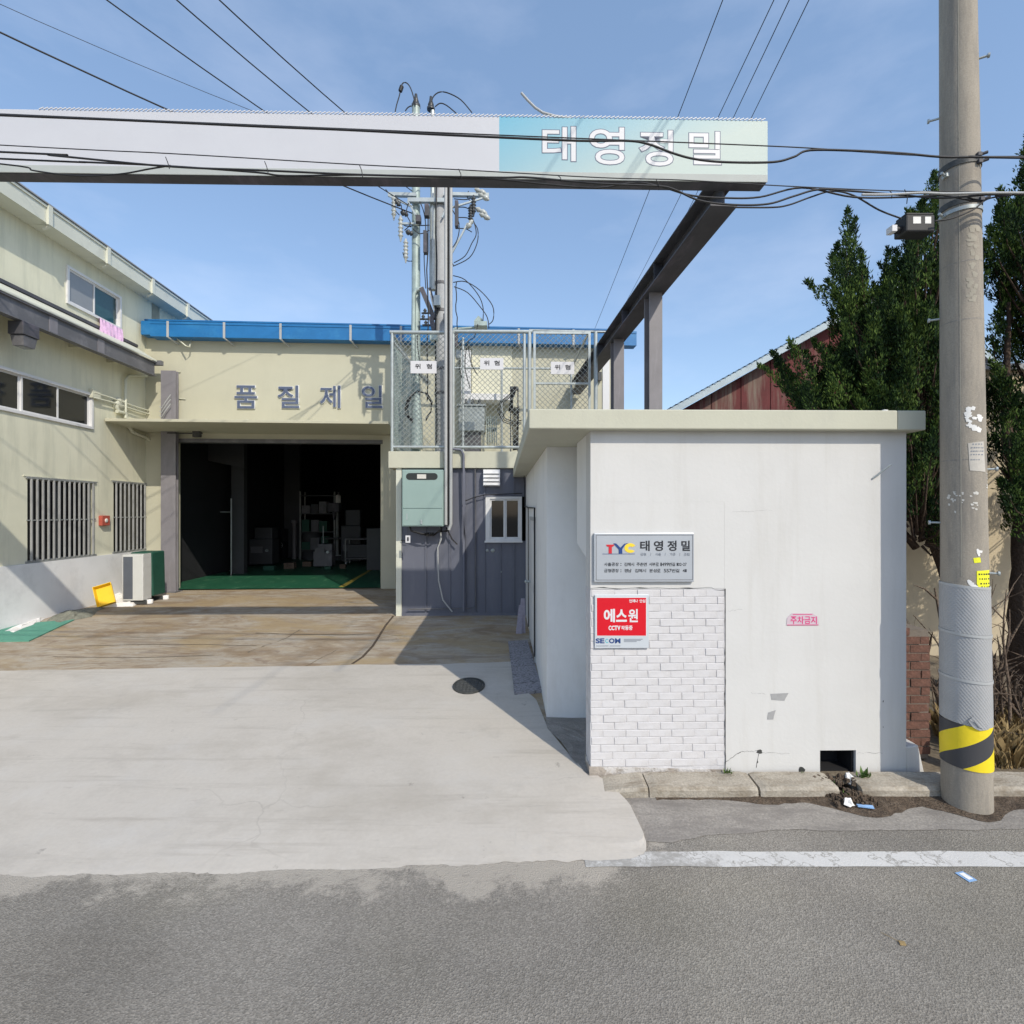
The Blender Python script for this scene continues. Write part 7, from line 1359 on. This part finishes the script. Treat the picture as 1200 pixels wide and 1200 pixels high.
# terminal box hung beside the pole
TBV = 4.16; a, b_ = W.onV(1062, 271, TBV); c_, d_ = W.onV(1096, 249, TBV)
T = Thing('terminal_box', 'black cable terminal box with two white labels left of the concrete pole', 'box', W, ((a+c_)/2, TBV, b_))
mb = MB(); mb.box(a, c_, TBV, TBV+.14, b_, d_-.015); T.part('body', mb, 'black_rubber', bev=.012); mb = MB(); mb.box(a+.01, c_-.004, TBV+.01, TBV+.13, d_-.013, d_+.006); T.part('lid', mb, 'black_rubber', bev=.006)
mb = MB(); mb.tube([(a+.01, TBV+.07, b_+.05), (a-.05, TBV+.07, b_+.045)], .03, 8); T.part('cable_gland', mb, 'black_rubber'); mb = MB(); mb.box(a-.09, a-.05, TBV+.03, TBV+.1, b_+.02, b_+.07); T.part('connector', mb, 'print_white')
for x0, x1 in ((1070, 1079), (1084, 1091)): p, q_ = W.onV(x0, 262, TBV); r_, s_ = W.onV(x1, 254, TBV); mb = MB(); mb.box(p, r_, TBV-.002, TBV+.001, q_, s_); T.part('paper_label', mb, 'paper_white')
for px, py in ((1100, 208), (1030, 224), (1098, 150)): pass

# ================================================================== CABLES along the street (in front of the sign) and overhead wires
YC = 4.12
def cable(pts, r, lab, y=YC, m='black_rubber', name='cable', dy=0):
    p3 = [(W.onV(x, z, y)[0], y+(dy*math.sin(i) if dy else 0), W.onV(x, z, y)[1]) for i, (x, z) in enumerate(smooth(pts))]
    mb = MB(); mb.tube(p3, r, 6); return solo(name, mb, m, lab, 'cable', W, p3[len(p3)//2])
cable([(-900, 96), (-400, 118), (0, 135), (150, 141), (300, 148), (400, 152), (500, 157), (585, 161), (680, 165), (735, 165), (760, 169), (790, 180), (815, 186.5), (850, 190), (905, 190), (930, 184), (950, 176), (1010, 177), (1060, 180), (1105, 184), (1150, 184), (1200, 185), (1900, 196)], .0085, 'thick black cable crossing the sign letters and dipping near the right end')
cable([(-900, 94), (0, 133.5), (300, 146.5), (650, 161), (920, 172), (1010, 178), (1105, 183), (1300, 184), (1900, 192)], .0045, 'thin black wire running just above the thick upper cable')
cable([(-900, 120), (0, 170), (200, 180), (420, 193), (540, 199), (700, 208), (800, 211), (920, 218), (1060, 224), (1200, 226), (1900, 240)], .004, 'thin straight messenger wire over the lower edge of the sign')
cable([(-900, 138), (0, 178), (60, 182), (197, 195), (315, 200), (430, 205), (580, 208), (620, 208), (700, 215), (770, 218), (790, 222), (820, 235), (860, 240), (900, 239), (930, 230), (960, 222), (1000, 224), (1060, 229), (1105, 232), (1160, 228), (1200, 227), (1900, 240)], .0075, 'lower black cable sagging below the right end of the sign', y=YC-.02)
cable([(-900, 146), (0, 186), (100, 190), (197, 194.5), (300, 202), (335, 206), (420, 205), (500, 207), (580, 210), (640, 216), (700, 220), (745, 214), (775, 219), (810, 229), (850, 232), (890, 231), (940, 220), (1000, 231), (1060, 231), (1105, 229), (1150, 236), (1200, 228), (1900, 243)], .007, 'black cable twisting round the lower cable bundle', y=YC+.02)
cable([(-300, 165), (0, 192), (40, 200), (90, 206), (140, 204), (175, 198), (200, 194)], .006, 'short loop of black cable sagging at the left end of the bundle')
cable([(860, 243), (905, 243), (925, 240), (950, 231), (975, 224), (1000, 229), (1030, 246), (1056, 256)], .0065, 'black cable arching from the bundle into the terminal box', y=YC+.05)
cable([(1096, 259), (1115, 256), (1140, 246), (1158, 233), (1185, 229)], .0065, 'black cable curving from the terminal box round the pole', y=YC)
cable([(1010, 228), (1040, 228), (1080, 226), (1110, 227), (1160, 226), (1200, 226)], .009, 'pale grey cable sleeve beside the pole', m='conduit_grey', y=YC-.04)
for (px, y0, y1, lab) in ((197, 184, 197, 'thin cable tie over the sign, leftmost'), (313, 189, 203, 'thin cable tie over the sign, second from the left'), (424, 193, 207, 'thin cable tie over the sign, third from the left'), (540, 198, 210, 'thin cable tie over the sign under the pole tops'), (657, 206, 212, 'thin cable tie below the first sign letter'), (772, 211, 222, 'thin cable tie below the third sign letter'), (1045, 223, 232, 'thin cable tie between sign and pole'), (1063, 222, 238, 'dark hook on the bundle above the terminal box')):
    u, z1_ = W.onV(px, y0, YC-.03); z0_ = W.onV(px, y1, YC-.03)[1]; mb = MB(); mb.tube([(u-.02, YC-.03, z1_), (u, YC-.035, (z0_+z1_)/2), (u+.005, YC-.02, z0_)], .0035, 5); solo('cable_tie', mb, 'black_rubber', lab, 'tie', W, (u, YC-.03, z0_), 'ties on the cable bundle')
def wire(a, Ya, b_, Yb, t0, t1, r, lab, sag=.0):
    A = Vector((*W.onV(*a, Ya)[:1], Ya, W.onV(*a, Ya)[1])); Bv = Vector((*W.onV(*b_, Yb)[:1], Yb, W.onV(*b_, Yb)[1])); n = 14; pts = []
    for i in range(n+1): t = t0+(t1-t0)*i/n; p = A.lerp(Bv, t); f = (t-0)*(t-1); p.z += sag*f; pts.append(p)
    mb = MB(); mb.tube(pts, r, 5); solo('overhead_wire', mb, 'black_rubber', lab, 'wire', W, tuple(pts[n//2]), 'overhead wires against the sky')
YP = 11.5
wire((0, 38), 7, (483, 250), YP, -1.2, 1, .013, 'lowest left overhead wire leaving the picture at the left edge', .3)
wire((0, 5), 8, (500, 204), YP+1.0, -1.2, 1, .005, 'faint thin overhead wire crossing in the upper left sky', .5)
wire((125, 0), 7, (483, 243), YP, -1.2, 1, .010, 'overhead wire left of centre running down to the transformer pole, leftmost of three', .3)
wire((207, 0), 7, (483, 224), YP, -1.2, 1, .010, 'overhead wire running down to the transformer pole, middle of three', .3)
wire((257, 0), 7, (500, 210), YP, -1.2, 1, .010, 'overhead wire running down to the transformer pole, rightmost of three', .3)
wire((847, 0), 8, (700, 378), 22, -.9, 1.5, .008, 'overhead wire passing behind the sign right of its first letter', .2)
wire((907, 0), 8, (762, 300), 19, -.9, 1.8, .008, 'overhead wire on the right sky, leftmost of the close three', .2)
wire((925, 0), 8, (780, 300), 19, -.9, 1.8, .008, 'overhead wire on the right sky, middle of the close three', .2)
wire((948, 0), 8, (800, 298), 19, -.9, 1.8, .008, 'overhead wire on the right sky, rightmost of the close three', .2)

# ================================================================== RIGHT SIDE: wall, shed, brick stub, junipers
T = Thing('sand_wall_building', 'sand coloured rendered building wall behind the trees on the right', 'building', W, (9, 8.7, 0))
mb = MB(); mb.box(6.62, 22, 8.7, 9.0, 0, 4.9); mb.box(6.62, 6.9, 9.001, 9.6, 0, 4.9); T.part('wall', mb, 'wall_sand'); mb = MB(); mb.box(6.55, 22, 8.6, 9.7, 4.901, 5.0); T.part('roof', mb, 'roof_grey')
YS = 14.0
T = Thing('red_shed', 'rusty red sheet metal shed with pale corrugated roof behind the gatehouse', 'shed', W, (9, YS, 0))
a_ = W.onV(765, 494, YS); b_ = W.onV(1048, 336, YS); c_ = W.onV(1215, 494, YS)
n = 26
for i in range(n):
    x0 = a_[0]+(c_[0]-a_[0])*i/n; x1 = a_[0]+(c_[0]-a_[0])*(i+1)/n-.006
    zf = lambda x: a_[1]+(b_[1]-a_[1])*(x-a_[0])/(b_[0]-a_[0]) if x < b_[0] else b_[1]+(c_[1]-b_[1])*(x-b_[0])/(c_[0]-b_[0])
    y = YS+(.02 if i % 2 else 0); mb = MB(); mb.hexa([(x0, y, 0), (x1, y, 0), (x1, y+.05, 0), (x0, y+.05, 0)], [(x0, y, zf(x0)-.12), (x1, y, zf(x1)-.12), (x1, y+.05, zf(x1)-.12), (x0, y+.05, zf(x0)-.12)]); T.part('wall_sheet', mb, 'rust_red')
for s, (P0, P1) in enumerate((((a_[0]-.35, a_[1]-.18), (b_[0], b_[1])), ((b_[0], b_[1]), (c_[0]+.35, c_[1]-.18)))):
    mb = MB(); n = 150; L0 = Vector((P0[0], 0, P0[1])); L1 = Vector((P1[0], 0, P1[1])); nm = Vector((-(L1-L0).z, 0, (L1-L0).x)).normalized()
    pts = [L0.lerp(L1, i/n)+nm*(.035*math.sin(i*math.pi/1.5)+.06) for i in range(n+1)]
    for p, q_ in zip(pts, pts[1:]): mb.add([(p.x, YS-.45, p.z), (q_.x, YS-.45, q_.z), (q_.x, YS+8, q_.z), (p.x, YS+8, p.z)], [(0, 1, 2, 3)])
    mb.bar(L0+Vector((0, YS-.40, -.03)), L1+Vector((0, YS-.40, -.03)), .08, .16); T.part('roof_sheet', mb, 'slate_sheet')
mb = MB(); mb.box(a_[0]+.1, c_[0]-.1, YS+.08, YS+8, 0, a_[1]-.2); T.part('body', mb, 'rust_red')

T = Thing('brick_stub', 'broken stub of red brick wall between gatehouse and utility pole', 'brick wall', W, (3.98, 5.05, .1))
x0, x1, y0 = 3.815, 4.10, 5.02; rows = 15; rh = .083
mb = MB(); mb.box(x0+.008, x1-.012, y0+.008, y0+.6, .08, .12+rows*rh-.02); T.part('mortar_core', mb, 'brick_mortar')
def brick_mesh(w_):
    b = MB(); hw, hh, d = w_/2, rh/2-.006, .055; b.hexa([(-hw, -d, -hh), (hw+jit(.002), -d+jit(.003), -hh), (hw, d, -hh), (-hw, d, -hh)], [(-hw+jit(.003), -d+jit(.003), hh), (hw, -d+jit(.004), hh), (hw, d, hh), (-hw, d, hh)]); return b.mesh('brick', 'brick_red')
pool = {k_: [brick_mesh(w_) for _ in range(3)] for k_, w_ in (('l', .19), ('s', .085))}
for r_ in range(rows):
    z = .12+rh*(r_+.5); seq = [('l', x0+.095), ('s', x0+.24)] if r_ % 2 else [('s', x0+.0425), ('l', x0+.19)]
    if r_ == rows-1: seq = seq[:1]
    for k_, x in seq: o = link('brick', random.choice(pool[k_]), T.o, Vector((x+jit(.003), y0+.055+jit(.006), z))-T.base)
    for q_ in range(2): o = link('brick', random.choice(pool['l']), T.o, Vector((x0+.055, y0+.22+q_*.2, z))-T.base); o.rotation_euler = (0, 0, R(90))

def w3(px, py, y): x, z = W.onV(px, py, y); return (x, y, z)
def in_poly(x, y, P_):
    c = False
    for (a, b_), (d, e_) in zip(P_, P_[1:]+P_[:1]):
        if (b_ > y) != (e_ > y) and x < (d-a)*(y-b_)/(e_-b_)+a: c = not c
    return c
def juniper(lab, base, trunk, outline, Y0, focus, nclump, fixed, seed, holes=()):
    """crown of flame shaped sprays on limbs; each spray is a cloud of small scale-leaf shoots that sweep upwards"""
    random.seed(seed); T = Thing('juniper_tree', lab, 'tree', W, base); mb = MB(); vs = []; fs = []; twigs = []
    sprays = [(px, py, dy, ln, rd, tx) for px, py, dy, ln, rd, tx in fixed]
    xs_ = [p[0] for p in outline]; ys_ = [p[1] for p in outline]; k_ = 0
    while k_ < nclump:
        px, py = random.uniform(min(xs_), max(xs_)), random.uniform(min(ys_), max(ys_))
        if not in_poly(px, py, outline) or any((px-a)**2+(py-b_)**2 < r_*r_ for a, b_, r_ in holes): continue
        k_ += 1; sprays.append((px, py, random.uniform(-.75, .8), random.uniform(36, 78), random.uniform(11, 22), (px-focus[0])*.25+jit(14)))
    for px, py, dy, ln, rd, tx in sprays:
        y = Y0+dy; b0 = Vector(w3(px, py, y)); tip = Vector(w3(px+tx, py-ln, y+jit(.12)-.05)); ax = tip-b0; L_ = ax.length; an = ax.normalized(); s1 = an.orthogonal().normalized(); s2 = an.cross(s1); Rr = rd*y/600
        f = Vector(w3(focus[0], min(focus[1], py+90), Y0)); twigs.append([f.lerp(b0, .25), b0+(f-b0)*.3+Vector((0, 0, -.12)), b0, b0+ax*.5])
        bend = Vector((jit(.25), jit(.2), 0))*L_; sd = random.random()*50; n = int(1050*L_*Rr*1.9)
        for i in range(n):
            t = random.random()**.8; th = random.random()*2*math.pi
            lump = .75+.75*noise.noise((math.cos(th)*1.5+sd, math.sin(th)*1.5, t*L_*4))+.5*noise.noise((math.cos(th)*4+sd, math.sin(th)*4, t*L_*11))
            r_ = Rr*min(1, .35+t*2.2)*(1-t)**.75*max(.15, lump); q = 1-.6*random.random()**1.6
            rad = s1*math.cos(th)+s2*math.sin(th); p = b0+ax*t+bend*t*t+rad*r_*q
            d = (rad*random.uniform(.1, .8)+an*random.uniform(.4, 1.1)+Vector((0, 0, random.uniform(.2, .8)))).normalized()
            for q_ in range(3):
                dd = (d+Vector((jit(.45), jit(.45), jit(.35)))).normalized(); l_ = random.uniform(.025, .07); wd = random.uniform(.005, .010); sd_ = dd.cross(Vector((jit(), jit(), jit()))).normalized()*wd; o = len(vs); pp = p+Vector((jit(.022), jit(.022), jit(.022)))
                vs += [tuple(pp-sd_*.5), tuple(pp+dd*l_*.55-sd_), tuple(pp+dd*l_), tuple(pp+dd*l_*.5+sd_)]; fs.append((o, o+1, o+2, o+3))
    mb.add(vs, fs); T.part('crown', mb, 'juniper_leaf', fix=False)
    mb = MB()
    for tw in twigs: mb.tube(tw, [.022, .015, .009, .003], 4)
    T.part('twigs', mb, 'bark', kind='stuff')
    mb = MB()
    for pts, rs in trunk:
        sm = smooth([(*p, r_) for p, r_ in zip(pts, rs)], 5); sm = [(x+noise.noise((z*3, x, 1))*.03, y, z, r_*(1+.2*noise.noise((z*5, x, y)))) for x, y, z, r_ in sm]; mb.tube([p[:3] for p in sm], [p[3] for p in sm], 10)
    T.part('trunk', mb, 'bark'); return T
YA = 6.9
outA = [(990, 330), (1003, 345), (1018, 352), (1040, 365), (1052, 330), (1066, 300), (1085, 270), (1105, 250), (1130, 300), (1130, 640), (1085, 636), (1066, 610), (1060, 560), (960, 540), (940, 490), (948, 470), (985, 470), (990, 420)]
fixA = [(994, 318, 0, 78, 13, -8), (990, 352, .1, 66, 17, -4), (1003, 372, 0, 60, 17, 2), (1016, 360, -.1, 74, 13, -2), (1034, 400, -.2, 62, 16, -2), (1050, 345, .2, 52, 14, 2), (1061, 322, .3, 70, 15, 2), (1080, 300, .4, 70, 18, 0), (1094, 268, .4, 74, 18, 2), (1044, 400, -.6, 70, 24, -6), (1062, 440, -.7, 75, 25, -8), (1030, 445, -.6, 80, 25, -10), (1010, 430, -.3, 72, 22, -6), (1086, 420, -.6, 60, 20, 6), (1050, 480, -.7, 60, 26, -4),
        (968, 452, .3, 40, 14, -30), (985, 410, .2, 46, 14, -20), (980, 440, 0, 44, 16, -24), (948, 470, .2, 34, 12, -22), (990, 462, -.3, 60, 20, -22), (975, 470, .3, 38, 16, -26), (955, 480, .3, 30, 14, -22), (962, 492, .1, 36, 16, -14), (1100, 520, -.6, 70, 20, 0), (1085, 600, -.4, 70, 20, -4), (1098, 640, -.3, 60, 16, -2)]
tA = [([(6.2, 7.15, 0), (6.15, 7.1, 1.2), (5.7, 7.05, 2.6), (5.3, 7.0, 4.2), (5.6, 7.2, 6)], [.14, .12, .10, .06, .02]), ([(5.5, 7.05, 2.4), (5.0, 6.95, 3.6), (4.6, 6.9, 5.2)], [.07, .05, .02]), ([(5.6, 7.1, 2), (5.0, 7.2, 2.8), (4.3, 7.3, 3.6)], [.05, .04, .015])]
juniper('dark green juniper with flame like tips behind the gatehouse roof', (6.2, 7.1, 0), tA, outA, YA, (1075, 640), 250, fixA, 21, holes=((1084, 302, 9), (1100, 560, 8)))
YB = 6.6
outB = [(1168, 330), (1180, 280), (1196, 250), (1230, 200), (1300, 180), (1390, 260), (1400, 640), (1250, 660), (1190, 640), (1165, 560), (1160, 510), (1172, 490), (1165, 420)]
fixB = [(1192, 262, 0, 72, 15, 4), (1180, 300, .1, 58, 12, -4), (1172, 350, .1, 66, 14, -6), (1166, 420, 0, 60, 14, -6), (1176, 535, -.2, 70, 14, -8), (1196, 600, -.4, 90, 18, -4), (1240, 230, 0, 90, 22, 4), (1200, 330, -.4, 70, 18, -6), (1186, 480, -.3, 60, 16, -6)]
tB = [([(6.45, 6.35, 0), (6.35, 6.3, 1.0), (6.42, 6.35, 2.0), (6.6, 6.5, 3.2), (6.75, 6.6, 5)], [.24, .19, .17, .12, .04]), ([(6.42, 6.3, 1.6), (6.9, 6.4, 2.8), (7.6, 6.6, 4.5)], [.12, .08, .03]), ([(6.5, 6.4, 2.2), (6.3, 6.5, 3.4), (6.4, 6.6, 5.2)], [.07, .05, .02])]
juniper('second dark juniper cut off by the right edge, with a thick leaning trunk', (6.45, 6.35, 0), tB, outB, YB, (1250, 600), 330, fixB, 33, holes=((1186, 344, 10), (1182, 385, 8), (1178, 455, 16)))
# dead shrub and stalks at the right edge
random.seed(12)
T = Thing('dead_shrub', 'brown dead shrub stems right of the utility pole', 'shrub', W, (5.2, 5.3, .08))
mb = MB()
for i in range(60):
    x, y = random.uniform(4.62, 5.9), random.uniform(5.1, 5.8); h_ = random.uniform(.5, 1.7); lean = jit(.45); r0 = random.choice([.008, .012, .02, .038])
    pts = smooth([(x, y, .05), (x+lean*.2+jit(.05), y+jit(.05), .05+h_*.35), (x+lean*.6+jit(.08), y+jit(.08), .05+h_*.7), (x+lean+jit(.1), y+jit(.1), .05+h_)], 3); mb.tube(pts, [r0*(1-.8*q/(len(pts)-1)) for q in range(len(pts))], 5)
    for b_ in range(4):
        p = Vector(pts[random.randrange(3, len(pts)-1)]); d = Vector((jit(.3), jit(.2), random.uniform(.05, .3))); mb.tube([p, p+d*.5+Vector((0, 0, .03)), p+d], [r0*.35, r0*.25, .002], 4)
T.part('stems', mb, 'bark_dry')
mb = MB()
for i in range(2600):
    x, y = random.uniform(4.6, 5.8), random.uniform(4.85, 5.6); h_ = random.uniform(.12, .42); a = random.random()*6.28; d = Vector((math.cos(a)*.35, math.sin(a)*.35, 1)).normalized(); s = Vector((math.sin(a), -math.cos(a), 0))*.003; p = Vector((x, y, .06))
    mb.add([p-s, p+s, p+d*h_*.6+Vector((jit(.04), jit(.04), 0))+s*.6, p+d*h_+Vector((math.cos(a)*.04, math.sin(a)*.04, -.01))], [(0, 1, 2), (0, 2, 3)])
solo('dry_grass', mb, 'dry_grass', None, None, W, (5, 5.2, .06), kind='stuff', fix=False)
mb = MB(); mb.box(4.16, 4.34, 4.78, 4.86, .10, .42); solo('concrete_block', mb, 'white_paint', 'small white concrete block behind the left side of the pole foot', 'block', W, (4.25, 4.8, .1), bev=.01)

# ---- weeds, litter
def weed(px, py, y, z, n, h, lab, seed):
    random.seed(seed); x = W.onV(px, py, y)[0]; mb = MB()
    for i in range(n):
        a = random.random()*6.28; d = Vector((math.cos(a)*.7, math.sin(a)*.4-.25, random.uniform(.4, 1))).normalized(); L_ = random.uniform(.4, 1)*h; s = d.cross(Vector((0, 0, 1))).normalized()*L_*.13; p = Vector((x+jit(h*.5), y+jit(.015), z))
        mb.add([p, p+d*L_*.5-s, p+d*L_, p+d*L_*.5+s], [(0, 1, 2, 3)])
    solo('weed', mb, 'weed_green', lab, 'weed', W, (x, y, z), 'weeds along the foot of the wall', fix=False)
weed(852, 900, 4.68, .11, 26, .07, 'small green weed at the foot of the wall crack', 1); weed(1012, 905, 4.62, .10, 34, .11, 'taller green weed at the right side of the drain hole', 2); weed(972, 912, 4.55, .05, 40, .07, 'tangled weeds in the gap of the kerb below the drain', 3); weed(940, 905, 4.69, .11, 10, .03, 'tiny weed between wall crack and drain hole', 4)
weed(990, 922, 4.47, .03, 24, .06, 'low weed in front of the drain gap', 6)
random.seed(3); mb = MB()
for i in range(160):
    x, y = random.uniform(2.72, 3.12), random.uniform(4.30, 4.7); s = random.uniform(.008, .03); z = .03+random.random()*.02+(.05 if y > 4.55 else 0); a = random.random()*3; c, q_ = math.cos(a)*s, math.sin(a)*s
    mb.hexa([(x-c, y-q_, z-.02), (x+q_, y-c, z-.02), (x+c, y+q_, z-.02), (x-q_, y+c, z-.02)], [(x-c*.6, y-q_*.6, z+s*.5), (x+q_*.6, y-c*.6, z+s*.4), (x+c*.6, y+q_*.6, z+s*.6), (x-q_*.6, y+c*.6, z+s*.5)])
solo('rubble', mb, 'dirt', None, None, W, (2.9, 4.5, 0), kind='stuff')
def crumple(px, py, z, w_, d_, h_, m_, name, lab, cat, seed):
    random.seed(seed); X, Y = ground(px, py, z); mb = MB(); n = 9; vs = [(X, Y, z+h_)]
    for k_, f in ((1, .55), (2, 1.0)):
        for i in range(n): a = 2*math.pi*i/n; vs.append((X+math.cos(a)*w_*f*(1+jit(.3)), Y+math.sin(a)*d_*f*(1+jit(.3)), z+(h_*(.8+jit(.4)) if k_ == 1 else .004)))
    mb.add(vs, [(0, 1+i, 1+(i+1) % n) for i in range(n)]+[(1+i, 1+n+i, 1+n+(i+1) % n, 1+(i+1) % n) for i in range(n)]); solo(name, mb, m_, lab, cat, W, (X, Y, z))
crumple(994, 942, .03, .05, .05, .05, 'paper_white', 'crumpled_bag', 'crumpled white plastic bag in the gutter below the drain', 'litter', 1)
crumple(995, 916, .05, .045, .06, .08, 'paper_white', 'crumpled_bag', 'second white scrap stuck in the kerb gap by the drain', 'litter', 2)
X, Y = ground(1014, 945, .035); mb = MB(); mb.hexa([(X-.06, Y+.0, .03), (X+.055, Y-.03, .03), (X+.062, Y-.0, .03), (X-.055, Y+.03, .03)], [(X-.06, Y+.0, .045), (X+.055, Y-.03, .038), (X+.062, Y, .045), (X-.055, Y+.03, .04)]); solo('snack_wrapper', mb, 'blue_litter', 'pale blue wrapper lying in the gutter dirt', 'litter', W, (X, Y, .03))
X, Y = ground(1132, 1028, 0); T = Thing('blue_card', 'small blue and white card lying on the asphalt', 'litter', W, (X, Y, 0)); mb = MB(); c, s = math.cos(.25), math.sin(.25)
rc = lambda x, y, z: (X+x*c-y*s, Y+x*s+y*c, z)
mb.hexa([rc(-.035, -.045, .003), rc(.035, -.045, .003), rc(.035, .045, .003), rc(-.035, .045, .003)], [rc(-.035, -.045, .005), rc(.035, -.045, .006), rc(.035, .045, .005), rc(-.035, .045, .007)]); T.part('card', mb, 'blue_litter'); mb = MB(); mb.hexa([rc(-.02, -.03, .0075), rc(.02, -.03, .0075), rc(.02, .03, .0075), rc(-.02, .03, .0075)], [rc(-.02, -.03, .0085), rc(.02, -.03, .0085), rc(.02, .03, .0085), rc(-.02, .03, .0085)]); T.part('paper_label', mb, 'paper_white')
mb = MB(); X, Y = ground(1052, 1105, 0); mb.tube([(X-.05, Y+.07, .005), (X-.02, Y+.03, .009), (X+.02, Y-.01, .005)], [.001, .0016, .001], 5); mb.hexa([(X, Y-.02, .004), (X+.03, Y-.025, .004), (X+.04, Y, .004), (X+.01, Y+.01, .004)], [(X, Y-.02, .010), (X+.03, Y-.025, .012), (X+.04, Y, .010), (X+.01, Y+.01, .008)]); solo('dry_leaf', mb, 'dry_grass', 'small dry leaf on its stalk lying on the road', 'leaf', W, (X, Y, 0))
